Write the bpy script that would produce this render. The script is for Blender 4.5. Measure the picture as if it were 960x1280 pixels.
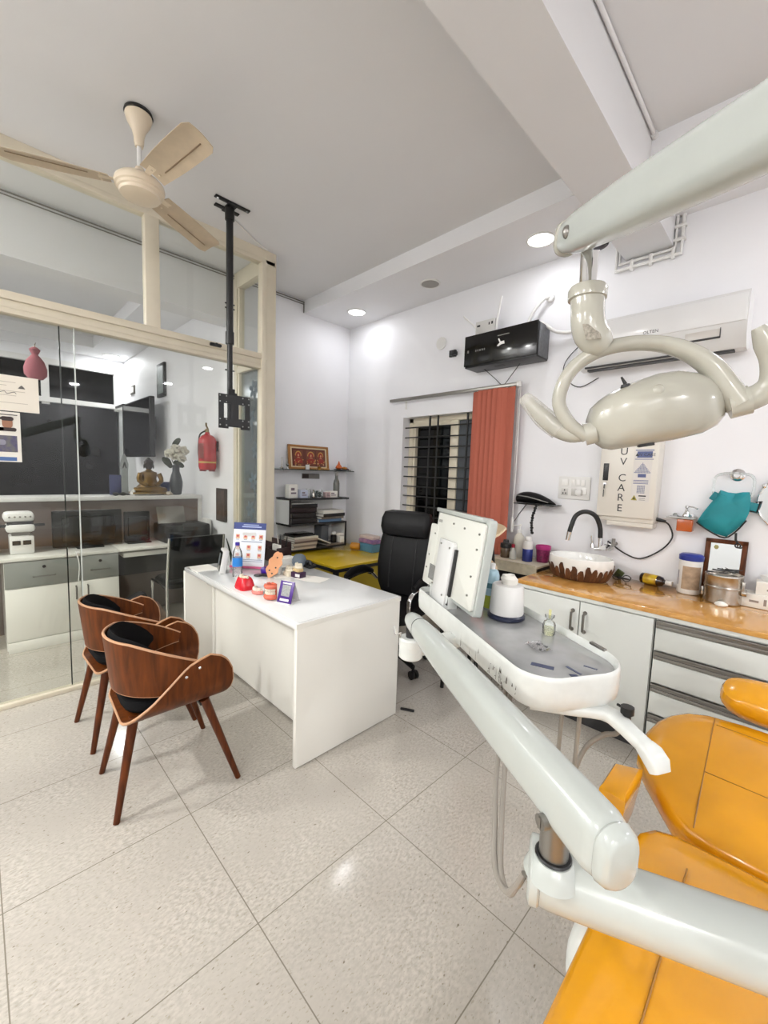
import bpy, bmesh, math, random
from mathutils import Vector, Matrix, Euler
random.seed(7)
S = bpy.context.scene
for o in list(bpy.data.objects): bpy.data.objects.remove(o)
COL = S.collection

# ------------------------------------------------------------------ camera, world, lights, exposure
cd = bpy.data.cameras.new('camera'); cam = bpy.data.objects.new('camera', cd); COL.objects.link(cam)
cd.sensor_fit = 'VERTICAL'; cd.sensor_height = 36.0; cd.sensor_width = 27.0
cd.lens = 14.5369; cd.clip_start = 0.02; cd.clip_end = 60
cam.matrix_world = Matrix(((0.70312, -0.09132, 0.70518, 0), (0.71023, 0.04215, -0.70270, 0), (0.03445, 0.99493, 0.09449, 1.5), (0, 0, 0, 1)))
S.camera = cam
S.view_settings.view_transform = 'Standard'; S.view_settings.look = 'None'
S.view_settings.gamma = 1.0; S.view_settings.use_curve_mapping = False
S.view_settings.exposure = -0.28
w = bpy.data.worlds.new('night'); S.world = w; w.use_nodes = True
w.node_tree.nodes['Background'].inputs[0].default_value = (0.010, 0.012, 0.016, 1)
w.node_tree.nodes['Background'].inputs[1].default_value = 0.4

def lamp(name, loc, size, power, color=(1, .985, .96), spread=math.pi, shape='DISK', sy=None, rot=(0, 0, 0)):
    l = bpy.data.lights.new(name, 'AREA'); l.shape = shape; l.size = size
    if sy: l.size_y = sy
    l.energy = power; l.color = color; l.spread = spread
    o = bpy.data.objects.new(name, l); COL.objects.link(o); o.location = loc; o.rotation_euler = rot
    return o
COOL = (.95, .96, 1.0)
NEUT = (1.0, .985, .965)
WARM = (1.0, .97, .93)
# recessed downlights of the soffit along the window wall (two are in view, the others beyond the frame to the right)
DOWN = [(-3.40, 2.89), (-1.425, 2.86), (.58, 2.86), (2.57, 2.86), (4.4, 1.6)]
for (x, y), p in zip(DOWN, (3.2, 2.8, 9, 34, 46)): lamp('downlight_and_fill_lamp', (x, y, 3.128), .15, p, COOL)
# guessed, unseen row of downlights behind the camera, added to light the window wall
BACK_FILL = [(-2.4, -1.95), (-.4, -1.95), (1.6, -1.95), (3.6, -1.95)]
for (x, y), p in zip(BACK_FILL, (92, 30, 64, 90)): lamp('downlight_and_fill_lamp', (x, y, 3.128), .15, p, NEUT)
# reception beyond the glass: first downlight in view, the rest unseen fill added
lamp('reception_downlight_and_fill', (-7.54, 1.57, 3.108), .15, 16, COOL)
lamp('reception_downlight_and_fill', (-5.9, -1.5, 3.25), .15, 34, NEUT)  # unseen fill lamp, placed so the floor does not mirror it into view
lamp('reception_downlight_and_fill', (-7.5, -0.6, 3.108), .15, 50, COOL)  # unseen lamp, added to brighten the reception
lamp('reception_downlight_and_fill', (-3.62, -1.7, 3.25), .15, 95, NEUT)  # added fill for the cabinet fronts and beam face, not a known fixture

# ------------------------------------------------------------------ materials
def hexc(h):
    h = h.lstrip('#'); c = [int(h[i:i + 2], 16) / 255 for i in (0, 2, 4)]
    return tuple(x / 12.92 if x <= .04045 else ((x + .055) / 1.055) ** 2.4 for x in c) + (1,)
def mat(name, col, rough=.5, metal=0, spec=.5, emit=0, noise=0, nscale=40, bump=0, bscale=200, coat=0, trans=0, col2=None, detail=3):
    m = bpy.data.materials.new(name); m.use_nodes = True
    nt = m.node_tree; b = nt.nodes['Principled BSDF']; c = hexc(col)
    b.inputs['Base Color'].default_value = c; b.inputs['Roughness'].default_value = rough
    b.inputs['Metallic'].default_value = metal; b.inputs['Specular IOR Level'].default_value = spec
    if coat: b.inputs['Coat Weight'].default_value = coat; b.inputs['Coat Roughness'].default_value = .08
    if emit:
        b.inputs['Emission Color'].default_value = c; b.inputs['Emission Strength'].default_value = emit
    if trans: b.inputs['Transmission Weight'].default_value = trans
    if noise or bump or col2:
        tc = nt.nodes.new('ShaderNodeTexCoord')
    if noise or col2:
        n = nt.nodes.new('ShaderNodeTexNoise'); n.inputs['Scale'].default_value = nscale; n.inputs['Detail'].default_value = detail
        nt.links.new(tc.outputs['Object'], n.inputs['Vector'])
        r = nt.nodes.new('ShaderNodeMapRange'); r.inputs[1].default_value = .3; r.inputs[2].default_value = .7
        nt.links.new(n.outputs['Fac'], r.inputs[0])
        mx = nt.nodes.new('ShaderNodeMix'); mx.data_type = 'RGBA'
        k = 1 - noise
        mx.inputs[6].default_value = c; mx.inputs[7].default_value = hexc(col2) if col2 else (c[0] * k, c[1] * k, c[2] * k, 1)
        nt.links.new(r.outputs[0], mx.inputs[0]); nt.links.new(mx.outputs[2], b.inputs['Base Color'])
    if bump:
        n2 = nt.nodes.new('ShaderNodeTexNoise'); n2.inputs['Scale'].default_value = bscale
        nt.links.new(tc.outputs['Object'], n2.inputs['Vector'])
        bp = nt.nodes.new('ShaderNodeBump'); bp.inputs['Strength'].default_value = bump; bp.inputs['Distance'].default_value = .002
        nt.links.new(n2.outputs['Fac'], bp.inputs['Height']); nt.links.new(bp.outputs[0], b.inputs['Normal'])
    return m
def glassy(name, tint=(1, 1, 1), refl=.08, rough=.02, alpha=0, acol='#ffffff'):
    """thin clear glass or film: straight-through light tinted, plus a fresnel reflection; alpha mixes in a milky body"""
    m = bpy.data.materials.new(name); m.use_nodes = True; nt = m.node_tree; nt.nodes.clear()
    out = nt.nodes.new('ShaderNodeOutputMaterial'); tr = nt.nodes.new('ShaderNodeBsdfTransparent'); tr.inputs[0].default_value = (*tint, 1)
    gl = nt.nodes.new('ShaderNodeBsdfGlossy'); gl.inputs['Roughness'].default_value = rough; gl.inputs[0].default_value = (1, 1, 1, 1)
    lw = nt.nodes.new('ShaderNodeLayerWeight'); lw.inputs[0].default_value = .25
    mr = nt.nodes.new('ShaderNodeMapRange'); mr.inputs[3].default_value = refl * .5; mr.inputs[4].default_value = min(1, refl * 6)
    nt.links.new(lw.outputs['Fresnel'], mr.inputs[0])
    mx = nt.nodes.new('ShaderNodeMixShader'); nt.links.new(mr.outputs[0], mx.inputs[0])
    body = tr
    if alpha:
        df = nt.nodes.new('ShaderNodeBsdfDiffuse'); df.inputs[0].default_value = hexc(acol)
        m2 = nt.nodes.new('ShaderNodeMixShader'); m2.inputs[0].default_value = alpha
        nt.links.new(tr.outputs[0], m2.inputs[1]); nt.links.new(df.outputs[0], m2.inputs[2]); body = m2
    nt.links.new(body.outputs[0], mx.inputs[1]); nt.links.new(gl.outputs[0], mx.inputs[2]); nt.links.new(mx.outputs[0], out.inputs[0])
    return m
def wood(name, c1, c2, rough=.35, scale=(1, 1, 14), coat=.2, dist=3, spec=.5):
    m = mat(name, c1, rough, coat=coat, spec=spec); nt = m.node_tree; b = nt.nodes['Principled BSDF']
    tc = nt.nodes.new('ShaderNodeTexCoord'); mp = nt.nodes.new('ShaderNodeMapping'); mp.inputs['Scale'].default_value = scale
    n = nt.nodes.new('ShaderNodeTexNoise'); n.inputs['Scale'].default_value = 6; n.inputs['Detail'].default_value = 6; n.inputs['Distortion'].default_value = dist * .2
    r = nt.nodes.new('ShaderNodeMapRange'); r.inputs[1].default_value = .32; r.inputs[2].default_value = .68
    mx = nt.nodes.new('ShaderNodeMix'); mx.data_type = 'RGBA'; mx.inputs[6].default_value = hexc(c1); mx.inputs[7].default_value = hexc(c2)
    nt.links.new(tc.outputs['Object'], mp.inputs[0]); nt.links.new(mp.outputs[0], n.inputs['Vector']); nt.links.new(n.outputs['Fac'], r.inputs[0])
    nt.links.new(r.outputs[0], mx.inputs[0]); nt.links.new(mx.outputs[2], b.inputs['Base Color'])
    return m
def floor_mat():
    m = mat('floor tile', '#cfc8ba', .13, spec=.5); nt = m.node_tree; b = nt.nodes['Principled BSDF']; L = nt.links.new; N = nt.nodes.new
    tc = N('ShaderNodeTexCoord')
    def noise(scale, detail=2, mapping=None):
        n = N('ShaderNodeTexNoise'); n.inputs['Scale'].default_value = scale; n.inputs['Detail'].default_value = detail
        if mapping:
            mp = N('ShaderNodeMapping'); mp.inputs['Scale'].default_value = mapping; L(tc.outputs['Object'], mp.inputs[0]); L(mp.outputs[0], n.inputs['Vector'])
        else: L(tc.outputs['Object'], n.inputs['Vector'])
        return n
    def ramp(src, lo, hi):
        r = N('ShaderNodeMapRange'); r.inputs[1].default_value = lo; r.inputs[2].default_value = hi; L(src, r.inputs[0]); return r.outputs[0]
    def mix(fac, a, bcol):
        x = N('ShaderNodeMix'); x.data_type = 'RGBA'; L(fac, x.inputs[0])
        for s, v in ((6, a), (7, bcol)):
            if isinstance(v, str): x.inputs[s].default_value = hexc(v)
            else: L(v, x.inputs[s])
        return x.outputs[2]
    c = mix(ramp(noise(110, 3, (1, .5, 1)).outputs['Fac'], .35, .65), '#aea89e', '#cbc5bb')
    c = mix(ramp(noise(3, 2).outputs['Fac'], .35, .7), c, '#b9b3a9')
    c = mix(ramp(noise(150, 2, (1, .45, 1)).outputs['Fac'], .60, .72), c, '#a59e90')
    c = mix(ramp(noise(100, 1, (1, .5, 1)).outputs['Fac'], .70, .80), c, '#7c7364')
    br = N('ShaderNodeTexBrick'); br.offset = 0; br.inputs['Scale'].default_value = 1; br.inputs['Mortar Size'].default_value = .0019
    br.inputs['Mortar Smooth'].default_value = .1
    br.inputs['Brick Width'].default_value = .6; br.inputs['Row Height'].default_value = .6
    mp = N('ShaderNodeMapping'); mp.inputs['Location'].default_value = (1.735 + 6.0, -.609 + 6.0, 0); L(tc.outputs['Object'], mp.inputs[0]); L(mp.outputs[0], br.inputs['Vector'])
    c = mix(br.outputs['Fac'], c, '#857f73')
    L(c, b.inputs['Base Color'])
    return m

M = {}
M['floor'] = floor_mat()
M['wall'] = mat('wall paint', '#f2f2f5', .55, noise=.03, nscale=2.5, bump=.06, bscale=60)
M['ceil'] = mat('ceiling paint', '#e2e2e3', .7, noise=.02, nscale=2, bump=.05, bscale=80)
M['soffit'] = mat('soffit paint', '#ececee', .6)
M['cream'] = mat('cream frame paint', '#ded5c0', .4, noise=.05, nscale=8)
M['white'] = mat('white plastic', '#e6e5e2', .35)
M['whitegloss'] = mat('white laminate', '#efede5', .16, coat=.3)
M['desktop'] = mat('white desk top', '#efefee', .10, coat=.5)
M['black'] = mat('black plastic', '#0f0f10', .4)
M['blackgloss'] = mat('black gloss', '#070707', .12)
M['dark'] = mat('dark grey', '#2a2a2b', .5)
M['steel'] = mat('steel', '#b9b4ac', .25, 1)
M['chrome'] = mat('chrome', '#e4e4e4', .06, 1)
M['metalgrey'] = mat('brushed aluminium', '#8d8a85', .35, .9)
M['cab'] = mat('cabinet laminate', '#dfe2dd', .35, coat=.15)
M['counter'] = wood('orange counter', '#dba55c', '#c98f42', .1, (3, .5, 3), .6)
M['walnut'] = wood('walnut veneer', '#6a3510', '#472208', .42, (6, 6, .7), 0, spec=.22)
M['walnutleg'] = wood('walnut leg', '#64300f', '#421d07', .4, (8, 8, .8), 0, spec=.25)
M['plyedge'] = mat('plywood edge', '#b98d6a', .5)
M['blackleather'] = mat('black leather', '#09090b', .5, spec=.25, bump=.25, bscale=120)
M['blackfabric'] = mat('black fabric', '#08080a', .8, spec=.15, bump=.3, bscale=300)
M['yellow'] = mat('mustard leather', '#e29d17', .17, noise=.12, nscale=6, bump=.12, bscale=11, coat=.35)
M['yellowdark'] = mat('mustard seam', '#9c6806', .4)
M['unit'] = mat('dental enamel', '#b8bdb8', .22, noise=.03, nscale=20, coat=.4)
M['lampshell'] = mat('aged lamp plastic', '#b5b3a7', .2, noise=.05, nscale=10, coat=.4)
M['traybody'] = mat('worn tray enamel', '#dee1dd', .3, noise=.08, nscale=26, coat=.15)
M['fan'] = mat('fan ivory', '#dfd0b8', .35, coat=.2)
M['fanblade'] = mat('dusty fan blade', '#c9b79d', .5, noise=.15, nscale=14)
M['paper'] = mat('paper', '#efece4', .8)
M['grille'] = mat('grille iron', '#1d1d1e', .5)
M['emit'] = mat('lit lens', '#ffffff', .5, emit=4)
M['clear'] = glassy('clear glass', (.97, .98, .97), .03)
M['tinted'] = glassy('tinted glass', (.90, .91, .89), .035)
M['crystal'] = glassy('clear plastic', (.9, .93, .93), .2, .08, .12)
M['rubber'] = mat('grey tube', '#8f8980', .5)
# ------------------------------------------------------------------ mesh kit
class MB:
    def __init__(s): s.v = []; s.f = []; s.mi = []; s.cur = 0
    def add(s, verts, faces, M4=None):
        o = len(s.v)
        for p in verts:
            p = Vector(p); s.v.append(M4 @ p if M4 else p)
        for f in faces: s.f.append([o + i for i in f]); s.mi.append(s.cur)
        return s
    def slot(s, i): s.cur = i; return s
    def frombm(s, bm, M4=None):
        bm.verts.ensure_lookup_table(); bm.verts.index_update()
        s.add([v.co.copy() for v in bm.verts], [[v.index for v in f.verts] for f in bm.faces], M4); bm.free(); return s
    def box(s, x0, x1, y0, y1, z0, z1, bev=0, seg=2, M4=None):
        bm = bmesh.new(); bmesh.ops.create_cube(bm, size=1)
        for v in bm.verts: v.co = Vector(((x0 + x1) / 2 + v.co.x * (x1 - x0), (y0 + y1) / 2 + v.co.y * (y1 - y0), (z0 + z1) / 2 + v.co.z * (z1 - z0)))
        if bev: bmesh.ops.bevel(bm, geom=list(bm.edges), offset=min(bev, .49 * min(abs(x1 - x0), abs(y1 - y0), abs(z1 - z0))), segments=seg, profile=.5, affect='EDGES')
        return s.frombm(bm, M4)
    def cbox(s, c, d, bev=0, seg=2, R=None):
        """box by centre and size, optionally turned by R (Matrix 3x3 / Euler)"""
        M4 = Matrix.Translation(c)
        if R is not None: M4 = M4 @ (R.to_matrix() if isinstance(R, Euler) else R).to_4x4()
        return s.box(-d[0] / 2, d[0] / 2, -d[1] / 2, d[1] / 2, -d[2] / 2, d[2] / 2, bev, seg, M4)
    def rings(s, rings, close=False, cap=True):
        """loft between equal-length closed rings of points"""
        n = len(rings[0]); vs = [p for r in rings for p in r]; fs = []
        m = len(rings)
        for i in range(m if close else m - 1):
            a = i * n; b = ((i + 1) % m) * n
            for j in range(n): fs.append([a + j, a + (j + 1) % n, b + (j + 1) % n, b + j])
        if cap and not close: fs.append(list(range(n))[::-1]); fs.append([(m - 1) * n + j for j in range(n)])
        return s.add(vs, fs)
    def tube(s, pts, r, n=10, closed=False, smooth=0, cap=True, ry=None, up=(0, 0, 1)):
        """round (or oval, ry) tube along points; r may be a list of radii"""
        pts = [Vector(p) for p in pts]; rs = list(r) if isinstance(r, (list, tuple)) else [r] * len(pts)
        if smooth:
            q = []; qr = []; N = len(pts); rng = range(N if closed else N - 1)
            for i in rng:
                P = [pts[(i + k) % N] if closed else pts[min(max(i + k, 0), N - 1)] for k in (-1, 0, 1, 2)]
                for t in range(smooth):
                    u = t / smooth
                    q.append(.5 * ((2 * P[1]) + (P[2] - P[0]) * u + (2 * P[0] - 5 * P[1] + 4 * P[2] - P[3]) * u * u + (3 * P[1] - P[0] - 3 * P[2] + P[3]) * u ** 3))
                    qr.append(rs[i] * (1 - u) + rs[(i + 1) % N] * u)
            if not closed: q.append(pts[-1]); qr.append(rs[-1])
            pts, rs = q, qr
        N = len(pts); R = []; nrm = None
        for i in range(N):
            a = pts[i - 1] if (closed or i) else pts[i]; b = pts[(i + 1) % N] if (closed or i < N - 1) else pts[i]
            t = (b - a); t = t.normalized() if t.length > 1e-9 else Vector((0, 0, 1))
            if nrm is None:
                nrm = Vector(up) - t * t.dot(Vector(up))
                if nrm.length < 1e-3: nrm = Vector((1, 0, 0)) - t * t.x
            nrm = (nrm - t * t.dot(nrm)).normalized(); bi = t.cross(nrm)
            R.append([pts[i] + nrm * (rs[i] * math.cos(2 * math.pi * k / n)) + bi * ((ry or 1) * rs[i] * math.sin(2 * math.pi * k / n)) for k in range(n)])
        return s.rings(R, closed, cap)
    def cyl(s, p0, p1, r0, r1=None, n=24, cap=True): return s.tube([p0, p1], [r0, r0 if r1 is None else r1], n, cap=cap)
    def lathe(s, prof, c=(0, 0, 0), n=32, R=None, sx=1, sy=1, cap=True):
        M4 = Matrix.Translation(c)
        if R is not None: M4 = M4 @ (R.to_matrix() if isinstance(R, Euler) else R).to_4x4()
        rr = [[M4 @ Vector((r * sx * math.cos(2 * math.pi * k / n), r * sy * math.sin(2 * math.pi * k / n), z)) for k in range(n)] for r, z in prof]
        return s.rings(rr, False, cap)
    def ell(s, c, r, n=20, m=12, R=None, p=1.0):
        prof = []
        M4 = Matrix.Translation(c)
        if R is not None: M4 = M4 @ (R.to_matrix() if isinstance(R, Euler) else R).to_4x4()
        sp = lambda x: math.copysign(abs(x) ** p, x)
        rr = []
        for i in range(m + 1):
            a = -math.pi / 2 + math.pi * i / m
            a = max(-math.pi / 2 + .02, min(math.pi / 2 - .02, a))
            rr.append([M4 @ Vector((r[0] * sp(math.cos(a)) * sp(math.cos(2 * math.pi * k / n)), r[1] * sp(math.cos(a)) * sp(math.sin(2 * math.pi * k / n)), r[2] * sp(math.sin(a)))) for k in range(n)])
        return s.rings(rr)
    def prism(s, poly, d, M4=None, bev=0, seg=2):
        """polygon in local xy extruded 0..d along z"""
        bm = bmesh.new(); vs = [bm.verts.new((x, y, 0)) for x, y in poly]; f = bm.faces.new(vs)
        if f.normal.z > 0 or True:
            r = bmesh.ops.extrude_face_region(bm, geom=[f])
            for v in [g for g in r['geom'] if isinstance(g, bmesh.types.BMVert)]: v.co.z += d
        bmesh.ops.recalc_face_normals(bm, faces=list(bm.faces))
        if bev:
            es = [e for e in bm.edges if len(e.link_faces) == 2 and e.calc_face_angle(0) > .6]
            bmesh.ops.bevel(bm, geom=es, offset=bev, segments=seg, profile=.5, affect='EDGES', clamp_overlap=True)
        return s.frombm(bm, M4)
    def dome(s, poly, levels, M4=None):
        """closed pillow: the outline polygon scaled about its centroid per (scale, z) level"""
        cx = sum(p[0] for p in poly) / len(poly); cy = sum(p[1] for p in poly) / len(poly)
        rr = []
        for k, z in levels:
            q = [Vector((cx + (x - cx) * k, cy + (y - cy) * k, z)) for x, y in poly]
            rr.append([M4 @ p for p in q] if M4 else q)
        return s.rings(rr)
    def sheet(s, grid, t, close=False):
        """surface through a grid of points given thickness t along its normals"""
        nu, nv = len(grid), len(grid[0]); G = [[Vector(p) for p in r] for r in grid]; T = []; B = []
        for i in range(nu):
            for j in range(nv):
                a = G[min(i + 1, nu - 1)][j] - G[max(i - 1, 0)][j]; b = G[i][min(j + 1, nv - 1)] - G[i][max(j - 1, 0)]
                nn = a.cross(b); nn = nn.normalized() if nn.length > 1e-12 else Vector((0, 0, 1))
                T.append(G[i][j] + nn * t / 2); B.append(G[i][j] - nn * t / 2)
        fs = []; o = nu * nv; id = lambda i, j: i * nv + j
        for i in range(nu - 1):
            for j in range(nv - 1):
                fs.append([id(i, j), id(i + 1, j), id(i + 1, j + 1), id(i, j + 1)]); fs.append([o + id(i, j), o + id(i, j + 1), o + id(i + 1, j + 1), o + id(i + 1, j)])
        edge = [(i, 0) for i in range(nu)] + [(nu - 1, j) for j in range(1, nv)] + [(i, nv - 1) for i in range(nu - 2, -1, -1)] + [(0, j) for j in range(nv - 2, 0, -1)]
        for k in range(len(edge)):
            a, b = id(*edge[k]), id(*edge[(k + 1) % len(edge)]); fs.append([a, b, o + b, o + a])
        return s.add(T + B, fs)
    def text(s, body, size, M4, depth=.001, align='CENTER'):
        cu = bpy.data.curves.new('t', 'FONT'); cu.body = body; cu.size = size; cu.extrude = depth; cu.align_x = align; cu.align_y = 'CENTER'; cu.resolution_u = 3
        ob = bpy.data.objects.new('t', cu); COL.objects.link(ob); dg = bpy.context.evaluated_depsgraph_get(); me = ob.evaluated_get(dg).to_mesh()
        s.add([v.co.copy() for v in me.vertices], [list(p.vertices) for p in me.polygons], M4)
        ob.evaluated_get(dg).to_mesh_clear(); bpy.data.objects.remove(ob); bpy.data.curves.remove(cu); return s
    def build(s, name, mats, shift=None, ang=38):
        me = bpy.data.meshes.new(name)
        me.from_pydata([(p - shift) if shift is not None else p for p in s.v], [], s.f)
        ms = mats if isinstance(mats, (list, tuple)) else [mats]
        for m in ms: me.materials.append(M[m] if isinstance(m, str) else m)
        me.polygons.foreach_set('material_index', s.mi); me.polygons.foreach_set('use_smooth', [True] * len(s.f))
        bm = bmesh.new(); bm.from_mesh(me); bmesh.ops.recalc_face_normals(bm, faces=list(bm.faces)); bm.to_mesh(me); bm.free()
        me.set_sharp_from_angle(angle=math.radians(ang)); me.update()
        ob = bpy.data.objects.new(name, me); COL.objects.link(ob); return ob
def tag(o, label, cat, group=None):
    o['label'] = label; o['category'] = cat
    if group: o['group'] = group
    return o
def thing(name, label, cat, loc=(0, 0, 0), rz=0, group=None):
    o = bpy.data.objects.new(name, None); COL.objects.link(o); o.location = loc; o.rotation_euler = (0, 0, rz); o.empty_display_size = .05
    return tag(o, label, cat, group)
def P(root, name, mb, mats, label=None, local=False):
    """one part under its thing; mb is in world coordinates (root unturned) unless local; root may itself be a part"""
    sh = None
    if not local:
        sh = Vector((0, 0, 0)); r = root
        while r is not None: sh += r.location; r = r.parent
    o = mb.build(name, mats, sh); o.parent = root
    if label: o['label'] = label
    return o
def solo(name, label, cat, mb, mats, group=None):
    xs = [p.x for p in mb.v]; ys = [p.y for p in mb.v]; zs = [p.z for p in mb.v]
    c = Vector(((min(xs) + max(xs)) / 2, (min(ys) + max(ys)) / 2, min(zs)))
    o = mb.build(name, mats, c); o.location = c; return tag(o, label, cat, group)
def struct(name, mb, mats, parent=None, kind=True):
    o = mb.build(name, mats)
    if parent: o.parent = parent
    else: o['kind'] = 'structure'
    return o
def dup(root, loc, rz, label, group=None):
    r = root.copy(); COL.objects.link(r); r.location = loc; r.rotation_euler = (0, 0, rz); r['label'] = label
    if group: r['group'] = group
    for ch in list(root.children):
        c = ch.copy(); COL.objects.link(c); c.parent = r
        for g in ch.children:
            d = g.copy(); COL.objects.link(d); d.parent = c
    return r
def rrect(w, h, r, n=5, cx=0, cy=0):
    out = []
    for sx, sy, a0 in ((1, 1, 0), (-1, 1, 90), (-1, -1, 180), (1, -1, 270)):
        for k in range(n + 1):
            a = math.radians(a0 + 90 * k / n); out.append((cx + sx * (w / 2 - r) + r * math.cos(a), cy + sy * (h / 2 - r) + r * math.sin(a)))
    return out
def frameM(o, x, y):
    """4x4 with local x, y axes given (z = x cross y) and origin o"""
    x = Vector(x).normalized(); y = Vector(y); y = (y - x * x.dot(y)).normalized(); z = x.cross(y)
    m = Matrix((x, y, z)).transposed().to_4x4(); m.translation = Vector(o); return m
# ------------------------------------------------------------------ the setting
CZ = 3.27; YW = 3.19; XL = -3.86; XP = -3.28; SZ = 3.143
struct('floor', MB().box(-8.05, 5.4, -2.5, 3.4, -.12, 0), 'floor')
struct('ceiling', MB().box(-8.05, 5.4, -2.5, 3.4, CZ, CZ + .12), 'ceil')
# window wall with its opening
WX0, WX1, WZ0, WZ1 = -2.965, -1.79, .95, 2.072
mb = MB().box(-3.98, WX0, YW, YW + .2, 0, CZ).box(WX1, 5.3, YW, YW + .2, 0, CZ).box(WX0, WX1, YW, YW + .2, 0, WZ0).box(WX0, WX1, YW, YW + .2, WZ1, CZ)
struct('wall_back', mb, 'wall')
struct('wall_left', MB().box(XL - .12, XL, 1.80, YW, 0, CZ), 'wall')
struct('wall_right', MB().box(5.2, 5.3, -2.4, YW, 0, CZ), 'wall')
struct('wall_front', MB().box(-8.05, 5.2, -2.4, -2.3, 0, CZ), 'wall')
struct('wall_reception', MB().box(-7.9, XL - .12, 1.80, 1.92, 0, CZ), 'wall')
# soffit along the window wall, beam across the room, header beam between room and reception
struct('ceiling_soffit', MB().box(XL, 5.2, 2.55, YW, SZ, CZ), 'soffit')
struct('ceiling_soffit_front', MB().box(XP, 5.2, -2.3, -1.66, SZ, CZ), 'soffit')
struct('ceiling_soffit_right', MB().box(4.0, 5.2, -1.66, 2.55, SZ, CZ), 'soffit')
struct('ceiling_beam', MB().box(-.972, -.704, -2.3, YW, 2.973, CZ), 'ceil')
struct('ceiling_beam_reception', MB().box(-4.09, -3.87, -2.3, 1.80, 2.853, CZ), 'ceil')
mb = MB().box(-7.9, -7.25, -2.3, 1.80, 3.12, CZ).box(-7.25, -4.09, 1.29, 1.80, 3.12, CZ).box(-4.75, -4.09, -2.3, 1.29, 3.12, CZ)
struct('ceiling_soffit_reception', mb, 'soffit')
# far wall of the reception: dark window band and dark glass door below
FX = -7.85
mb = MB().box(FX - .12, FX, 1.72, 1.80, 0, CZ).box(FX - .12, FX, -2.3, 1.72, 2.98, CZ).box(FX - .12, FX, -2.3, -1.2, 0, 2.98)
struct('wall_far', mb, 'wall')
t = thing('window_2', 'dark glazed shopfront of the reception, white framed', 'window'); t['kind'] = 'structure'
mb = MB()
for y in (-1.2, .80, 1.70): mb.box(FX - .08, FX + .02, y - .045, y + .045, 2.33, 2.96)
mb.box(FX - .08, FX + .03, -1.2, 1.75, 2.90, 2.98).box(FX - .08, FX + .03, -1.2, 1.75, 2.36, 2.43)
P(t, 'frame', mb, 'white')
M['nightglass'] = mat('night glass', '#050606', .12, spec=.08)
M['nightglass2'] = mat('night glass door', '#0b0d0e', .1, noise=.5, nscale=3, spec=.08)
P(t, 'upper_pane', MB().box(FX - .06, FX - .04, -1.2, 1.7, 2.38, 2.93), 'nightglass')
P(t, 'lower_pane', MB().box(FX - .06, FX - .04, -1.2, 1.7, 0, 2.36), 'nightglass2')
t = thing('door_1', 'dark glass door standing ajar in the reception', 'door'); t['kind'] = 'structure'
P(t, 'door_leaf', MB().box(-7.80, -7.32, 1.66, 1.675, .02, 2.38), M['tinted'])
P(t, 'frame', MB().box(-7.34, -7.30, 1.65, 1.685, .02, 2.40).box(-7.80, -7.30, 1.655, 1.68, 2.37, 2.40), 'black')
# window_1 : cream frame, sash, dark panes
t = thing('window_1', 'barred window with cream frame onto the dark night', 'window', (-2.33, YW + .12, WZ0)); t['kind'] = 'structure'
y0, y1 = YW + .10, YW + .17
mb = MB().box(WX0, WX0 + .055, y0, y1, WZ0, WZ1, .004).box(WX1 - .05, WX1, y0, y1, WZ0, WZ1, .004).box(WX0, WX1, y0, y1, WZ1 - .05, WZ1, .004).box(WX0, WX1, y0, y1, WZ0, WZ0 + .05, .004)
mb.box(WX0 + .055, WX0 + .085, y0 + .01, y1 - .01, WZ0, WZ1 - .05).box(-2.425, -2.335, y0 - .01, y1, WZ0 + .03, WZ1 - .05, .004)
mb.box(WX0 + .05, -2.42, y0 + .005, y1, WZ1 - .085, WZ1 - .05)
P(t, 'frame', mb, 'cream')
P(t, 'glass_pane', MB().box(WX0 + .05, -2.42, y1 - .025, y1 - .02, WZ0 + .04, WZ1 - .06), glassy('night pane', (.3, .3, .3), .06))
M['slate'] = mat('slate sliding sash', '#4a5056', .35)
P(t, 'sliding_sash', MB().box(-2.335, WX1 - .05, y0 + .005, y1 - .02, WZ0 + .04, WZ1 - .055, .003), 'slate', 'slate grey sliding sash')
mb = MB(); yb = YW + .04
for k in range(11): mb.cyl((WX0 - .01, yb, 1.97 - .1 * k), (WX1 + .01, yb, 1.97 - .1 * k), .0065, n=8)
for x in (-2.64, -2.54, -2.20): mb.box(x - .008, x + .008, yb - .006, yb + .006, WZ0, WZ1)
P(t, 'grille', mb, 'grille', 'dark iron security grille')
struct('window_sill_1', MB().box(WX0, WX1, YW - .01, YW + .19, WZ0 - .02, WZ0 + .006, .004), 'white')
# conduits
mb = MB().tube([(XL + .012, .1, CZ - .02), (XL + .012, 2.548, CZ - .02)], .0055, 8).tube([(XL + .012, .1, CZ - .042), (XL + .012, 2.548, CZ - .042)], .0045, 8)
mb.tube([(XL + .012, 2.543, CZ - .02), (XL + .012, 2.543, SZ - .0)], .005, 8)
struct('trim_1', mb, 'metalgrey')
struct('trim_2', MB().tube([(-.690, -2.2, CZ - .014), (-.690, 2.52, CZ - .014)], .009, 10).tube([(-.690, 1.55, CZ - .014), (-.690, 1.58, CZ - .014)], .012, 10).cyl((-.69, 2.52, CZ - .014), (-.69, 2.549, CZ - .014), .016, n=12), 'ceil')
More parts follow.
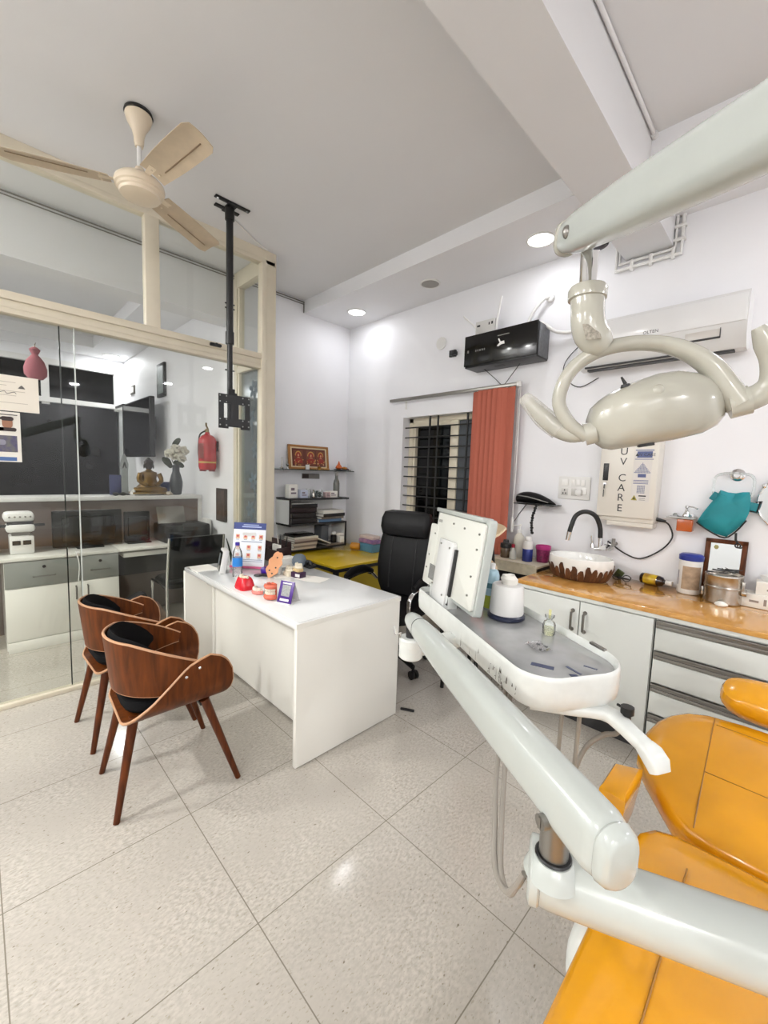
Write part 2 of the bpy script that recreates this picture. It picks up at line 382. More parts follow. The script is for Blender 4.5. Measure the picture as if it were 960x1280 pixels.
# two white conduits that wrap the end of the beam on the window wall
yc = YW - .016
mb = MB()
for off, zz, r in ((.012, 2.955, .010), (.045, 2.918, .013)):
    mb.tube([(-1.0 - off * .6, yc, SZ), (-1.0 - off * .6, yc, zz), (-.704 + off, yc, zz), (-.704 + off, yc, SZ)], r, 8)
for p in ((-.93, 2.918), (-.82, 2.918), (-.70, 2.918)): mb.cbox((p[0], yc, p[1] + .012), (.02, .03, .07), .004)
for z in (3.0, 3.08): mb.cbox((-.68, yc, z), (.08, .03, .018), .004)
struct('trim_3', mb, 'white')
# glass partition
t = bpy.data.objects.new('wall_partition', None); COL.objects.link(t); t['kind'] = 'structure'
X0, X1 = XP - .035, XP + .035
def bar(y0, y1, z0, z1, b=.004): return MB().box(X0, X1, y0, y1, z0, z1, b)
P(t, 'fascia', MB().box(X0 + .005, X1 - .002, -2.3, 1.86, 3.175, CZ), 'cream')
P(t, 'head_rail', bar(-2.3, 1.86, 3.165, 3.20), 'cream')
P(t, 'transom', bar(-2.3, 1.79, 2.355, 2.40).box(X0 + .006, X1 + .012, -2.3, 1.79, 2.40, 2.445, .004).box(X0, X1 + .004, -2.3, 1.79, 2.325, 2.355, .003), 'cream')
P(t, 'mullion', bar(.885, .975, 2.44, 3.17), 'cream')
P(t, 'end_post', bar(1.775, 1.87, 0, CZ), 'cream')
P(t, 'end_post_bead', MB().box(X0 + .01, X1 + .014, 1.735, 1.78, 0, 3.17, .004), 'cream')
P(t, 'base_rail', MB().box(XP - .03, XP + .03, -2.3, 1.78, 0, .028, .004), 'cream')
P(t, 'glass_pane', MB().box(XP - .004, XP + .004, -2.3, .885, 2.44, 3.165), 'clear')
P(t, 'glass_pane', MB().box(XP - .004, XP + .004, .975, 1.74, 2.44, 3.165), 'clear')
P(t, 'glass_pane', MB().box(XP - .005, XP + .005, .487, 1.74, .028, 2.33), 'tinted')
P(t, 'glass_pane', MB().box(XP - .005, XP + .005, -2.3, .481, .028, 2.33), 'tinted')
P(t, 'glass_joint', MB().box(XP - .006, XP + .006, .481, .487, .028, 2.33), mat('glass edge', '#c9cfca', .2))
P(t, 'glass_edge', MB().box(XP - .012, XP - .007, .408, .415, .028, 2.33), mat('dark glass edge', '#2b312f', .2))
P(t, 'patch_latch', MB().cbox((XP + .055, 1.35, 2.42), (.03, .085, .022), .005).cyl((XP + .05, 1.35, 2.42), (XP + .078, 1.35, 2.42), .012, n=12), 'black')
# short return of the partition to the alcove wall, with frosted strip of etched flowers
P(t, 'return_post', MB().box(-3.87, -3.80, 1.785, 1.855, 0, CZ, .004).box(-3.80, -3.765, 1.795, 1.845, 0, CZ, .004), 'cream')
P(t, 'return_rail', MB().box(-3.80, -3.31, 1.785, 1.855, 2.37, 2.43, .004).box(-3.80, -3.31, 1.785, 1.855, 3.13, CZ, .004), 'cream')
P(t, 'return_pane', MB().box(-3.80, -3.31, 1.816, 1.824, 2.43, 3.13), 'clear')
P(t, 'return_pane', MB().box(-3.80, -3.31, 1.816, 1.824, .03, 2.37), glassy('frosted tinted glass', (.72, .75, .75), .1, .05, .12, '#b9c6cc'))
mb = MB()
random.seed(3)
for k, z in enumerate((.55, .85, 1.12, 1.38, 1.66, 1.95, 2.2)):
    cx = -3.52 + .06 * math.sin(k * 2.1)
    for j in range(6):
        a = j * math.pi / 3 + k; mb.ell((cx + .05 * math.cos(a), 1.812, z + .05 * math.sin(a)), (.036, .002, .022), 10, 6, Euler((0, -a, 0)))
    mb.tube([(cx, 1.812, z - .05), (cx + .04, 1.812, z - .13), (cx, 1.812, z - .22)], .004, 6, smooth=4)
P(t, 'etched_flowers', mb, mat('etched pattern', '#5f6c74', .6))
# skirting under the tiled walls
struct('baseboard_back', MB().box(XL, 5.2, YW - .012, YW, 0, .09, .003), 'floor')
struct('baseboard_left', MB().box(XL, XL + .012, 1.87, YW, 0, .09, .003), 'floor')
# ------------------------------------------------------------------ ceiling things
for i, (x, y) in enumerate(DOWN[:2]):
    lab = ['round lit downlight in the soffit near the room corner', 'larger-looking lit downlight in the soffit nearest the grey lamp arm'][i]
    t = thing('ceiling_downlight', lab, 'ceiling light', (x, y, SZ), group='soffit downlights')
    P(t, 'trim_ring', MB().lathe([(.098, SZ - .0005), (.098, SZ - .006), (.088, SZ - .009), (.084, SZ - .004), (.084, SZ - .0005)], (x, y, 0), 40, cap=False), 'white')
    P(t, 'lens', MB().lathe([(.084, SZ - .0005), (.084, SZ - .005), (.03, SZ - .007)], (x, y, 0), 40), 'emit')
x, y = -7.54, 1.57
t = thing('ceiling_downlight', 'lit downlight in the reception soffit beyond the glass', 'ceiling light', (x, y, 3.12))
P(t, 'trim_ring', MB().lathe([(.11, 3.1195), (.11, 3.113), (.10, 3.111), (.10, 3.1195)], (x, y, 0), 32, cap=False), 'white')
P(t, 'lens', MB().lathe([(.10, 3.1195), (.10, 3.114), (.03, 3.112)], (x, y, 0), 32), 'emit')
x, y = -2.42, 2.88
t = thing('ceiling_speaker', 'round grey speaker grille in the soffit between the two downlights', 'speaker', (x, y, SZ))
P(t, 'bezel', MB().lathe([(.088, SZ - .0005), (.088, SZ - .006), (.076, SZ - .009), (.074, SZ - .0005)], (x, y, 0), 36, cap=False), 'white')
P(t, 'grille', MB().lathe([(.076, SZ - .0005), (.076, SZ - .006), (.03, SZ - .009)], (x, y, 0), 36), mat('speaker mesh', '#a5a29d', .6, bump=.5, bscale=500))
# fan
fx, fy = -2.53, .672
t = thing('ceiling_fan', 'ivory three-blade ceiling fan with dusty blades', 'fan', (fx, fy, CZ))
P(t, 'canopy', MB().lathe([(.018, 3.105), (.022, 3.12), (.024, 3.15), (.032, 3.18), (.052, 3.215), (.062, 3.245), (.060, 3.254), (.02, 3.254)], (fx, fy, 0)), 'fan')
P(t, 'hanger_ring', MB().lathe([(.058, 3.250), (.066, 3.256), (.062, 3.2695), (.02, 3.2695)], (fx, fy, 0)), 'black', 'black hanger ring at the ceiling')
P(t, 'rod', MB().cyl((fx, fy, 2.96), (fx, fy, 3.13), .011, n=14), 'white')
P(t, 'motor', MB().lathe([(.02, 3.005), (.026, 2.985), (.040, 2.965), (.058, 2.955), (.098, 2.945), (.112, 2.93), (.116, 2.915), (.112, 2.900), (.104, 2.896), (.102, 2.884), (.094, 2.880), (.090, 2.868), (.078, 2.864), (.02, 2.861)], (fx, fy, 0), 40), 'fan')
for a in (-113, 8.5, 122):
    R = Euler((0, 0, math.radians(a))).to_matrix()
    mb = MB(); g = []
    for i in range(15):
        u = i / 14; r = .135 + u * .45; wdt = .058 + .014 * math.sin(min(1, u * 1.5) * math.pi / 2)
        if u > .93: wdt *= 1 - .25 * ((u - .93) / .07) ** 2
        row = []
        for j in range(7):
            q = j / 6 * 2 - 1
            row.append(Vector((fx, fy, 2.921)) + R @ Vector((r, q * wdt, .016 * -q + .008 * (1 - q * q) - .006 * u)))
        g.append(row)
    mb.sheet(g, .003)
    b = P(t, 'blade', mb, 'fanblade')
    mb = MB()
    g = [[Vector((fx, fy, 2.928)) + R @ Vector((.085 + .1 * i / 4, (j / 2 - 1) * (.022 + .012 * i / 4), -.002 - .004 * (j / 2 - 1) + .003)) for j in range(3)] for i in range(5)]
    mb.sheet(g, .004)
    for q in (-.02, .02): mb.ell(Vector((fx, fy, 2.918)) + R @ Vector((.17, q, 0)), (.006, .006, .004), 8, 5)
    P(b, 'blade_bracket', mb, 'fan')
    g = [[Vector((fx, fy, 2.913)) + R @ Vector((.22 + .32 * i / 5, .022 + (j - .5) * .006, -.001)) for j in range(2)] for i in range(6)]
    P(b, 'blade_rib', MB().sheet(g, .002), mat('blade rib', '#8d785f', .6))
# television ceiling mount
px, py = -2.914, 1.32
t = thing('television_ceiling_mount', 'black ceiling pole mount for a television with empty bracket plate', 'tv mount', (px, py, CZ))
mb = MB()
for dx, dy in ((0, 1), (1, 0)):
    c = (px, py, CZ - .006)
    if dy: mb.cbox((px + .045, py, CZ - .005), (.035, .24, .008), .003).cbox((px - .045, py, CZ - .005), (.035, .17, .008), .003)
    else: mb.cbox((px, py, CZ - .012), (.13, .06, .012), .003)
P(t, 'ceiling_plate', mb, 'black')
for q in (-.1, .1): P(t, 'screw', MB().cyl((px + .045, py + q, CZ - .012), (px + .045, py + q, CZ - .008), .008, n=8), 'chrome')
P(t, 'pole', MB().cyl((px, py, CZ - .012), (px, py, CZ - .09), .031, n=20).cyl((px, py, 2.40), (px, py, CZ - .08), .0235, n=20), 'black')
P(t, 'inner_pole', MB().cyl((px, py, 2.01), (px, py, 2.42), .019, n=20).cyl((px, py, 2.36), (px, py, 2.44), .029, n=20), 'black')
for z in (2.63, 2.6, 2.18): P(t, 'locking_bolt', MB().cyl((px, py - .034, z), (px, py + .034, z), .005, n=8), 'grille')
P(t, 'swivel_arm', MB().cbox((px + .012, py + .01, 2.0), (.03, .07, .05), .008).cbox((px + .02, py, 1.93), (.022, .05, .24), .004), 'black')
fx_ = px + .032; my = py + .02
mb = MB()
for a, b in ((-.115, -.078), (.078, .115), (-.03, .03)): mb.box(fx_ - .003, fx_ + .003, my + a, my + b, 1.785, 2.005)
mb.box(fx_ - .0029, fx_ + .0029, my - .115, my + .115, 1.945, 2.008).box(fx_ - .0029, fx_ + .0029, my - .115, my + .115, 1.785, 1.845)
mb.box(fx_ - .003, fx_ + .003, my - .115, my - .045, 1.772, 1.79).box(fx_ - .003, fx_ + .003, my + .045, my + .115, 1.772, 1.79)
P(t, 'bracket_plate', mb, 'black')
mb = MB()
for yy in (-.105, .105, -.06, .06):
    for z in (1.995, 1.955, 1.835, 1.795): mb.cyl((fx_ + .003, my + yy, z), (fx_ + .0045, my + yy, z), .005, n=8)
P(t, 'slot', mb, mat('bracket hole', '#9a9c98', .6))
solo('cable_strip', 'thin white cable run on the ceiling from the television mount', 'cable', MB().tube([(-3.02, 1.385, CZ - .006), (-3.17, 1.64, CZ - .006), (-3.225, 1.775, CZ - .006)], .006, 8), 'white')

# ------------------------------------------------------------------ wooden chairs
def lerp_tab(x, tab):
    if x <= tab[0][0]: return tab[0][1]
    for (a, p), (b, q) in zip(tab, tab[1:]):
        if x <= b: return p + (q - p) * (x - a) / (b - a)
    return tab[-1][1]
def wooden_chair(label, loc, rz, group):
    t = thing('wooden_armchair', label, 'chair', loc, rz, group)
    # U-shaped bent plywood seat shell with wing sides
    prof = []
    for k in range(49):
        q = k / 48 * 2 - 1; s_ = 1 if q > 0 else -1; a = abs(q)
        if a < .36: x, z = a / .36 * .13, .405
        elif a < .66:
            th = (a - .36) / .30 * math.radians(78); x, z = .13 + .115 * math.sin(th), .405 + .115 * (1 - math.cos(th))
        else:
            th = math.radians(78); uu = (a - .66) / .34
            x = .13 + .115 * math.sin(th) + .012 * uu; z = .405 + .115 * (1 - math.cos(th)) + .15 * uu
        zz = (z - .405) / .245
        yb = lerp_tab(zz, ((0, -.215), (.2, -.165), (.4, -.105), (.6, -.052), (.8, -.002), (.9, .026), (.96, .05), (1, .085)))
        yf = lerp_tab(zz, ((0, .18), (.2, .212), (.4, .22), (.6, .215), (.8, .192), (.9, .165), (.96, .138), (1, .10)))
        prof.append((s_ * x, z, yb, yf))
    g = []
    for x, z, yb, yf in prof:
        g.append([Vector((x, yb + (yf - yb) * (j / 10), z + .02 * (1 - (j / 10)) * 0 + .012 * (j / 10))) for j in range(11)])
    sh = P(t, 'seat_shell', MB().sheet(g, .013), 'walnut', local=True)
    rim = [r[0] for r in g] + [r[-1] for r in g][::-1]
    P(sh, 'shell_edge', MB().tube(rim, .0066, 6, closed=True), 'plyedge', local=True)
    # back band
    def band(th, v):
        c = math.cos(th * .5); a = abs(th) / math.radians(112)
        top = .755 - .025 * a - .125 * max(0, a - .35) ** 1.4 / .65 ** 1.4; bot = .515 + .05 * max(0, a - .6) / .4
        lean = .025 * v
        return Vector((.238 * math.sin(th) * (1 + .02 * v), -(.245 + lean) * math.cos(th) + .02, bot + (top - bot) * v))
    g = [[band(math.radians(-112 + 224 * i / 44), j / 6) for j in range(7)] for i in range(45)]
    bk = P(t, 'backrest', MB().sheet(g, .011), 'walnut', local=True)
    P(bk, 'backrest_edge', MB().tube([r[-1] for r in g], .0062, 6).tube([r[0] for r in g], .0058, 6), 'plyedge', local=True)
    mb = MB(); rr = []
    n = 22
    for i in range(n + 1):
        th = math.radians(-82 + 164 * i / n); k = math.sqrt(max(.03, 1 - (2 * i / n - 1) ** 4))
        ring = []
        for j in range(12):
            a = 2 * math.pi * j / 12; v = .56 + .50 * k * math.cos(a); dp = .028 + .024 * k * math.sin(a)
            b = band(th, v); cen = Vector((0, .02, b.z)); d = (b - cen); d.z = 0
            ring.append(b - d.normalized() * (dp - .002))
        rr.append(ring)
    P(t, 'back_cushion', mb.rings(rr), 'blackfabric', local=True)
    poly = rrect(.40, .40, .13, 7)
    P(t, 'seat_cushion', MB().dome(poly, [(.80, .425), (.95, .435), (1.0, .455), (.97, .478), (.85, .493), (.5, .502), (.1, .503)], Matrix.Translation((0, -.005, 0))), 'blackfabric', local=True)
    for sx in (-1, 1):
        for y0_, x1, y1, x0 in ((-.165, .190, -.25, .125), (.115, .250, .245, .175)):
            P(t, 'leg', MB().tube([(sx * x0, y0_, .412), (sx * x1, y1, 0.0)], [.021, .0125], 14), 'walnutleg', local=True)
        for y, z in ((.012, .585), (.068, .612)): P(t, 'screw', MB().ell((sx * .2595, y, z), (.003, .0065, .0065), 10, 6), 'chrome', local=True)
    P(t, 'underframe', MB().cbox((0, -.15, .392), (.27, .045, .02), .004).cbox((0, .115, .396), (.36, .045, .018), .004), 'black', local=True)
    return t
wc = wooden_chair('bent walnut armchair with black cushions, nearest the camera, facing the desk', (-2.065, .625, 0), math.radians(-3), 'walnut armchairs in front of the desk')
dup(wc, (-2.655, .625, 0), math.radians(2), 'bent walnut armchair with black cushions, the further one beside the glass wall')

# ------------------------------------------------------------------ desk
DX0, DX1, DY0, DY1, DZ = -3.17, -1.655, 1.08, 1.82, .755
t = thing('desk', 'glossy white office desk with panel sides and recessed front', 'desk', ((DX0 + DX1) / 2, (DY0 + DY1) / 2, 0))
P(t, 'top', MB().box(DX0 + .02, DX1, DY0, DY1, DZ - .028, DZ, .003), 'desktop')
P(t, 'glass_overlay', MB().box(DX0 + .16, DX1 - .01, DY0 + .012, DY1 - .01, DZ + .0002, DZ + .004, .001), mat('white backed glass', '#eff1f0', .04, coat=.4))
P(t, 'side_panel', MB().box(DX1 - .028, DX1 - .002, DY0 + .005, DY1 - .004, .006, DZ - .028, .002), 'whitegloss')
P(t, 'side_panel', MB().box(DX0, DX0 + .03, DY0, DY1, 0, DZ - .028, .002).box(DX0 + .03, DX0 + .06, DY0 + .2, DY1, 0, DZ - .028), 'whitegloss')
P(t, 'modesty_panel', MB().box(DX0 + .05, DX1 - .03, DY0 + .215, DY0 + .235, .012, .60), 'whitegloss')
P(t, 'apron', MB().box(DX0 + .03, DX1 - .03, DY0 + .16, DY0 + .235, .604, DZ - .028, .002), 'whitegloss')
P(t, 'edge_strip', MB().box(DX1 - .003, DX1 + .0006, DY0 + .001, DY1 - .001, DZ - .027, DZ - .002), 'whitegloss')
zt = DZ + .0045
GD = 'things on the white desk'
mb = MB()
mb.sheet([[Vector((-3.14 + .22 * i / 4, 1.09 + .16 * j / 4, zt - .003 + (.012 if j == 0 and i in (1, 2) else .003) * (i % 2))) for j in range(5)] for i in range(5)], .003)
solo('paper_sheet', 'curled paper pad on the left front corner of the desk', 'paper', mb, 'paper', GD)
# framed clock / photo stand
t = thing('photo_frame_stand', 'small white upright frame with black face beside the water bottle', 'frame', (-2.835, 1.235, zt), math.radians(-16), GD)
R = Euler((math.radians(-10), 0, 0))
P(t, 'frame', MB().cbox((0, 0, .082), (.125, .04, .165), .006, R=R), 'white', local=True)
P(t, 'face', MB().cbox((-.0, -.0215, .084), (.105, .003, .14), .001, R=R), 'blackgloss', local=True)
P(t, 'picture', MB().cbox((-.01, -.0235, .095), (.05, .001, .08), 0, R=R), mat('grey portrait print', '#787c80', .4, noise=.6, nscale=60), local=True)
# chart stand
t = thing('dental_chart_stand', 'upright white desk chart with blue header and rows of tooth pictures', 'desk chart', (-2.86, 1.43, zt), math.radians(40), GD)
R = Euler((math.radians(-9), 0, 0))
Mx = Matrix.Translation((0, 0, 0)) @ R.to_matrix().to_4x4()
P(t, 'board', MB().box(-.125, .125, -.002, .002, .01, .335, M4=Mx), mat('chart white', '#e9edf2', .3), local=True)
P(t, 'header_band', MB().box(-.125, .125, -.004, -.002, .285, .335, M4=Mx), mat('chart blue', '#2f3f7e', .3), local=True)
mb = MB(); mb.slot(0)
rnd = random.Random(5)
for r_, (z, n) in enumerate(((.225, 4), (.145, 3), (.085, 3))):
    for k in range(n):
        x = -.09 + .06 * k if n == 4 else -.085 + .085 * k
        mb.slot(0).box(x - .015, x + .015, -.0035, -.002, z - .012, z + .022, M4=Mx)
        mb.slot(1).ell(Mx @ Vector((x, -.003, z + .006)), (.011, .0016, .011), 10, 6)
        mb.slot(2).box(x - .012, x + .012, -.0035, -.002, z - .02, z - .016, M4=Mx)
mb.slot(2).box(-.06, .1, -.0035, -.002, .19, .196, M4=Mx)
for k in range(2): mb.slot(2).box(-.07, .11, -.0035, -.002, .045 + .012 * k, .049 + .012 * k, M4=Mx)
P(t, 'tooth_pictures', mb, [mat('chart peach', '#d9b08f', .5), mat('chart red', '#b8474a', .5), mat('chart text', '#8c93a8', .5)], local=True)
P(t, 'header_stripe', MB().box(-.06, .09, -.0046, -.004, .300, .309, M4=Mx).box(-.05, .07, -.0046, -.004, .316, .322, M4=Mx), mat('header stripe', '#a9b6da', .4), local=True)
P(t, 'foot', MB().box(-.125, .125, -.03, .07, 0, .006, .002).box(-.125, .125, -.032, -.028, .002, .018), mat('chart foot pink', '#c2577f', .4), local=True)
P(t, 'back_strut', MB().cbox((0, .065, .13), (.1, .004, .27), 0, R=Euler((math.radians(16), 0, 0))), 'white', local=True)
# water bottle
bx, by = -2.655, 1.255
t = thing('water_bottle', 'clear plastic water bottle with blue label and violet cap', 'bottle', (bx, by, zt), group=GD)
P(t, 'body', MB().lathe([(.028, zt), (.033, zt + .005), (.033, zt + .03), (.031, zt + .04), (.033, zt + .05), (.033, zt + .15), (.029, zt + .175), (.016, zt + .203), (.0125, zt + .212), (.0125, zt + .225)], (bx, by, 0), 24), 'crystal')
P(t, 'label', MB().lathe([(.0336, zt + .075), (.0336, zt + .135)], (bx, by, 0), 24, cap=False), mat('blue label', '#2f86d8', .35))
P(t, 'cap', MB().lathe([(.0145, zt + .217), (.0148, zt + .219), (.0148, zt + .236), (.012, zt + .238)], (bx, by, 0), 20), mat('violet cap', '#3a2a9a', .4))
def teeth_row(mb, c, rx, ry, n, size, a0=-170, a1=-10, h=.012):
    for k in range(n):
        a = math.radians(a0 + (a1 - a0) * k / (n - 1)); mb.ell((c[0] + rx * math.cos(a), c[1] + ry * math.sin(a), c[2]), (size, size, h), 8, 6, p=.7)
def arch(mb, c, rx, ry, r, n=14, a0=-180, a1=0, zr=None):
    mb.tube([(c[0] + rx * math.cos(math.radians(a0 + (a1 - a0) * k / n)), c[1] + ry * math.sin(math.radians(a0 + (a1 - a0) * k / n)), c[2]) for k in range(n + 1)], r, 8)
# red gum model
c = (-2.365, 1.165)
t = thing('jaw_model', 'solid red gum model with pale tooth tips', 'dental model', (*c, zt), group=GD)
P(t, 'gum_base', MB().rings([[Vector((c[0] + x * k, c[1] + y * k, zt + z)) for x, y in rrect(.125, .095, .03, 4)] for k, z in ((.96, 0), (1, .012), (.92, .03), (.74, .062), (.6, .072))]), mat('red gum', '#d5202f', .25))
mb = MB(); teeth_row(mb, (c[0], c[1] + .005, zt + .074), .034, .026, 7, .009, -165, -15, .012); P(t, 'teeth', mb, mat('tooth cream', '#e9dcc2', .3))
# low pink jaw
c = (-2.215, 1.17)
t = thing('jaw_model', 'low pink lower jaw model between the red gum and the clear block', 'dental model', (*c, zt), group=GD)
mb = MB(); arch(mb, (c[0], c[1] + .015, zt + .013), .034, .034, .013); P(t, 'gum', mb.ell((c[0] - .0, c[1] + .01, zt + .012), (.03, .026, .012), 14, 8), mat('pink gum', '#e0857a', .25))
mb = MB(); teeth_row(mb, (c[0], c[1] + .015, zt + .03), .034, .034, 10, .0065); P(t, 'teeth', mb, mat('tooth white', '#efe6d6', .3))
# clear acrylic tooth block
c = (-2.165, 1.215)
t = thing('acrylic_tooth_block', 'clear acrylic block holding an implant tooth', 'dental model', (*c, zt), group=GD)
P(t, 'block', MB().cbox((c[0], c[1], zt + .033), (.04, .035, .066), .003), 'crystal')
P(t, 'implant', MB().lathe([(.004, zt + .012), (.007, zt + .03), (.010, zt + .042), (.009, zt + .052), (.004, zt + .058)], (*c, 0), 12), mat('implant grey', '#8c8d82', .3, .4))
# typodont : two arches on a hinge
c = (-2.075, 1.17)
t = thing('jaw_model', 'hinged full jaw model of orange gums with two tooth rows', 'dental model', (*c, zt), group=GD)
mb = MB(); arch(mb, (c[0], c[1] + .02, zt + .018), .03, .036, .016); arch(mb, (c[0], c[1] + .02, zt + .078), .03, .036, .015)
P(t, 'gums', mb.cbox((c[0], c[1] + .03, zt + .046), (.05, .012, .09), .004), mat('orange gum', '#d96a50', .25))
mb = MB(); teeth_row(mb, (c[0], c[1] + .02, zt + .040), .03, .036, 10, .0062, h=.010); teeth_row(mb, (c[0], c[1] + .02, zt + .060), .03, .036, 10, .0062, h=.010)
P(t, 'teeth', mb, mat('tooth ivory', '#efe3cf', .3))
# payment stand, code panel left blank
t = thing('payment_stand', 'purple folded card stand with grey panel at the desk edge', 'card stand', (-1.955, 1.19, zt), math.radians(20), GD)
R = Euler((math.radians(-18), 0, 0)); Mx = R.to_matrix().to_4x4()
P(t, 'card', MB().box(-.048, .048, -.002, .002, .004, .125, .001, M4=Mx), mat('purple card', '#47217e', .3), local=True)
P(t, 'panel', MB().box(-.028, .028, -.0035, -.002, .042, .104, M4=Mx), mat('panel grey', '#a3a5a3', .5, noise=.3, nscale=120), local=True)
P(t, 'strip', MB().box(-.03, .03, -.0035, -.002, .015, .028, M4=Mx).box(-.03, .03, -.0035, -.002, .109, .116, M4=Mx), 'white', local=True)
P(t, 'support', MB().box(-.048, .048, -.01, .09, 0, .006, .001).cbox((0, .064, .06), (.09, .003, .13), 0, R=Euler((math.radians(22), 0, 0))), 'white', local=True)
# purple tape roll
c = (-2.63, 1.475)
solo('tape_roll', 'purple ring of dental tape behind the bottle', 'tape roll', MB().lathe([(.03, zt), (.052, zt), (.055, zt + .01), (.055, zt + .03), (.05, zt + .036), (.03, zt + .036), (.028, zt + .018), (.03, zt)], (*c, 0), 28, cap=False), mat('purple plastic', '#4b22a0', .3), GD)
solo('round_coaster', 'flat black oval disc lying on the desk', 'coaster', MB().lathe([(.035, zt), (.036, zt + .002), (.034, zt + .005), (.005, zt + .005)], (-2.6, 1.385, 0), 24), 'black', GD)
# peach lobed foam sheet
mb = MB(); poly = []
for k in range(40):
    a = 2 * math.pi * k / 40; poly.append(((.046 + .006 * math.sin(9 * a)) * math.cos(a), (.095 + .006 * math.sin(7 * a)) * math.sin(a)))
t = thing('tooth_shade_card', 'peach die-cut card leaning among the papers', 'card', (-2.52, 1.46, zt), math.radians(35), GD)
Mx = Matrix.Translation((0, 0, .082)) @ Euler((math.radians(62), math.radians(14), 0)).to_matrix().to_4x4()
P(t, 'card', MB().prism(poly, .004, Mx), mat('peach card', '#d99a6c', .6), local=True)
mb = MB()
for x, y in ((.0, .05), (.018, -.02), (-.016, -.05), (.01, -.065)): mb.cyl(Mx @ Vector((x, y, -.0005)), Mx @ Vector((x, y, .0048)), .006, n=10)
P(t, 'marking', mb, 'dark', local=True)
P(t, 'prop', MB().cbox((0, .045, .045), (.05, .05, .09), .004), 'white', local=True)
# dark leather organiser with pens
t = thing('desk_organiser', 'dark brown leather desk organiser at the back of the desk', 'organiser', (-3.0, 1.735, zt), group=GD)
mb = MB().cbox((-3.0, 1.735, zt + .004), (.30, .14, .008), .003)
for yy, h in ((1.672, .10), (1.735, .14), (1.798, .16)): mb.cbox((-3.0, yy, zt + h / 2), (.30, .008, h), .003)
for xx in (-3.145, -3.0, -2.855): mb.cbox((xx, 1.735, zt + .06), (.008, .13, .12), .003)
P(t, 'box', mb, mat('brown leather', '#2a1414', .4))
for k, (x, y, dx, dy, l, m_) in enumerate(((-2.945, 1.77, -.03, .0, .21, 'black'), (-2.915, 1.77, .035, .01, .20, 'black'), (-2.975, 1.77, -.06, .01, .2, 'steel'), (-2.925, 1.76, .01, -.02, .19, 'dark'))):
    solo('pen', ['black pen leaning left in the organiser', 'black pen leaning right in the organiser', 'steel pen lying far left in the organiser', 'short dark pen upright in the organiser'][k], 'pen', MB().tube([(x, y, zt + .012), (x + dx * .9, y + dy * .9, zt + l * .92), (x + dx, y + dy, zt + l)], [.0045, .0045, .002], 8), m_, 'pens in the organiser')
solo('note_pad', 'white note pad standing in the organiser front', 'note pad', MB().cbox((-2.905, 1.70, zt + .082), (.10, .022, .12), .002), 'paper', GD)
mb = MB()
for k in range(7): mb.cbox((-2.755 + .004 * math.sin(k * 3), 1.68, zt + .006 + .009 * k), (.115, .16, .008), .001, R=Euler((0, 0, .06 * math.sin(k * 2))))
solo('paper_stack', 'stack of white cards beside the organiser', 'paper stack', mb, 'paper', GD)
solo('smart_speaker', 'dark grey round fabric smart speaker near the back edge of the desk', 'speaker', MB().lathe([(.03, zt), (.045, zt + .008), (.054, zt + .03), (.054, zt + .055), (.045, zt + .08), (.028, zt + .094), (.006, zt + .098)], (-2.665, 1.755, 0), 28), mat('grey fabric', '#66707a', .7), GD)
# plaster casts
M['plaster'] = mat('plaster', '#e4dac4', .6, noise=.12, nscale=60, bump=.5, bscale=120)
for c, lab, s_ in (((-2.475, 1.555), 'cream plaster tooth cast on a crumpled white sheet', 1.0),):
    t = thing('plaster_cast', lab, 'dental model', (*c, zt), group=GD)
    P(t, 'base', MB().prism(rrect(.085, .075, .02, 4), .03, Matrix.Translation((*c, zt)), .004), 'plaster')
    mb = MB(); arch(mb, (c[0], c[1] + .015, zt + .038), .03, .036, .014); teeth_row(mb, (c[0], c[1] + .015, zt + .058), .03, .036, 9, .008); P(t, 'teeth', mb, 'plaster')
c = (-2.40, 1.575)
t = thing('sample_box', 'small dark purple box under a plaster cast', 'box', (*c, zt), math.radians(15), GD)
P(t, 'box', MB().cbox((0, 0, .019), (.085, .06, .038), .002), mat('dark purple card', '#3b1c3f', .4), local=True)
P(t, 'label', MB().cbox((.018, -.0305, .019), (.04, .001, .02)), 'white', local=True)
c = (-2.41, 1.58); z_ = zt + .0385
t = thing('plaster_cast', 'yellowish plaster tooth cast standing on the dark purple box', 'dental model', (*c, z_), group=GD)
P(t, 'base', MB().prism(rrect(.07, .055, .018, 4), .022, Matrix.Translation((*c, z_)), .004), mat('yellow plaster', '#dcc08a', .55, noise=.2, nscale=70))
mb = MB(); arch(mb, (c[0], c[1] + .012, z_ + .03), .024, .026, .013); teeth_row(mb, (c[0], c[1] + .012, z_ + .047), .024, .026, 8, .0075); mb.ell((c[0], c[1] + .012, z_ + .03), (.022, .02, .025), 10, 6); P(t, 'teeth', mb, 'plaster')
for c, a, lab in (((-2.30, 1.62), .4, 'flat white sheet of paper right of the purple box'), ((-2.52, 1.52), -.3, 'white paper under the plaster cast')):
    mb = MB(); R = Euler((0, 0, a)).to_matrix()
    mb.sheet([[Vector((c[0], c[1], zt + .0012 + .0012 * math.sin(i * 1.7 + j))) + R @ Vector((-.1 + .2 * i / 5, -.07 + .14 * j / 4, 0)) for j in range(5)] for i in range(6)], .001)
    solo('paper_sheet', lab, 'paper', mb, 'paper', GD)
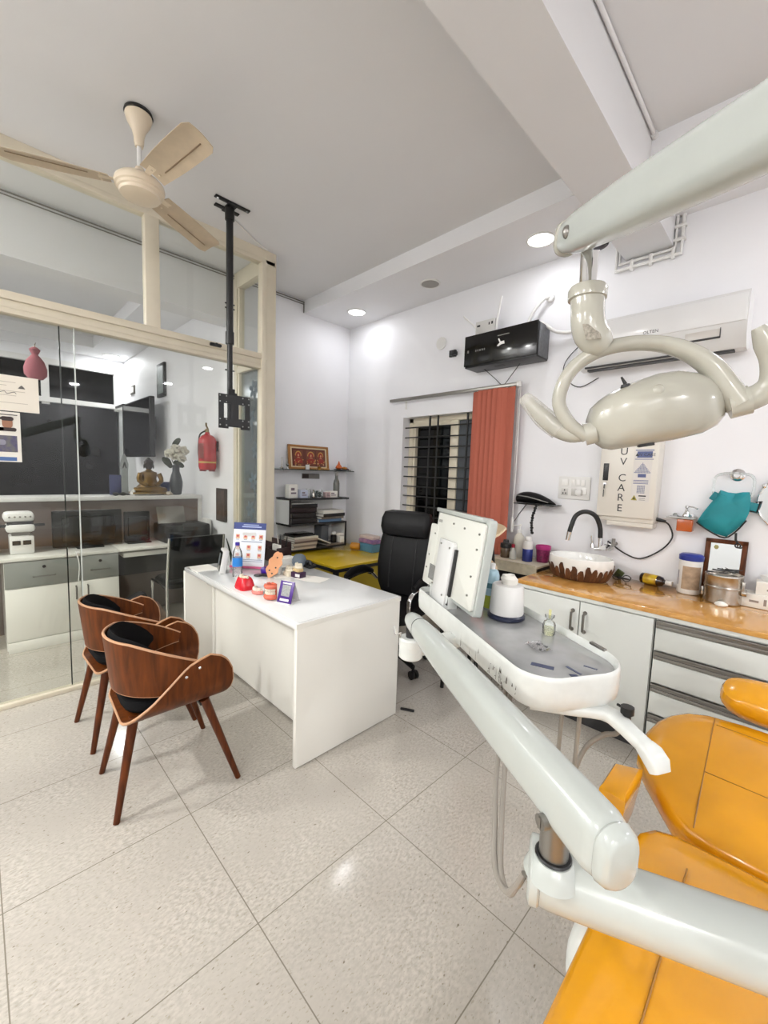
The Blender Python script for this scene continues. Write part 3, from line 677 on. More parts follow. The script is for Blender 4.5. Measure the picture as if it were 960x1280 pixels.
# sunglasses-like black holder
c = (-2.60, 1.80)
mb = MB().cbox((c[0], c[1], zt + .012), (.11, .07, .024), .008).cbox((c[0] - .02, c[1], zt + .035), (.05, .05, .03), .01).ell((c[0] + .035, c[1] - .01, zt + .035), (.02, .016, .018), 12, 8)
solo('tape_dispenser', 'small black tape dispenser at the back edge of the desk', 'tape dispenser', mb, 'black', GD)
solo('black_pouch', 'flat black card wallet under the peach card', 'wallet', MB().cbox((-2.56, 1.42, zt + .006), (.09, .05, .011), .004, R=Euler((0, 0, .7))), 'black', GD)
# ------------------------------------------------------------------ office chair
t = thing('office_chair', 'black high-back office chair with chrome armrests behind the desk', 'office chair', (-2.19, 2.29, 0), math.radians(15))
def slab(prof, w_of, yf, th):
    """upholstered back: list of (z, halfwidth, y, thickness)"""
    rr = []
    for z, hw, y, d in prof:
        rr.append([Vector((hw * math.copysign(abs(math.cos(a)) ** .35, math.cos(a)), y + d * math.copysign(abs(math.sin(a)) ** .6, math.sin(a)), z)) for a in [2 * math.pi * k / 28 for k in range(28)]])
    return rr
P(t, 'backrest', MB().rings(slab([(.50, .16, .20, .02), (.52, .20, .20, .045), (.60, .235, .205, .055), (.75, .25, .22, .055), (.92, .245, .25, .055), (1.05, .225, .275, .05), (1.14, .20, .285, .045), (1.17, .15, .288, .02)], 0, 0, 0)), 'blackleather', local=True)
P(t, 'headrest', MB().rings(slab([(.985, .15, .205, .02), (1.0, .205, .205, .045), (1.06, .222, .21, .06), (1.13, .222, .225, .06), (1.18, .205, .235, .045), (1.195, .15, .24, .015)], 0, 0, 0)), 'blackleather', local=True)
mb = MB()
for x in (-.11, .11): mb.tube([(x, .148, .56), (x * 1.02, .163, .75), (x, .195, .93), (x, .215, .98)], .006, 6)
P(t, 'backrest_seam', mb, 'black', local=True)
P(t, 'seat', MB().dome(rrect(.52, .50, .12, 7), [(.85, .40), (.97, .415), (1, .45), (.98, .485), (.88, .505), (.5, .512), (.1, .512)], Matrix.Translation((0, -.02, 0))), 'blackleather', local=True)
for sx in (-1, 1):
    arm = P(t, 'armrest', MB().tube([(sx * .285, .17, .66), (sx * .30, .06, .705), (sx * .30, -.10, .71), (sx * .295, -.20, .685)], [.026, .034, .034, .024], 12, smooth=4, ry=.75), 'blackleather', local=True)
    P(arm, 'armrest_frame', MB().tube([(sx * .27, .22, .60), (sx * .292, .12, .672), (sx * .298, -.1, .675), (sx * .292, -.24, .64), (sx * .28, -.25, .54), (sx * .25, -.16, .44), (sx * .2, -.1, .405)], .014, 10, smooth=5, ry=1.4), 'chrome', 'chrome armrest frame', local=True)
P(t, 'gas_lift', MB().cyl((0, 0, .10), (0, 0, .40), .028, n=16).cyl((0, 0, .1), (0, 0, .26), .036, n=16).cbox((0, 0, .395), (.2, .25, .03), .01), 'black', local=True)
for k in range(5):
    a = math.radians(-72 * k - 25); d = Vector((math.cos(a), math.sin(a), 0))
    leg = P(t, 'leg', MB().tube([d * .03 + Vector((0, 0, .125)), d * .16 + Vector((0, 0, .115)), d * .31 + Vector((0, 0, .085))], [.03, .026, .018], 10, smooth=3), 'black', local=True)
    n_ = Vector((-d.y, d.x, 0)); c = d * .315 + Vector((0, 0, .032))
    P(leg, 'caster', MB().cyl(c - n_ * .027, c - n_ * .006, .032, n=18).cyl(c + n_ * .006, c + n_ * .027, .032, n=18).cyl(c, c + Vector((0, 0, .06)), .008, n=8).cbox(c + Vector((0, 0, .02)), (.03, .03, .04), .01), 'black', local=True)
solo('floor_strip', 'short black strip lying on the floor by the desk end', 'strip', MB().cbox((-1.635, 1.90, .006), (.09, .016, .012), .003, R=Euler((0, 0, .5))), 'black')

# ------------------------------------------------------------------ alcove wall: glass shelf, box shelves, yellow side table
M['book'] = mat('dark book', '#191517', .4)
t = thing('glass_shelf', 'thin glass wall shelf holding the framed picture', 'shelf', (-3.78, 2.68, 1.50))
P(t, 'glass', MB().box(XL, XL + .17, 2.13, 3.165, 1.497, 1.505, .001), mat('smoked green glass', '#3c4644', .08))
for y in (2.3, 3.0): P(t, 'bracket', MB().cbox((XL + .02, y, 1.492), (.04, .02, .018), .004), 'chrome')
zs = 1.5055
t = thing('framed_picture', 'wide gold-framed devotional print leaning on the glass shelf', 'picture', (-3.80, 2.615, zs), math.radians(90))
R = Euler((math.radians(-7), 0, 0)); Mx = R.to_matrix().to_4x4()
mb = MB()
for a in ((-.26, .26, 0, .022), (-.26, .26, .238, .26), (-.26, -.235, .0, .26), (.235, .26, 0, .26)): mb.box(a[0], a[1], -.014, .008, a[2], a[3], .003, M4=Mx)
P(t, 'frame', mb, mat('gilt frame', '#a5733e', .3, .3), local=True)
P(t, 'mat_board', MB().box(-.24, .24, -.006, .0, .018, .242, M4=Mx), mat('picture mount', '#d8c7a4', .5), local=True)
mb = MB(); rnd = random.Random(11)
mb.slot(0).box(-.215, .215, -.008, -.006, .035, .222, M4=Mx)
for cx, w_ in ((-.14, 1.0), (.02, 1.15), (.15, .95)):
    mb.slot(1).box(cx - .058, cx + .058, -.009, -.0075, .045, .205, M4=Mx)
    mb.slot(4).ell(Mx @ Vector((cx, -.009, .150)), (.040 * w_, .002, .046), 18, 6).slot(2).ell(Mx @ Vector((cx, -.0098, .147)), (.031 * w_, .002, .037), 16, 6)
    mb.slot(3).ell(Mx @ Vector((cx, -.0108, .15)), (.013, .002, .017), 12, 6).slot(4).ell(Mx @ Vector((cx, -.0108, .176)), (.011, .002, .013), 10, 6)
    mb.slot(2).ell(Mx @ Vector((cx, -.0098, .085)), (.05 * w_, .002, .038), 16, 6).slot(3).ell(Mx @ Vector((cx, -.0108, .112)), (.022 * w_, .002, .018), 12, 6)
    for k in range(16): mb.slot((4, 2, 3, 4)[k % 4]).ell(Mx @ Vector((cx + rnd.uniform(-.058, .058), -.0116, rnd.uniform(.042, .105))), (.007, .0015, .006), 8, 5)
P(t, 'print', mb, [mat('print maroon', '#5c2a22', .3), mat('print dark', '#74402d', .3), mat('print red', '#96332a', .3), mat('print skin', '#d1a277', .3), mat('print gold', '#c7954a', .3)], local=True)
GS = 'small things on the glass shelf'
def cup(name, lab, cat, x, y, prof, m, g=GS): return solo(name, lab, cat, MB().lathe([(r, zs + z) for r, z in prof], (x, y, 0), 20), m, g)
cup('incense_holder', 'thin dark incense holder at the left end of the glass shelf', 'incense holder', -3.78, 2.26, [(.02, 0), (.022, .008), (.006, .02), (.005, .10), (.002, .12)], 'steel')
cup('oil_lamp', 'small silver lamp at the left end of the glass shelf', 'lamp', -3.755, 2.31, [(.02, 0), (.014, .012), (.006, .025), (.016, .04), (.018, .05), (.004, .052)], 'chrome')
cup('white_cup', 'white votive cup before the framed picture', 'cup', -3.735, 2.545, [(.019, 0), (.021, .005), (.022, .05), (.018, .052)], 'white')
mb = MB().lathe([(.02, zs), (.012, zs + .008), (.012, zs + .016), (.026, zs + .03), (.012, zs + .036)], (-3.735, 2.70, 0), 16)
solo('brass_lamp', 'small brass oil lamp before the framed picture', 'lamp', mb, mat('brass', '#b98d43', .3, .8), GS)
solo('garland', 'low bed of yellow flowers along the picture foot', 'flowers', (lambda mb: [mb.ell((-3.745 + .012 * math.sin(k * 5), 2.60 + .012 * k, zs + .011), (.012, .011, .011), 8, 6) for k in range(20) if k not in (7, 8, 9)] and mb)(MB()), mat('garland', '#b98a52', .7), GS)
mb = MB().lathe([(.05, zs), (.085, zs + .006), (.09, zs + .014), (.085, zs + .016), (.03, zs + .009)], (-3.76, 3.03, 0), 26)
solo('offering_tray', 'dark round offering dish on the right of the glass shelf', 'dish', mb, 'dark', GS)
mb = MB()
mb.lathe([(.022, zs + .0165), (.04, zs + .03), (.034, zs + .048), (.018, zs + .068), (.003, zs + .11)], (-3.76, 2.99, 0), 18)
solo('flame_ornament', 'orange flame-shaped ornament in the offering dish', 'ornament', mb, mat('orange ornament', '#c9622e', .5), GS)
mb = MB(); mb.ell((-3.76, 3.07, zs + .03), (.03, .035, .016), 14, 8); solo('marigold_heap', 'heap of orange and gold petals in the offering dish', 'flowers', mb, mat('petals', '#c07c33', .8, bump=.8, bscale=100), GS)
mb = MB(); mb.ell((-3.765, 3.105, zs + .030), (.02, .012, .012), 10, 7).cyl((-3.765, 3.12, zs + .008), (-3.765, 3.12, zs + .026), .02, n=14)
solo('small_pot', 'small dark red pot in the offering dish', 'pot', mb, mat('dark red', '#5f2623', .5), GS)
cup('tea_light', 'silver tea light at the right end of the glass shelf', 'candle', -3.75, 3.14, [(.017, 0), (.018, .002), (.018, .014), (.015, .015)], 'steel')
t = thing('switch_plate', 'small wall plate with dark switches under the glass shelf', 'switch', (XL, 2.67, 1.43))
P(t, 'plate', MB().box(XL, XL + .008, 2.555, 2.79, 1.405, 1.462, .002), mat('grey plate', '#8d8b86', .4))
P(t, 'rocker', MB().box(XL + .007, XL + .013, 2.56, 2.64, 1.41, 1.457, .002), mat('brown rocker', '#3c2f2b', .4))
P(t, 'socket', MB().box(XL + .007, XL + .010, 2.65, 2.785, 1.418, 1.457, .002), 'metalgrey')
# staggered box shelves
t = thing('wall_box_shelf', 'white wall-hung box shelves with black front edges', 'shelf', (-3.73, 2.64, .66))
FX0, FX1 = XL, -3.60
P(t, 'side_panel', MB().box(FX0, FX1 - .004, 2.245, 2.262, .925, 1.195), 'white').__setitem__('label', 'white left side panel')
P(t, 'top_board', MB().box(FX0, FX1, 2.245, 3.02, 1.188, 1.208), 'dark')
P(t, 'middle_board', MB().box(FX0, FX1, 2.245, 2.99, .922, .942), 'dark')
P(t, 'bottom_board', MB().box(FX0, FX1, 2.245, 2.99, .662, .682), 'dark')
P(t, 'right_panel', MB().box(FX0, FX1, 2.975, 2.99, .68, .924), 'white')
P(t, 'back_panel', MB().box(FX0, FX0 + .01, 2.26, 2.98, .67, 1.19), 'white')
P(t, 'black_edging', MB().box(FX1 - .004, FX1 + .002, 2.243, 2.264, .92, 1.208).box(FX1 - .004, FX1 + .002, 2.97, 2.992, .662, .942), 'book')
GB = 'books and boxes in the wall box shelf'
M['bookblue'] = mat('blue cover', '#5f7d9d', .4); M['magcover'] = mat('magazine', '#8d8279', .5, noise=.4, nscale=30)
def bookv(name, lab, x0, x1, y0, y1, z0, z1, m, rz=0, pages=True):
    c = ((x0 + x1) / 2, (y0 + y1) / 2, z0); R = Euler((0, 0, rz))
    t = thing(name, lab, 'book', c, rz, GB); dx, dy, h = x1 - x0, y1 - y0, z1 - z0
    mb = MB().box(-dx / 2, dx / 2, -dy / 2, dy / 2, 0, .004).box(-dx / 2, dx / 2, -dy / 2, dy / 2, h - .004, h).box(dx / 2 - .005, dx / 2, -dy / 2, dy / 2, 0, h, .001)
    P(t, 'cover', mb, m, local=True); P(t, 'pages', MB().box(-dx / 2 + .004, dx / 2 - .006, -dy / 2 + .004, dy / 2 - .004, .004, h - .004), 'paper', local=True)
bookv('book', 'thick black book at the bottom left of the upper box shelf', -3.80, -3.62, 2.285, 2.60, .9425, 1.0, 'book')
bookv('book', 'thick black book second from the bottom in the upper box shelf', -3.80, -3.62, 2.285, 2.585, 1.0005, 1.055, 'book')
bookv('book', 'thick black book third up, under the loose paper', -3.81, -3.63, 2.285, 2.60, 1.0555, 1.105, mat('black red cover', '#231417', .4))
bookv('book', 'topmost black book in the upper box shelf', -3.80, -3.63, 2.29, 2.61, 1.1055, 1.145, 'book')
solo('paper_sheet', 'loose white paper on the topmost black book', 'paper', MB().cbox((-3.715, 2.44, 1.1495), (.15, .28, .006), .001), 'paper', GB)
bookv('book', 'slim blue book at the bottom right of the upper box shelf', -3.80, -3.615, 2.62, 2.93, .9425, .975, 'bookblue')
bookv('book', 'pale grey book on the slim blue book', -3.80, -3.61, 2.64, 2.96, .9755, 1.0, 'magcover', .06)
bookv('book', 'dark folder under the white papers of the upper box shelf', -3.79, -3.60, 2.65, 2.97, 1.0005, 1.035, 'book', .1)
mb = MB()
for k in range(5): mb.cbox((-3.695, 2.80 + .004 * math.sin(k * 4), 1.039 + .007 * k), (.19, .30, .006), .001, R=Euler((0, 0, .1 + .05 * math.sin(k * 3))))
solo('paper_stack', 'white paper pile on the dark folder in the upper box shelf', 'paper stack', mb, 'paper', GB)
mags = ['lowest', 'second lowest', 'third', 'fourth', 'fifth', 'topmost']
cols = ['#d2c5b2', '#8f8378', '#c9bca8', '#6e5d57', '#b6a79a', '#d8d2c4']
for k in range(6):
    a = .05 * math.sin(k * 2.3); z0 = .6825 + .0215 * k
    bookv('magazine', mags[k] + ' magazine of the pile in the lower box shelf', -3.78, -3.57, 2.27 + .006 * k, 2.56 + .005 * k, z0, z0 + .021, mat('magazine cover', cols[k], .4), a)
z0 = .6825 + .0215 * 6
t = thing('black_tray', 'flat black case lying on the magazine pile', 'case', (-3.68, 2.42, z0), .1, GB)
P(t, 'base', MB().box(-.09, .09, -.14, .14, 0, .018, .004), 'black', local=True)
P(t, 'lid', MB().box(-.085, .08, -.13, .12, .018, .028, .004), 'blackgloss', local=True)
P(t, 'label', MB().box(-.03, .05, -.06, .03, .028, .0285), 'metalgrey', local=True)
mb = MB().cbox((-3.67, 2.675, .745), (.16, .20, .012), .002, R=Euler((math.radians(-22), 0, 0)))
solo('journal', 'pale journal leaning against the magazine pile', 'book', mb, 'paper', GB)
bookv('magazine', 'dark magazine lying right of the magazine pile', -3.79, -3.60, 2.72, 2.955, .6825, .70, 'magcover', .05)
solo('camera_box', 'dark grey box at the back of the lower box shelf', 'box', MB().cbox((-3.77, 2.77, .80), (.13, .10, .19), .004), mat('grey card', '#5e6266', .5), GB)
solo('dark_cup', 'black cup right of the dark grey box', 'cup', MB().lathe([(.03, .7005), (.032, .72), (.034, .78), (.03, .782)], (-3.66, 2.86, 0), 18), 'black', GB)
solo('white_jar', 'round white jar lid on the black cup', 'jar', MB().ell((-3.66, 2.86, .805), (.032, .03, .023), 14, 8), 'white', GB)
solo('white_box', 'small white box on brown base at the right of the lower box shelf', 'box', MB().cbox((-3.66, 2.935, .735), (.12, .06, .07), .003).cbox((-3.66, 2.93, .79), (.10, .075, .03), .004), 'paper', GB)
# things on the top board
zb = 1.2085; GT = 'bottles and cartons on the box shelf top'
def carton(lab, x, y, d, m, rz=0): 
    t = thing('carton', lab, 'box', (x, y, zb), rz, GT)
    P(t, 'body', MB().box(-d[0] / 2, d[0] / 2, -d[1] / 2, d[1] / 2, 0, d[2], .002), m, local=True)
    P(t, 'print', MB().box(d[0] / 2, d[0] / 2 + .0008, -d[1] * .3, d[1] * .3, d[2] * .3, d[2] * .42).box(d[0] / 2, d[0] / 2 + .0008, -d[1] * .3, d[1] * .1, d[2] * .55, d[2] * .75), mat('carton print', '#7d6f77', .5), local=True)
carton('tall white carton at the left end of the box shelf top', -3.70, 2.33, (.07, .11, .14), 'paper', .1)
carton('pale blue carton second from left on the box shelf top', -3.66, 2.44, (.06, .09, .085), mat('pale blue card', '#b9bfd2', .5))
solo('glass_jar', 'clear jar on the box shelf top', 'jar', MB().lathe([(.03, zb), (.034, zb + .01), (.034, zb + .07), (.026, zb + .085), (.026, zb + .095)], (-3.70, 2.535, 0), 20), 'crystal', GT)
mb = MB()
rnd = random.Random(2)
for k in range(10): mb.ell((-3.66 + rnd.uniform(-.02, .02), 2.60 + rnd.uniform(-.05, .05), zb + .018 + rnd.uniform(0, .055)), (.017, .019, .017), 10, 7)
solo('dark_vials', 'cluster of dark glass vials in the middle of the box shelf top', 'vials', mb, mat('dark vial glass', '#4c5350', .15), GT)
for k, (y, m_) in enumerate(((2.56, 'steel'), (2.65, 'white'), (2.70, 'crystal'))):
    solo('small_bottle', ['steel capped small bottle left of the vials', 'white small bottle right of the vials', 'clear small bottle beside the reddish carton'][k], 'bottle', MB().lathe([(.016, zb), (.018, zb + .01), (.018, zb + .055), (.008, zb + .068), (.009, zb + .085), (.006, zb + .087)], (-3.64 - .02 * k, y, 0), 16), m_, GT)
carton('small reddish carton on the box shelf top', -3.65, 2.745, (.05, .06, .06), mat('reddish card', '#c2a7a5', .5))
carton('low white carton beside the grey bottle', -3.68, 2.83, (.08, .11, .07), 'paper')
t = thing('steel_flask', 'tall grey bottle at the right of the box shelf top', 'bottle', (-3.69, 2.905, zb), group=GT)
P(t, 'body', MB().lathe([(.033, zb), (.036, zb + .006), (.036, zb + .15), (.03, zb + .18), (.018, zb + .205), (.0165, zb + .235), (.016, zb + .236)], (-3.69, 2.905, 0), 24), mat('flask grey', '#6f6f6a', .35, .3))
P(t, 'cap', MB().lathe([(.019, zb + .236), (.019, zb + .268), (.015, zb + .27)], (-3.69, 2.905, 0), 20), 'metalgrey')
# yellow side table
t = thing('side_table', 'yellow-topped side table with black edge behind the desk', 'table', (-3.35, 2.72, 0))
tx0, tx1, ty0, ty1 = -3.83, -2.88, 2.28, 3.17
P(t, 'top', MB().box(tx0, tx1, ty0, ty1, .615, .64, .003), mat('yellow laminate', '#cfae1f', .2, coat=.3))
P(t, 'edge', MB().box(tx0, tx1 + .004, ty0 - .004, ty1, .585, .616, .002), 'black')
P(t, 'front_panel', MB().box(tx1 - .03, tx1 - .012, ty0 + .02, ty1 - .01, .06, .585).box(tx0 + .02, tx1 - .03, ty0 + .012, ty0 + .03, .06, .585), mat('yellow panel', '#b39a22', .3))
for x in (tx0 + .03, tx1 - .03):
    for y in (ty0 + .03, ty1 - .03): P(t, 'leg', MB().box(x - .02, x + .02, y - .02, y + .02, 0, .585), 'black')
GY = 'boxes on the yellow side table'
solo('storage_box', 'clear blue lidded box at the back of the yellow table', 'box', MB().cbox((-3.27, 3.06, .6405 + .045), (.22, .14, .09), .008), mat('blue tub', '#4f7d93', .3), GY)
solo('storage_box', 'purple and pink packet on the blue box', 'box', MB().cbox((-3.27, 3.06, .731 + .022), (.24, .13, .042), .008), mat('pink packet', '#b08aa0', .4, col2='#7a5a8a', nscale=14), GY)
solo('storage_box', 'pale packet topmost of the pile on the yellow table', 'box', MB().cbox((-3.29, 3.07, .774 + .02), (.22, .11, .038), .006), mat('pale packet', '#c9b6ad', .4), GY)
solo('tape_roll', 'red ended yellow roll lying on the yellow table', 'roll', MB().cyl((-3.46, 2.96, .681), (-3.36, 3.0, .681), .04, n=20), mat('roll yellow', '#b5791f', .4), GY)
# ------------------------------------------------------------------ on the window wall
t = thing('curtain_rail', 'thin grey metal blind track above the window', 'curtain rail', (-2.37, YW, 2.24))
P(t, 'track', MB().box(-3.08, -1.655, YW - .095, YW - .06, 2.225, 2.253, .004), 'metalgrey')
for x in (-2.93, -1.75): P(t, 'bracket', MB().box(x - .012, x + .012, YW - .075, YW, 2.238, 2.26, .003).cbox((x, YW - .004, 2.20), (.02, .008, .09), .002), 'white')
P(t, 'end_cap', MB().box(-1.665, -1.64, YW - .1, YW - .055, 2.218, 2.26, .005), 'white')
M['slatA'] = mat('terracotta blind', '#ac5c48', .8, bump=.3, bscale=400); M['slatB'] = mat('terracotta blind lit', '#b9604a', .75, bump=.3, bscale=400)
t = thing('vertical_blind', 'terracotta vertical blind drawn to the right of the window', 'blind', (-1.87, YW - .08, .84))
xs = [(-2.035, 12)] + [(-1.972 + .0235 * k, -24 + (20 if k % 2 else -22)) for k in range(9)] + [(-1.757, -30), (-1.712, 12)]
for k, (x, a) in enumerate(xs):
    R = Euler((0, 0, math.radians(-a))).to_matrix(); hw = .046; cr = .017 if 0 < k < 10 else .006
    g = [[Vector((x, YW - .08 - .001 * k, 0)) + R @ Vector((hw * (j / 6 * 2 - 1), -cr * (1 - (j / 6 * 2 - 1) ** 2), 2.22 - 1.37 * i / 3)) for j in range(7)] for i in range(4)]
    P(t, 'slat', MB().sheet(g, .0016), 'slatA')
P(t, 'hanger', (lambda mb: [mb.box(x - .006, x + .006, YW - .083, YW - .077, 2.212, 2.232) for x, a in xs] and mb)(MB()), 'white')
P(t, 'control_chain', MB().tube([(-1.648, YW - .06, 2.22), (-1.648, YW - .055, 1.6), (-1.65, YW - .05, 1.05)], .0035, 6).tube([(-1.664, YW - .06, 2.22), (-1.662, YW - .055, 1.6), (-1.65, YW - .05, 1.05)], .0025, 6), 'white')
P(t, 'chain_weight', MB().box(-1.66, -1.638, YW - .062, YW - .04, 1.05, 1.17, .004), 'white')
# inverter box
ux0, ux1, uz0, uz1, uy = -2.105, -1.47, 2.40, 2.655, YW - .185
t = thing('inverter_box', 'black wall-mounted power inverter box above the blind', 'inverter', ((ux0 + ux1) / 2, YW, uz0))
P(t, 'case', MB().box(ux0, ux1, uy, YW, uz0, uz1, .006), mat('inverter metal', '#1f2021', .35))
P(t, 'front_panel', MB().box(ux0 - .004, ux1 + .002, uy - .012, uy, uz0 + .012, uz1 + .004, .005), 'blackgloss')
P(t, 'side_cover', MB().box(ux1, ux1 + .006, uy + .012, YW - .01, uz0 + .01, uz1 - .008, .002), mat('zinc side', '#74767a', .45, .3, noise=.3, nscale=40))
P(t, 'badge', MB().prism([(0, 0), (.03, .012), (.055, .012), (.05, .035), (.02, .034), (.006, .06), (-.004, .058), (.012, .026), (-.012, .006)], .0015, frameM((-1.79, uy - .0122, 2.525), (1, 0, 0), (0, 0, 1))), 'white', 'white emblem')
mb = MB().box(-1.80, -1.70, uy - .0135, uy - .012, 2.605, 2.612)
for k in range(5): mb.box(-2.0 + .02 * k, -1.99 + .02 * k, uy - .0135, uy - .012, 2.52, 2.535)
P(t, 'marking', mb, mat('marking grey', '#7b7a77', .5))
P(t, 'power_button', MB().cbox((-2.07, uy - .013, 2.53), (.014, .006, .02), .002), 'metalgrey')
P(t, 'vent', MB().box(-1.86, -1.78, uy + .06, uy + .1, uz0 - .003, uz0 + .002), 'black')
t = thing('wifi_router', 'white router with two aerials standing on the inverter', 'router', (-1.98, YW - .10, uz1))
z_ = uz1 + .0005
P(t, 'body', MB().box(-2.065, -1.885, YW - .115, YW - .085, z_, z_ + .135, .004), mat('router white', '#cfcdc9', .4))
P(t, 'aerial', MB().tube([(-2.065, YW - .10, z_ + .09), (-2.10, YW - .10, z_ + .125), (-2.19, YW - .12, z_ + .21)], [.008, .008, .006], 8), 'white')
P(t, 'aerial', MB().tube([(-1.875, YW - .10, z_ + .02), (-1.872, YW - .10, z_ + .11), (-1.835, YW - .11, z_ + .29)], [.009, .010, .008], 8), 'white')
P(t, 'ports', MB().box(-2.05, -2.02, YW - .1165, YW - .115, z_ + .09, z_ + .105).box(-1.94, -1.93, YW - .1165, YW - .115, z_ + .09, z_ + .11).box(-1.915, -1.90, YW - .1165, YW - .115, z_ + .09, z_ + .112), 'dark')
solo('power_conduit', 'white flexible conduit looping from the wall into the inverter', 'conduit', MB().tube([(-1.475, YW - .01, 2.865), (-1.50, YW - .05, 2.86), (-1.57, YW - .07, 2.78), (-1.63, YW - .075, 2.66)], .013, 10, smooth=6).cyl((-1.475, YW - .03, 2.868), (-1.475, YW, 2.868), .03, n=16), 'white')
solo('power_conduit', 'white flexible conduit sagging from the inverter towards the air conditioner', 'conduit', MB().tube([(-1.60, YW - .07, 2.667), (-1.50, YW - .075, 2.672), (-1.40, YW - .05, 2.595), (-1.28, YW - .03, 2.575), (-1.19, YW - .03, 2.63)], .013, 10, smooth=6), 'white')
solo('inverter_cable', 'thin black cable hanging in a V under the inverter', 'cable', MB().tube([(-1.98, YW - .08, uz0 + .002), (-1.90, YW - .03, 2.32), (-1.83, YW - .02, 2.262), (-1.76, YW - .03, 2.32), (-1.66, YW - .07, uz0 + .002)], .003, 6, smooth=4), 'black')
solo('wall_cable', 'thin black cable looping on the wall left of the air conditioner', 'cable', MB().tube([(-1.15, YW - .02, 2.53), (-1.30, YW - .02, 2.40), (-1.335, YW - .02, 2.30), (-1.29, YW - .02, 2.22), (-1.20, YW - .02, 2.17), (-1.08, YW - .02, 2.22)], .0035, 6, smooth=5), 'black')
solo('wall_hook', 'small black clip holder on the wall left of the inverter', 'clip', MB().box(-2.40, -2.33, YW - .025, YW, 2.58, 2.64, .004).cbox((-2.33, YW - .035, 2.605), (.03, .06, .035), .006).cyl((-2.355, YW - .06, 2.60), (-2.355, YW - .02, 2.60), .018, n=12), 'black')
solo('blanking_plate', 'round white blanking cap on the wall', 'cap', MB().cyl((-2.51, YW - .012, 2.73), (-2.51, YW, 2.73), .055, .058, n=28), 'white')
# split air conditioner
ax0, ax1, az0, az1, ay = -1.165, -.285, 2.255, 2.56, YW - .20
t = thing('air_conditioner', 'white split air conditioner high on the window wall', 'air conditioner', ((ax0 + ax1) / 2, YW, az0))
prof = [(YW, az0 + .03), (YW, az1), (YW - .06, az1 + .002), (ay + .01, az1 - .01), (ay - .008, az1 - .05), (ay - .012, az0 + .13), (ay - .004, az0 + .105), (ay + .004, az0 + .06), (ay + .05, az0), (ay + .12, az0 - .005)]
P(t, 'body', MB().rings([[Vector((x, y, z)) for y, z in prof] for x in (ax0, ax0 + .004, ax1 - .004, ax1)]), mat('ac white', '#dcdcdb', .3))
P(t, 'front_panel', MB().box(ax0 + .006, ax1 - .006, ay - .018, ay - .008, az0 + .128, az1 - .03, .005), mat('ac panel', '#e2e2e2', .22, coat=.2))
P(t, 'display_window', MB().box(-.60, -.42, ay - .008, ay - .001, az0 + .015 + .045, az0 + .105, .003).__class__().box(-.56, -.40, ay - .005, ay + .008, az0 + .065, az0 + .11, .002), mat('ac display', '#cfcac4', .2))
P(t, 'display_edge', MB().box(-.56, -.398, ay - .007, ay + .01, az0 + .058, az0 + .066).box(-.40, -.396, ay - .007, ay + .008, az0 + .06, az0 + .112), 'dark')
P(t, 'louvre', MB().box(ax0 + .04, -.62, ay + .03, ay + .045, az0 + .002, az0 + .012).box(ax0 + .05, ax1 - .05, ay + .055, ay + .1, az0 - .012, az0 + .002), 'dark')
P(t, 'brand_lettering', MB().text('OLTEN', .026, frameM((-.735, ay - .0185, az0 + .155), (1, 0, 0), (0, 0, 1)), .0006), 'dark')
# UV cabinet
vx0, vx1, vy, vz0, vz1 = -.985, -.645, YW - .14, 1.20, 1.80
t = thing('uv_steriliser_cabinet', 'white wall cabinet lettered for UV care above the tap', 'cabinet', ((vx0 + vx1) / 2, YW, vz0))
M['uv'] = mat('uv cabinet', '#dcd7cd', .3)
P(t, 'case', MB().box(vx0, vx1, vy + .02, YW, vz0 + .03, vz1, .008).box(vx0 + .06, vx1 - .005, vy + .03, YW, vz0, vz0 + .03, .004), 'uv')
d = P(t, 'door', MB().box(vx0, vx1, vy, vy + .019, vz0 + .06, vz1, .006), 'uv')
P(d, 'door_handle', MB().box(vx0 + .025, vx0 + .058, vy - .004, vy + .002, 1.50, 1.615, .002), 'black', 'black recessed handle')
P(d, 'lock', MB().cyl((vx0 + .042, vy - .008, 1.477), (vx0 + .042, vy + .002, 1.477), .011, n=14), 'chrome')
P(d, 'key', MB().cbox((vx0 + .042, vy - .014, 1.46), (.004, .012, .03), .001).cbox((vx0 + .040, vy - .012, 1.415), (.005, .004, .05), .001), 'dark')
mb = MB()
for ch, z in zip('UVCARE', (1.692, 1.625, 1.519, 1.454, 1.389, 1.319)): mb.text(ch, .068, frameM((-.842, vy - .0006, z), (1, 0, 0), (0, 0, 1)), .0006)
P(d, 'vertical_lettering', mb, 'dark')
FD = lambda x, z: frameM((x, vy - .0012, z), (1, 0, 0), (0, 0, 1))
P(d, 'sticker', MB().box(-.782, -.678, vy - .0008, vy, 1.37, 1.712), mat('sticker', '#d9d4ce', .3))
mb = MB(); mb.slot(0).box(-.765, -.68, vy - .0012, vy - .0008, 1.653, 1.693).box(-.775, -.672, vy - .0012, vy - .0008, 1.697, 1.703).box(-.775, -.672, vy - .0012, vy - .0008, 1.641, 1.645)
mb.slot(1).text('UV CARE', .026, FD(-.716, 1.671), .0003)
mb.slot(1).prism([(-.01, -.008), (.01, -.008), (0, .012)], .0006, FD(-.765, 1.671))
mb.slot(0)
for r_ in range(8):
    n = 1 + 2 * r_
    for k in range(n): mb.box(-.729 + (k - (n - 1) / 2) * .0062 - .0022, -.729 + (k - (n - 1) / 2) * .0062 + .0022, vy - .0012, vy - .0008, 1.617 - .0085 * r_ - .003, 1.617 - .0085 * r_ + .003)
mb.box(-.752, -.706, vy - .0012, vy - .0008, 1.527, 1.549)
for k in range(3): mb.box(-.775, -.69, vy - .0012, vy - .0008, 1.505 - .01 * k, 1.509 - .01 * k)
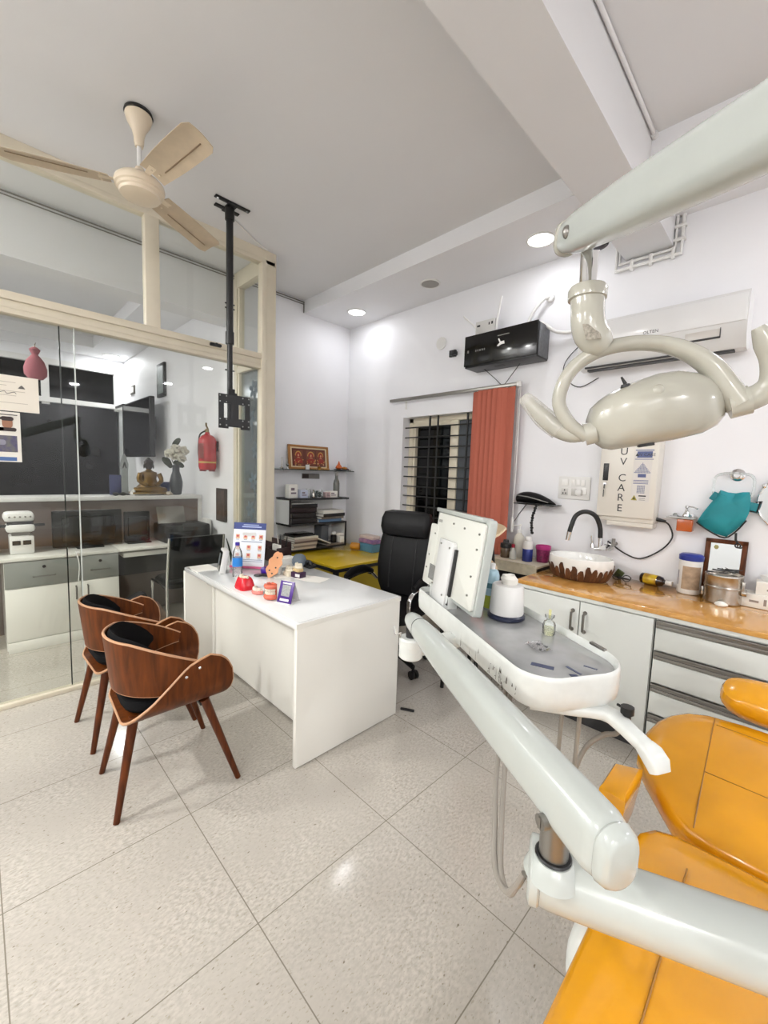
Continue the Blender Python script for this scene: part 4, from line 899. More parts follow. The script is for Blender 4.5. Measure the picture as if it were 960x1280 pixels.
for r_ in range(7):
    for k in range(7): mb.box(-.75 + .0065 * k, -.7458 + .0065 * k, vy - .0012, vy - .0008, 1.47 - .0075 * r_, 1.475 - .0075 * r_)
mb.slot(2).prism([(-.018, -.014), (.018, -.014), (0, .02)], .0006, FD(-.762, 1.392))
mb.slot(3).prism([(-.010, -.010), (.010, -.010), (0, .009)], .0006, frameM((-.762, vy - .0018, 1.393), (1, 0, 0), (0, 0, 1)))
mb.slot(1).box(-.738, -.696, vy - .0012, vy - .0008, 1.404, 1.412)
for k in range(2): mb.box(-.735, -.70, vy - .0012, vy - .0008, 1.391 - .01 * k, 1.393 - .01 * k)
P(d, 'sticker_print', mb, [mat('sticker blue', '#4c5684', .4), 'dark', mat('sticker yellow', '#a79a3a', .4), mat('sticker olive', '#55521f', .4)])
t = thing('power_cable', 'black mains cable drooping from the UV cabinet to the tap', 'cable', (vx1, YW - .03, 1.0))
P(t, 'plug_body', MB().cyl((vx1 - .012, YW - .05, 1.262), (vx1 + .05, YW - .035, 1.25), .014, .008, n=12), 'black')
P(t, 'wire', MB().tube([(vx1 + .04, YW - .036, 1.252), (-.575, YW - .03, 1.225), (-.555, YW - .025, 1.15), (-.61, YW - .02, 1.06), (-.72, YW - .02, .985), (-.82, YW - .02, 1.005), (-.93, YW - .025, 1.075)], .0048, 8, smooth=6), 'black')
# switchboard
t = thing('switchboard', 'white modular switch plate on the wall above the tap', 'switch', (-1.195, YW, 1.35))
P(t, 'plate', MB().box(-1.31, -1.08, YW - .014, YW, 1.35, 1.52, .005), 'white')
mb = MB()
for x in (-1.215, -1.18, -1.145): mb.box(x, x + .03, YW - .021, YW - .013, 1.452, 1.50, .003)
mb.box(-1.285, -1.235, YW - .02, YW - .013, 1.45, 1.50, .003).box(-1.135, -1.10, YW - .021, YW - .013, 1.39, 1.44, .003)
P(t, 'rocker', mb, mat('rocker white', '#f2f1ee', .25))
P(t, 'socket', MB().box(-1.285, -1.235, YW - .017, YW - .013, 1.378, 1.432, .002).box(-1.21, -1.17, YW - .017, YW - .013, 1.378, 1.432, .002), mat('socket grey', '#c9c7c3', .3))
mb = MB()
for x, z in ((-1.26, 1.418), (-1.27, 1.394), (-1.25, 1.394)): mb.cbox((x, YW - .0172, z), (.008, .002, .012))
P(t, 'socket_hole', mb, 'dark')
P(t, 'plug', MB().cbox((-1.15, YW - .03, 1.405), (.045, .035, .04), .008), 'white')
# pouch shelf
t = thing('small_glass_shelf', 'small dark glass wall shelf right of the blind', 'shelf', (-1.44, YW - .07, 1.295))
P(t, 'glass', MB().box(-1.60, -1.28, YW - .15, YW, 1.292, 1.300, .001), 'blackgloss')
P(t, 'bracket', MB().cbox((-1.44, YW - .01, 1.288), (.03, .02, .02), .004), 'chrome')
t = thing('tangled_pouch', 'black zipped pouch lying on the small glass shelf', 'pouch', (-1.44, YW - .08, 1.3005))
mb = MB(); rr = []
for i in range(13):
    u = i / 12; k = max(.12, (math.sin(math.pi * min(1, .12 + .9 * u)) ** .5)); x = -1.60 + .31 * u; h = .052 * k * (1.15 - .55 * u)
    rr.append([Vector((x, YW - .085 + .05 * k * math.cos(a), 1.302 + h * (1 + math.sin(a)) * .9)) for a in [2 * math.pi * q / 14 for q in range(14)]])
P(t, 'bag', mb.rings(rr), 'blackleather')
P(t, 'zip', MB().tube([(-1.585, YW - .13, 1.36), (-1.48, YW - .14, 1.352), (-1.33, YW - .13, 1.318)], .004, 6), 'metalgrey')
t = thing('beaded_tail', 'black knotted bead cord hanging below the small glass shelf', 'bead cord', (-1.42, YW - .155, 1.07))
mb = MB()
for k in range(12): mb.ell((-1.405 - .028 * math.sin(k * .22) , YW - .160 - .004 * math.sin(k * 2), 1.29 - .019 * k), (.0105 + .003 * (k % 2), .0105, .0115), 9, 6)
P(t, 'beads', mb, 'black')
solo('wall_cable', 'thin dark cable on the wall beneath the small glass shelf', 'cable', MB().tube([(-1.56, YW - .006, 1.285), (-1.62, YW - .006, 1.2), (-1.66, YW - .006, 1.13)], .003, 6), 'black')
# soap dispenser
t = thing('soap_dispenser', 'chrome pump soap dispenser with amber tank on a glass bracket', 'soap dispenser', (-.485, YW - .07, 1.21))
P(t, 'shelf_plate', MB().box(-.58, -.44, YW - .13, YW, 1.282, 1.290, .002), mat('frosted plate', '#a5a4a0', .2))
P(t, 'mount', MB().cyl((-.545, YW, 1.30), (-.545, YW - .06, 1.30), .013, n=14).cyl((-.46, YW, 1.30), (-.46, YW - .04, 1.30), .01, n=12), 'chrome')
P(t, 'tank', MB().box(-.525, -.445, YW - .115, YW - .045, 1.205, 1.281, .006), mat('amber soap', '#b4551a', .15, coat=.4), 'amber liquid tank')
P(t, 'pump', MB().lathe([(.018, 1.29), (.020, 1.297), (.016, 1.315), (.010, 1.325), (.006, 1.345), (.010, 1.35), (.010, 1.362), (.004, 1.365)], (-.485, YW - .08, 0), 16).tube([(-.485, YW - .08, 1.358), (-.455, YW - .09, 1.358), (-.43, YW - .098, 1.348)], .005, 8), 'chrome')
# towel ring + teal bag
t = thing('towel_ring', 'clear acrylic towel ring with chrome rose on the wall', 'towel ring', (-.275, YW, 1.50))
P(t, 'rose', MB().lathe([(.036, 0), (.036, .006), (.026, .014), (.014, .018), (.013, .05), (.016, .052), (.015, .06)], (-.27, YW, 1.558), 24, R=Euler((math.pi / 2, 0, 0))), 'chrome')
poly = [(math.copysign(abs(math.cos(a)) ** .5, math.cos(a)) * .09 - .28, math.copysign(abs(math.sin(a)) ** .5, math.sin(a)) * .075 + 1.49) for a in [2 * math.pi * k / 40 for k in range(40)]]
P(t, 'ring', MB().tube([(x, YW - .055, z) for x, z in poly], .0075, 8, closed=True), 'crystal')
t = thing('cloth_bag', 'teal cloth bag with black strap hanging from the clear towel ring', 'bag', (-.30, YW - .06, 1.18))
out = [(-.335, 1.468), (-.30, 1.455), (-.265, 1.452), (-.235, 1.460), (-.205, 1.462), (-.195, 1.40), (-.198, 1.34), (-.215, 1.285), (-.25, 1.235), (-.285, 1.195), (-.335, 1.205), (-.385, 1.235), (-.432, 1.268), (-.41, 1.32), (-.375, 1.385), (-.35, 1.43)]
n = len(out); cx, cz = -.30, 1.33; rr = []
for k, y in ((.55, -.098), (.82, -.088), (1.0, -.066), (.97, -.042), (.7, -.030)):
    rr.append([Vector((cx + (x - cx) * k, YW + y + .008 * math.sin(i * 2.3 + k * 4), cz + (z - cz) * k)) for i, (x, z) in enumerate(out)])
P(t, 'sack', MB().rings(rr), mat('teal cloth', '#138a93', .6, noise=.2, nscale=12, bump=.6, bscale=26))
P(t, 'black_hem', MB().tube([(-.432, YW - .075, 1.266), (-.36, YW - .10, 1.22), (-.29, YW - .10, 1.192), (-.245, YW - .085, 1.232), (-.205, YW - .07, 1.30)], .0045, 6, smooth=3), 'black')
P(t, 'side_tab', MB().cbox((-.355, YW - .06, 1.425), (.045, .012, .05), .004, R=Euler((0, .5, 0))).cbox((-.18, YW - .06, 1.375), (.045, .012, .055), .004, R=Euler((0, .2, 0))), mat('teal tab', '#0f7680', .6))
P(t, 'side_strap', MB().tube([(-.175, YW - .06, 1.405), (-.155, YW - .065, 1.412), (-.165, YW - .065, 1.35), (-.195, YW - .065, 1.355)], .005, 6), 'black')
st = P(t, 'strap', MB().tube([(-.243, YW - .085, 1.225), (-.24, YW - .09, 1.185), (-.228, YW - .09, 1.165)], .006, 6), 'black')
P(st, 'ring_clip', MB().tube([(-.228 + .012 * math.cos(a), YW - .09, 1.153 + .012 * math.sin(a)) for a in [2 * math.pi * k / 14 for k in range(14)]], .004, 6, closed=True), 'black')
# oval wall mirror at the frame edge
t = thing('wall_mirror', 'oval wall mirror at the right edge of the view', 'mirror', (.02, YW, 1.40))
mb = MB(); pts = [(.02 + .19 * math.cos(a), 1.41 + .175 * math.sin(a)) for a in [2 * math.pi * k / 40 for k in range(40)]]
P(t, 'glass', MB().prism(pts, .008, frameM((0, YW - .014, 0), (1, 0, 0), (0, 0, 1))), mat('mirror', '#dfe3e2', .02, 1))
P(t, 'rim', MB().tube([(x, YW - .018, z) for x, z in pts], .006, 8, closed=True), 'chrome')
for z, x in ((1.50, -.15), (1.545, -.12)): P(t, 'clip', MB().ell((x, YW - .02, z), (.012, .012, .014), 10, 7), 'chrome')
# ------------------------------------------------------------------ counter and base cabinets
CT = .83; CF = 2.545; cx0, cx1 = -1.275, 1.4
t = thing('worktop', 'glossy orange wood-grain worktop along the window wall', 'worktop', ((cx0 + cx1) / 2, 2.87, .80))
P(t, 'slab', MB().box(cx0, cx1, CF - .005, YW - .001, .802, CT, .003), 'counter')
P(t, 'front_lip', MB().box(cx0 + .004, cx1, CF + .004, CF + .02, .780, .802), 'cab', 'pale strip under the orange edge')
def handle(c, l, vert=True):
    x, y, z = c; mb = MB()
    if vert:
        mb.tube([(x, y - .002, z + l / 2), (x, y - .028, z + l / 2 - .008), (x, y - .030, z), (x, y - .028, z - l / 2 + .008), (x, y - .002, z - l / 2)], .0075, 8)
        for s_ in (-1, 1): mb.cyl((x, y, z + s_ * l / 2), (x, y - .006, z + s_ * l / 2), .012, n=12)
    return mb
t = thing('base_cabinet', 'pale grey two-door base cabinet under the wash basin', 'cabinet', (-.87, 2.86, 0), group='base cabinets under the orange worktop')
P(t, 'carcass', MB().box(cx0 + .005, -.488, CF + .022, YW - .002, .10, .7795), 'cab')
P(t, 'plinth', MB().box(cx0 + .02, -.488, CF + .06, YW - .002, 0, .10), 'dark', 'dark recessed plinth')
for a, b, hx in ((cx0 + .01, -.872, -.905), (-.866, -.490, -.835)):
    d = P(t, 'door', MB().box(a, b, CF, CF + .02, .105, .773, .002), 'cab')
    P(d, 'door_handle', handle((hx, CF, .655), .115), 'metalgrey')
t = thing('drawer_cabinet', 'pale grey drawer cabinet with aluminium grip rails', 'cabinet', (.0, 2.86, 0), group='base cabinets under the orange worktop')
P(t, 'carcass', MB().box(-.482, .5, CF + .022, YW - .002, .10, .7795), 'cab')
P(t, 'plinth', MB().box(-.482, .5, CF + .06, YW - .002, 0, .10), 'dark', 'dark recessed plinth')
for z0, z1 in ((.612, .773), (.432, .604), (.262, .424), (.108, .254)):
    d = P(t, 'drawer', MB().box(-.478, .497, CF, CF + .02, z0, z1 - .045, .002), 'cab')
    P(d, 'grip_rail', MB().box(-.478, .497, CF - .004, CF + .016, z1 - .042, z1 - .024, .002).box(-.478, .497, CF + .004, CF + .018, z1 - .024, z1 - .008).box(-.478, .497, CF - .004, CF + .016, z1 - .009, z1 - .001, .002), 'metalgrey')
t = thing('base_cabinet', 'pale grey base cabinet right of the drawers, beyond the chair', 'cabinet', (.95, 2.86, 0), group='base cabinets under the orange worktop')
P(t, 'carcass', MB().box(.506, 1.395, CF + .022, YW - .002, .10, .7795), 'cab'); P(t, 'plinth', MB().box(.506, 1.395, CF + .06, YW - .002, 0, .10), 'dark')
for a, b in ((.51, .948), (.954, 1.39)): P(t, 'door', MB().box(a, b, CF, CF + .02, .105, .773, .002), 'cab')
# basin
bc = (-1.02, 2.93)
t = thing('wash_basin', 'white oval countertop basin with brown bark-pattern outside', 'basin', (*bc, CT))
z_ = CT + .0005
def ringz(prof, n=64, jag=None): return [[Vector((bc[0] + r * 1.0 * math.cos(a), bc[1] + r * .80 * math.sin(a), z_ + z)) for a in [2 * math.pi * k / n for k in range(n)]] for r, z in prof]
P(t, 'bowl', MB().rings(ringz([(.15, 0), (.175, .01), (.198, .05), (.206, .10), (.206, .13), (.203, .146), (.196, .150), (.189, .146), (.182, .11), (.14, .05), (.06, .03), (.02, .028)])), mat('ceramic', '#ecebe6', .12, coat=.5))
# bark slabs painted on the outside: overlapping brown tongues
mb = MB(); rnd = random.Random(9); n = 30
for k in range(n):
    a0 = 2 * math.pi * k / n; wd = 2 * math.pi / n * rnd.uniform(.46, .5); top = rnd.uniform(.075, .118); g = []
    for i in range(6):
        v = i / 5; z = .004 + (top - .004) * v
        rr_ = 1.012 * (.160 + (.208 - .160) * min(1, (z / .1)) ** .55) + .002
        ww = wd * (1 if v < .7 else 1 - (v - .7) / .3 * rnd.uniform(.55, .8))
        sk = wd * .3 * v * rnd.uniform(-.5, 1)
        g.append([Vector((bc[0] + rr_ * math.cos(a0 + q * ww + sk), bc[1] + rr_ * .80 * math.sin(a0 + q * ww + sk), z_ + z)) for q in (-1, -.5, 0, .5, 1)])
    mb.slot(k % 2).sheet(g, .003)
P(t, 'bark_pattern', mb, [wood('bark brown', '#6a4024', '#4a2a16', .5, (10, 10, 2), .1), wood('bark dark', '#5a341c', '#3a2010', .5, (10, 10, 2), .1)], 'brown bark pattern')
P(t, 'drain', MB().lathe([(.022, z_ + .031), (.024, z_ + .034), (.01, z_ + .036)], (*bc, 0), 20), 'chrome')
# tap
t = thing('basin_tap', 'black swan-neck tap with chrome base and spout tip', 'tap', (-.93, 3.09, 1.0))
P(t, 'wall_body', MB().cyl((-.925, YW, 1.035), (-.925, 3.06, 1.035), .018, n=16).cyl((-.925, YW, 1.035), (-.925, YW - .008, 1.035), .032, n=20).cyl((-.985, 3.085, 1.02), (-.905, 3.085, 1.035), .015, n=14).cyl((-.95, 3.085, 1.02), (-.955, 3.085, 1.10), .014, n=14), 'chrome')
P(t, 'lever', MB().cyl((-1.0, 3.085, 1.025), (-1.005, 3.085, 1.055), .016, .012, n=14).tube([(-1.005, 3.085, 1.055), (-1.01, 3.075, 1.11)], [.008, .005], 10), 'chrome')
P(t, 'swan_neck', MB().tube([(-.955, 3.085, 1.10), (-.962, 3.08, 1.18), (-.99, 3.05, 1.255), (-1.04, 3.00, 1.28), (-1.085, 2.965, 1.25), (-1.105, 2.95, 1.18), (-1.115, 2.945, 1.125)], .0155, 14, smooth=6), 'black', 'black flexible neck')
P(t, 'spout_tip', MB().cyl((-1.113, 2.945, 1.135), (-1.121, 2.942, 1.075), .0165, .015, n=16), 'chrome')
P(t, 'wall_valve', MB().cyl((-.885, YW, 1.06), (-.885, YW - .06, 1.06), .014, n=14).cyl((-.885, YW - .05, 1.045), (-.885, YW - .05, 1.10), .012, n=12), 'metalgrey')
# counter clutter
GC = 'things on the orange worktop'
mb = MB().tube([(-.86, 3.10, CT + .012), (-.80, 3.13, CT + .02), (-.76, 3.11, CT + .01)], .010, 8, smooth=3)
t = thing('spectacles', 'black folded spectacles on the worktop right of the basin', 'spectacles', (-.80, 3.10, CT), group=GC)
for dx in (-.03, .03): P(t, 'lens_rim', MB().tube([(-.80 + dx + .024 * math.cos(a), 3.08 + .01 * math.sin(a) , CT + .021 + .018 * math.sin(a)) for a in [2 * math.pi * k / 18 for k in range(18)]], .003, 6, closed=True), 'black')
P(t, 'temple', MB().tube([(-.855, 3.08, CT + .03), (-.85, 3.13, CT + .012), (-.77, 3.14, CT + .006)], .004, 6).tube([(-.745, 3.08, CT + .03), (-.755, 3.12, CT + .008), (-.84, 3.125, CT + .006)], .004, 6), 'black')
solo('green_leaf_tag', 'small green tag beside the spectacles', 'tag', MB().cbox((-.835, 3.15, CT + .03), (.05, .012, .058), .004, R=Euler((.2, .5, 0))), mat('leaf green', '#4f5b33', .6), GC)
t = thing('medicine_bottle', 'amber medicine bottle with yellow label lying on its side', 'bottle', (-.62, 3.13, CT), group=GC)
ax = Vector((.17, -.035, 0)).normalized(); o0 = Vector((-.70, 3.145, CT + .0345)); Rl = frameM(o0, Vector((0, 0, 1)).cross(ax), Vector((0, 0, 1)).cross(ax).cross(ax) * -1)
def lay(mb, prof, n=24):
    rr = []; e1 = Vector((0, 0, 1)); e2 = ax.cross(e1)
    for r, z in prof: rr.append([o0 + ax * z + e1 * (r * math.cos(2 * math.pi * k / n)) + e2 * (r * math.sin(2 * math.pi * k / n)) for k in range(n)])
    return mb.rings(rr)
P(t, 'body', lay(MB(), [(.028, 0), (.033, .005), (.034, .02), (.034, .108), (.028, .128), (.014, .138), (.013, .15)]), mat('amber glass', '#1d0e07', .08, coat=.5))
P(t, 'label', lay(MB(), [(.0343, .022), (.0346, .023), (.0346, .100), (.0343, .101)]), mat('yellow label', '#d1b224', .4, col2='#8a5a1c', nscale=22))
P(t, 'cap', lay(MB(), [(.014, .148), (.0155, .15), (.0155, .18), (.013, .182)]), 'white')
tc = (-.435, 3.10)
t = thing('wipes_tub', 'white cylindrical tub with blue lid and printed label', 'tub', (*tc, CT), group=GC)
P(t, 'body', MB().lathe([(.056, CT + .0005), (.060, CT + .006), (.060, CT + .20), (.056, CT + .205)], (*tc, 0), 32), 'white')
P(t, 'lid', MB().lathe([(.061, CT + .204), (.063, CT + .207), (.063, CT + .232), (.05, CT + .242), (.01, CT + .244)], (*tc, 0), 32), mat('blue lid', '#2b3a8c', .35))
a0 = [math.radians(-120 + 95 * k / 12) for k in range(13)]
P(t, 'label', MB().sheet([[Vector((tc[0] + .0606 * math.cos(a), tc[1] + .0606 * math.sin(a), CT + z)) for z in (.03, .17)] for a in a0], .0008), mat('label tan', '#b59b80', .5, noise=.35, nscale=40))
P(t, 'side_print', MB().sheet([[Vector((tc[0] + .0609 * math.cos(a), tc[1] + .0609 * math.sin(a), CT + z)) for z in (.05, .14)] for a in [math.radians(-150 + 8 * k / 2) for k in range(3)]], .0008), mat('print grey', '#8d8c9a', .5))
t = thing('table_mirror', 'dark wood framed mirror leaning behind the steel drum', 'mirror', (-.285, 3.14, CT), math.radians(0), GC)
R = Euler((math.radians(-7), 0, 0)); Mx = R.to_matrix().to_4x4(); hw = .098; hh = .345
mb = MB()
for a in ((-hw, -hw + .026, 0, hh), (hw - .026, hw, 0, hh), (-hw, hw, 0, .03), (-hw, hw, hh - .026, hh)): mb.box(a[0], a[1], -.012, .008, a[2], a[3], .003, M4=Mx)
P(t, 'frame', mb, 'walnut', local=True)
P(t, 'glass', MB().box(-hw + .02, hw - .02, -.005, .004, .02, hh - .02, M4=Mx), mat('mirror glass', '#dfe3e2', .02, 1), local=True)
P(t, 'sticker', MB().prism([(.012 * math.cos(k * math.pi / 3), .014 * math.sin(k * math.pi / 3)) for k in range(6)], .0008, Mx @ frameM((-.045, -.0062, hh - .05), (1, 0, 0), (0, 0, 1))), mat('sticker gold', '#a39a5c', .4), local=True)
dc = (-.265, 3.02)
t = thing('instrument_drum', 'round stainless instrument drum with ribbed bands', 'drum', (*dc, CT), group=GC)
P(t, 'body', MB().lathe([(.082, CT + .0005), (.086, CT + .005), (.086, CT + .085), (.089, CT + .088), (.089, CT + .096), (.086, CT + .099), (.086, CT + .152), (.089, CT + .156), (.088, CT + .163), (.083, CT + .165), (.080, CT + .15), (.02, CT + .148)], (*dc, 0), 40), 'steel')
P(t, 'clasp', MB().cbox((dc[0] + .088, dc[1] - .02, CT + .10), (.016, .028, .075), .005).cyl((dc[0] + .085, dc[1] - .02, CT + .075), (dc[0] + .105, dc[1] - .02, CT + .075), .018, n=16), 'steel')
P(t, 'rim_handle', MB().cbox((dc[0] - .09, dc[1] - .01, CT + .05), (.012, .03, .05), .004), 'steel')
for k in range(5):
    a = [.3, 1.0, -.2, 2.0, .7][k]; d = Vector((math.cos(a), math.sin(a), 0)); c = Vector((dc[0] + .01 * k - .02, dc[1] + .012 * (k % 3) - .01, CT + .168 + .004 * k))
    solo('dental_instrument', ['straight dark probe across the drum top', 'angled forceps on the drum top', 'short steel tweezers on the drum top', 'crossing scissors on the drum top', 'uppermost slim probe on the drum top'][k], 'instrument', MB().tube([c - d * .06, c + d * .02, c + d * .07 + Vector((0, 0, .006))], [.004, .003, .0015], 7), 'steel' if k % 2 else 'dark', 'instruments on the drum')
for lab, c, dim in (('white printed tissue box lying on the worktop', (-.085, 3.075), (.19, .11, .075)),):
    t = thing('tissue_box', lab, 'tissue box', (*c, CT), math.radians(-4), GC)
    P(t, 'box', MB().box(-dim[0] / 2, dim[0] / 2, -dim[1] / 2, dim[1] / 2, .0005, dim[2], .003), 'paper', local=True)
    P(t, 'print', MB().box(-.06, -.02, -dim[1] / 2 - .0008, -dim[1] / 2, .03, .042).box(.0, .012, -dim[1] / 2 - .0008, -dim[1] / 2, .02, .055).box(.02, .032, -dim[1] / 2 - .0008, -dim[1] / 2, .02, .055).box(.04, .05, -dim[1] / 2 - .0008, -dim[1] / 2, .02, .055), mat('box print', '#93877f', .5), local=True)
t = thing('tissue_box', 'upper tissue box with a tuft of tissue pulled out', 'tissue box', (-.055, 3.085, CT + .0755), math.radians(3), GC)
P(t, 'box', MB().box(-.075, .09, -.05, .05, 0, .07, .003), 'paper', local=True)
P(t, 'print', MB().box(-.03, .03, -.0508, -.05, .025, .035), mat('box print 2', '#9c8f86', .5), local=True)
P(t, 'tissue', MB().rings([[Vector((r * math.cos(a) * (1 + .3 * math.sin(3 * a)), .5 * r * math.sin(a), z)) for a in [2 * math.pi * k / 16 for k in range(16)]] for r, z in ((.04, .068), (.05, .085), (.055, .10), (.03, .112), (.01, .10))]), 'white', local=True)
mb = MB(); rnd = random.Random(4); mb.rings([[Vector((-.255 + r * math.cos(a) * (1 + .25 * math.sin(2 * a + z * 90)), 2.905 + r * .8 * math.sin(a), CT + z)) for a in [2 * math.pi * k / 12 for k in range(12)]] for r, z in ((.018, .0005), (.026, .008), (.022, .018), (.012, .026), (.003, .028))])
solo('tissue_scrap', 'crumpled white tissue scrap on the worktop front', 'tissue', mb, 'paper', GC)
# low side stand left of the counter with bottles
t = thing('side_stand', 'low cream-fronted stand with dark inside left of the worktop', 'stand', (-1.50, 3.03, 0))
sx0, sx1, sy0, sy1 = -1.70, -1.285, 2.84, 3.17
P(t, 'shelf_board', MB().box(sx0, sx1, sy0 + .01, sy1, .845, .862, .002), 'cream')
P(t, 'front_board', MB().prism([(sx0, .79), (sx1 - .02, .79), (sx1, .81), (sx1, .85), (sx1 - .02, .868), (sx0, .868)], .018, frameM((0, sy0 + .018, 0), (1, 0, 0), (0, 0, 1))), mat('stained cream board', '#c9c0a8', .5, noise=.3, nscale=18))
P(t, 'side_panel', MB().box(sx0, sx0 + .018, sy0 + .01, sy1, 0, .845), mat('grey panel', '#6d666a', .5))
P(t, 'side_panel', MB().box(sx1 - .018, sx1, sy0 + .01, sy1, 0, .845), 'dark')
P(t, 'back_panel', MB().box(sx0, sx1, sy1 - .01, sy1, 0, .845), 'black')
zz = .8625; GG = 'bottles on the side stand'
t = thing('jar', 'dark lidded brown jar leftmost on the side stand', 'jar', (-1.62, 3.0, zz), group=GG)
P(t, 'body', MB().lathe([(.036, zz), (.039, zz + .005), (.039, zz + .07), (.034, zz + .078)], (-1.62, 3.0, 0), 22), mat('brown jar', '#5b4b3a', .2))
P(t, 'lid', MB().lathe([(.041, zz + .078), (.043, zz + .082), (.042, zz + .11), (.024, zz + .118), (.02, zz + .14), (.005, zz + .142)], (-1.62, 3.0, 0), 22), 'dark')
t = thing('squeeze_bottle', 'tall white pump bottle on the side stand', 'bottle', (-1.555, 3.09, zz), group=GG)
P(t, 'body', MB().lathe([(.04, zz), (.044, zz + .006), (.044, zz + .14), (.036, zz + .17), (.018, zz + .19), (.016, zz + .20)], (-1.555, 3.09, 0), 22), mat('milky bottle', '#d7d3c6', .3))
P(t, 'pump', MB().lathe([(.02, zz + .20), (.02, zz + .22), (.008, zz + .225), (.007, zz + .25), (.014, zz + .252), (.014, zz + .265), (.004, zz + .267)], (-1.555, 3.09, 0), 16).tube([(-1.555, 3.09, zz + .258), (-1.59, 3.06, zz + .252)], .006, 8), 'white')
t = thing('spray_trigger', 'small white bottle with red cap before the pump bottle', 'bottle', (-1.545, 2.98, zz), group=GG)
P(t, 'body', MB().lathe([(.024, zz), (.026, zz + .005), (.026, zz + .05), (.012, zz + .08), (.012, zz + .09)], (-1.545, 2.98, 0), 18), mat('pale bottle', '#c8c8c2', .3))
P(t, 'cap', MB().lathe([(.013, zz + .09), (.014, zz + .115), (.008, zz + .118)], (-1.545, 2.98, 0), 14), mat('red cap', '#a02a3c', .4))
t = thing('spray_can', 'blue aerosol can with white top on the side stand', 'can', (-1.435, 3.0, zz), group=GG)
P(t, 'body', MB().lathe([(.036, zz), (.038, zz + .004), (.038, zz + .095), (.037, zz + .097)], (-1.435, 3.0, 0), 26), mat('can blue', '#2d3a86', .25, .2))
P(t, 'shoulder', MB().lathe([(.0375, zz + .096), (.0375, zz + .135), (.033, zz + .155), (.024, zz + .16)], (-1.435, 3.0, 0), 26), 'white')
P(t, 'cap', MB().lathe([(.026, zz + .16), (.026, zz + .182), (.02, zz + .19), (.005, zz + .191)], (-1.435, 3.0, 0), 22), 'white')
t = thing('pink_basket', 'magenta pierced plastic basket right of the blue can', 'basket', (-1.345, 3.07, zz), group=GG)
P(t, 'body', MB().lathe([(.040, zz), (.044, zz + .004), (.052, zz + .10), (.050, zz + .10), (.042, zz + .008), (.01, zz + .006)], (-1.345, 3.07, 0), 28), mat('magenta plastic', '#9a2f66', .35, col2='#5f1f40', nscale=70))
P(t, 'rim', MB().lathe([(.053, zz + .098), (.056, zz + .104), (.056, zz + .125), (.051, zz + .128), (.049, zz + .10)], (-1.345, 3.07, 0), 28), mat('pink rim', '#bb3a82', .3))
# ------------------------------------------------------------------ cream moulded stool behind the screen
t = thing('visitor_stool', 'cream moulded chair back with black seat beside the blind', 'chair', (-1.667, 2.47, 0), math.radians(-45))
g = []
for i in range(15):
    u = i / 14; z = .87 + .285 * u
    yy = .205 - .045 * math.sin(math.pi * min(1, u * 1.15)) + .075 * max(0, u - .72) / .28 + .03 * max(0, .25 - u) / .25
    g.append([Vector((-.17 + .34 * j / 8, yy - .03 * (2 * j / 8 - 1) ** 2, z)) for j in range(9)])
P(t, 'backrest', MB().sheet(g, .012), mat('cream shell', '#d8c2a0', .35), local=True)
P(t, 'seat', MB().dome(rrect(.34, .34, .09, 6), [(.9, .60), (1, .62), (1, .65), (.9, .672), (.3, .675)]), 'blackleather', local=True)
P(t, 'back_support', MB().tube([(0, .14, .62), (0, .22, .78), (0, .21, 1.0)], .014, 10, smooth=4), 'black', local=True)
for k in range(4):
    a = math.pi / 4 + k * math.pi / 2; P(t, 'leg', MB().tube([(.13 * math.cos(a), .13 * math.sin(a), .615), ((.17 * math.cos(a)), .17 * math.sin(a), 0)], .014, 10), 'black', local=True)

# ------------------------------------------------------------------ dental unit
U3 = Vector((.867, -.498, 0)); V3 = Vector((.498, .867, 0))
def uv(u, v, z): return U3 * u + V3 * v + Vector((0, 0, z))
MU = Matrix((U3, V3, Vector((0, 0, 1)))).transposed().to_4x4()
# patient chair
XC = .03
t = thing('dental_chair', 'mustard leather dental chair with reclined back', 'dental chair', (XC, 1.0, 0))
def cushion(poly, zt, th, M4, soft=.05):
    return MB().dome(poly, [(.90, zt - th), (.965, zt - th + .012), (.992, zt - th + .035), (1.0, zt - th * .55), (.995, zt - .030), (.975, zt - .012), (.93, zt - .002), (.8, zt + .004), (.5, zt + .007), (.15, zt + .008)], M4)
seat = [(XC + x, y) for x, y in ((-.262, .05), (-.268, .35), (-.272, .7), (-.275, 1.0), (-.272, 1.18), (-.262, 1.27), (-.235, 1.315), (-.19, 1.335), (-.10, 1.342), (0, 1.345), (.10, 1.342), (.19, 1.335), (.235, 1.315), (.262, 1.27), (.272, 1.18), (.275, 1.0), (.272, .7), (.268, .35), (.262, .05), (.22, -.03), (0, -.05), (-.22, -.03))]
P(t, 'seat_cushion', cushion(seat, .552, .11, None), 'yellow')
mb = MB()
for x in (-.142, .142): mb.tube([(XC + x, y, .5605 + .001) for y in (.1, .4, .7, 1.0, 1.2)], .0022, 6)
P(t, 'seat_seam', mb, 'yellowdark')
sl = math.radians(17); B0 = Vector((XC, 1.345, .540))
MBk = frameM(B0, (1, 0, 0), (0, math.cos(sl), math.sin(sl)))
half = [(0, .0), (.10, .0), (.165, .012), (.205, .035), (.245, .08), (.30, .145), (.338, .20), (.347, .25), (.343, .32), (.325, .39), (.295, .445), (.255, .485), (.20, .51), (.10, .522), (0, .525)]
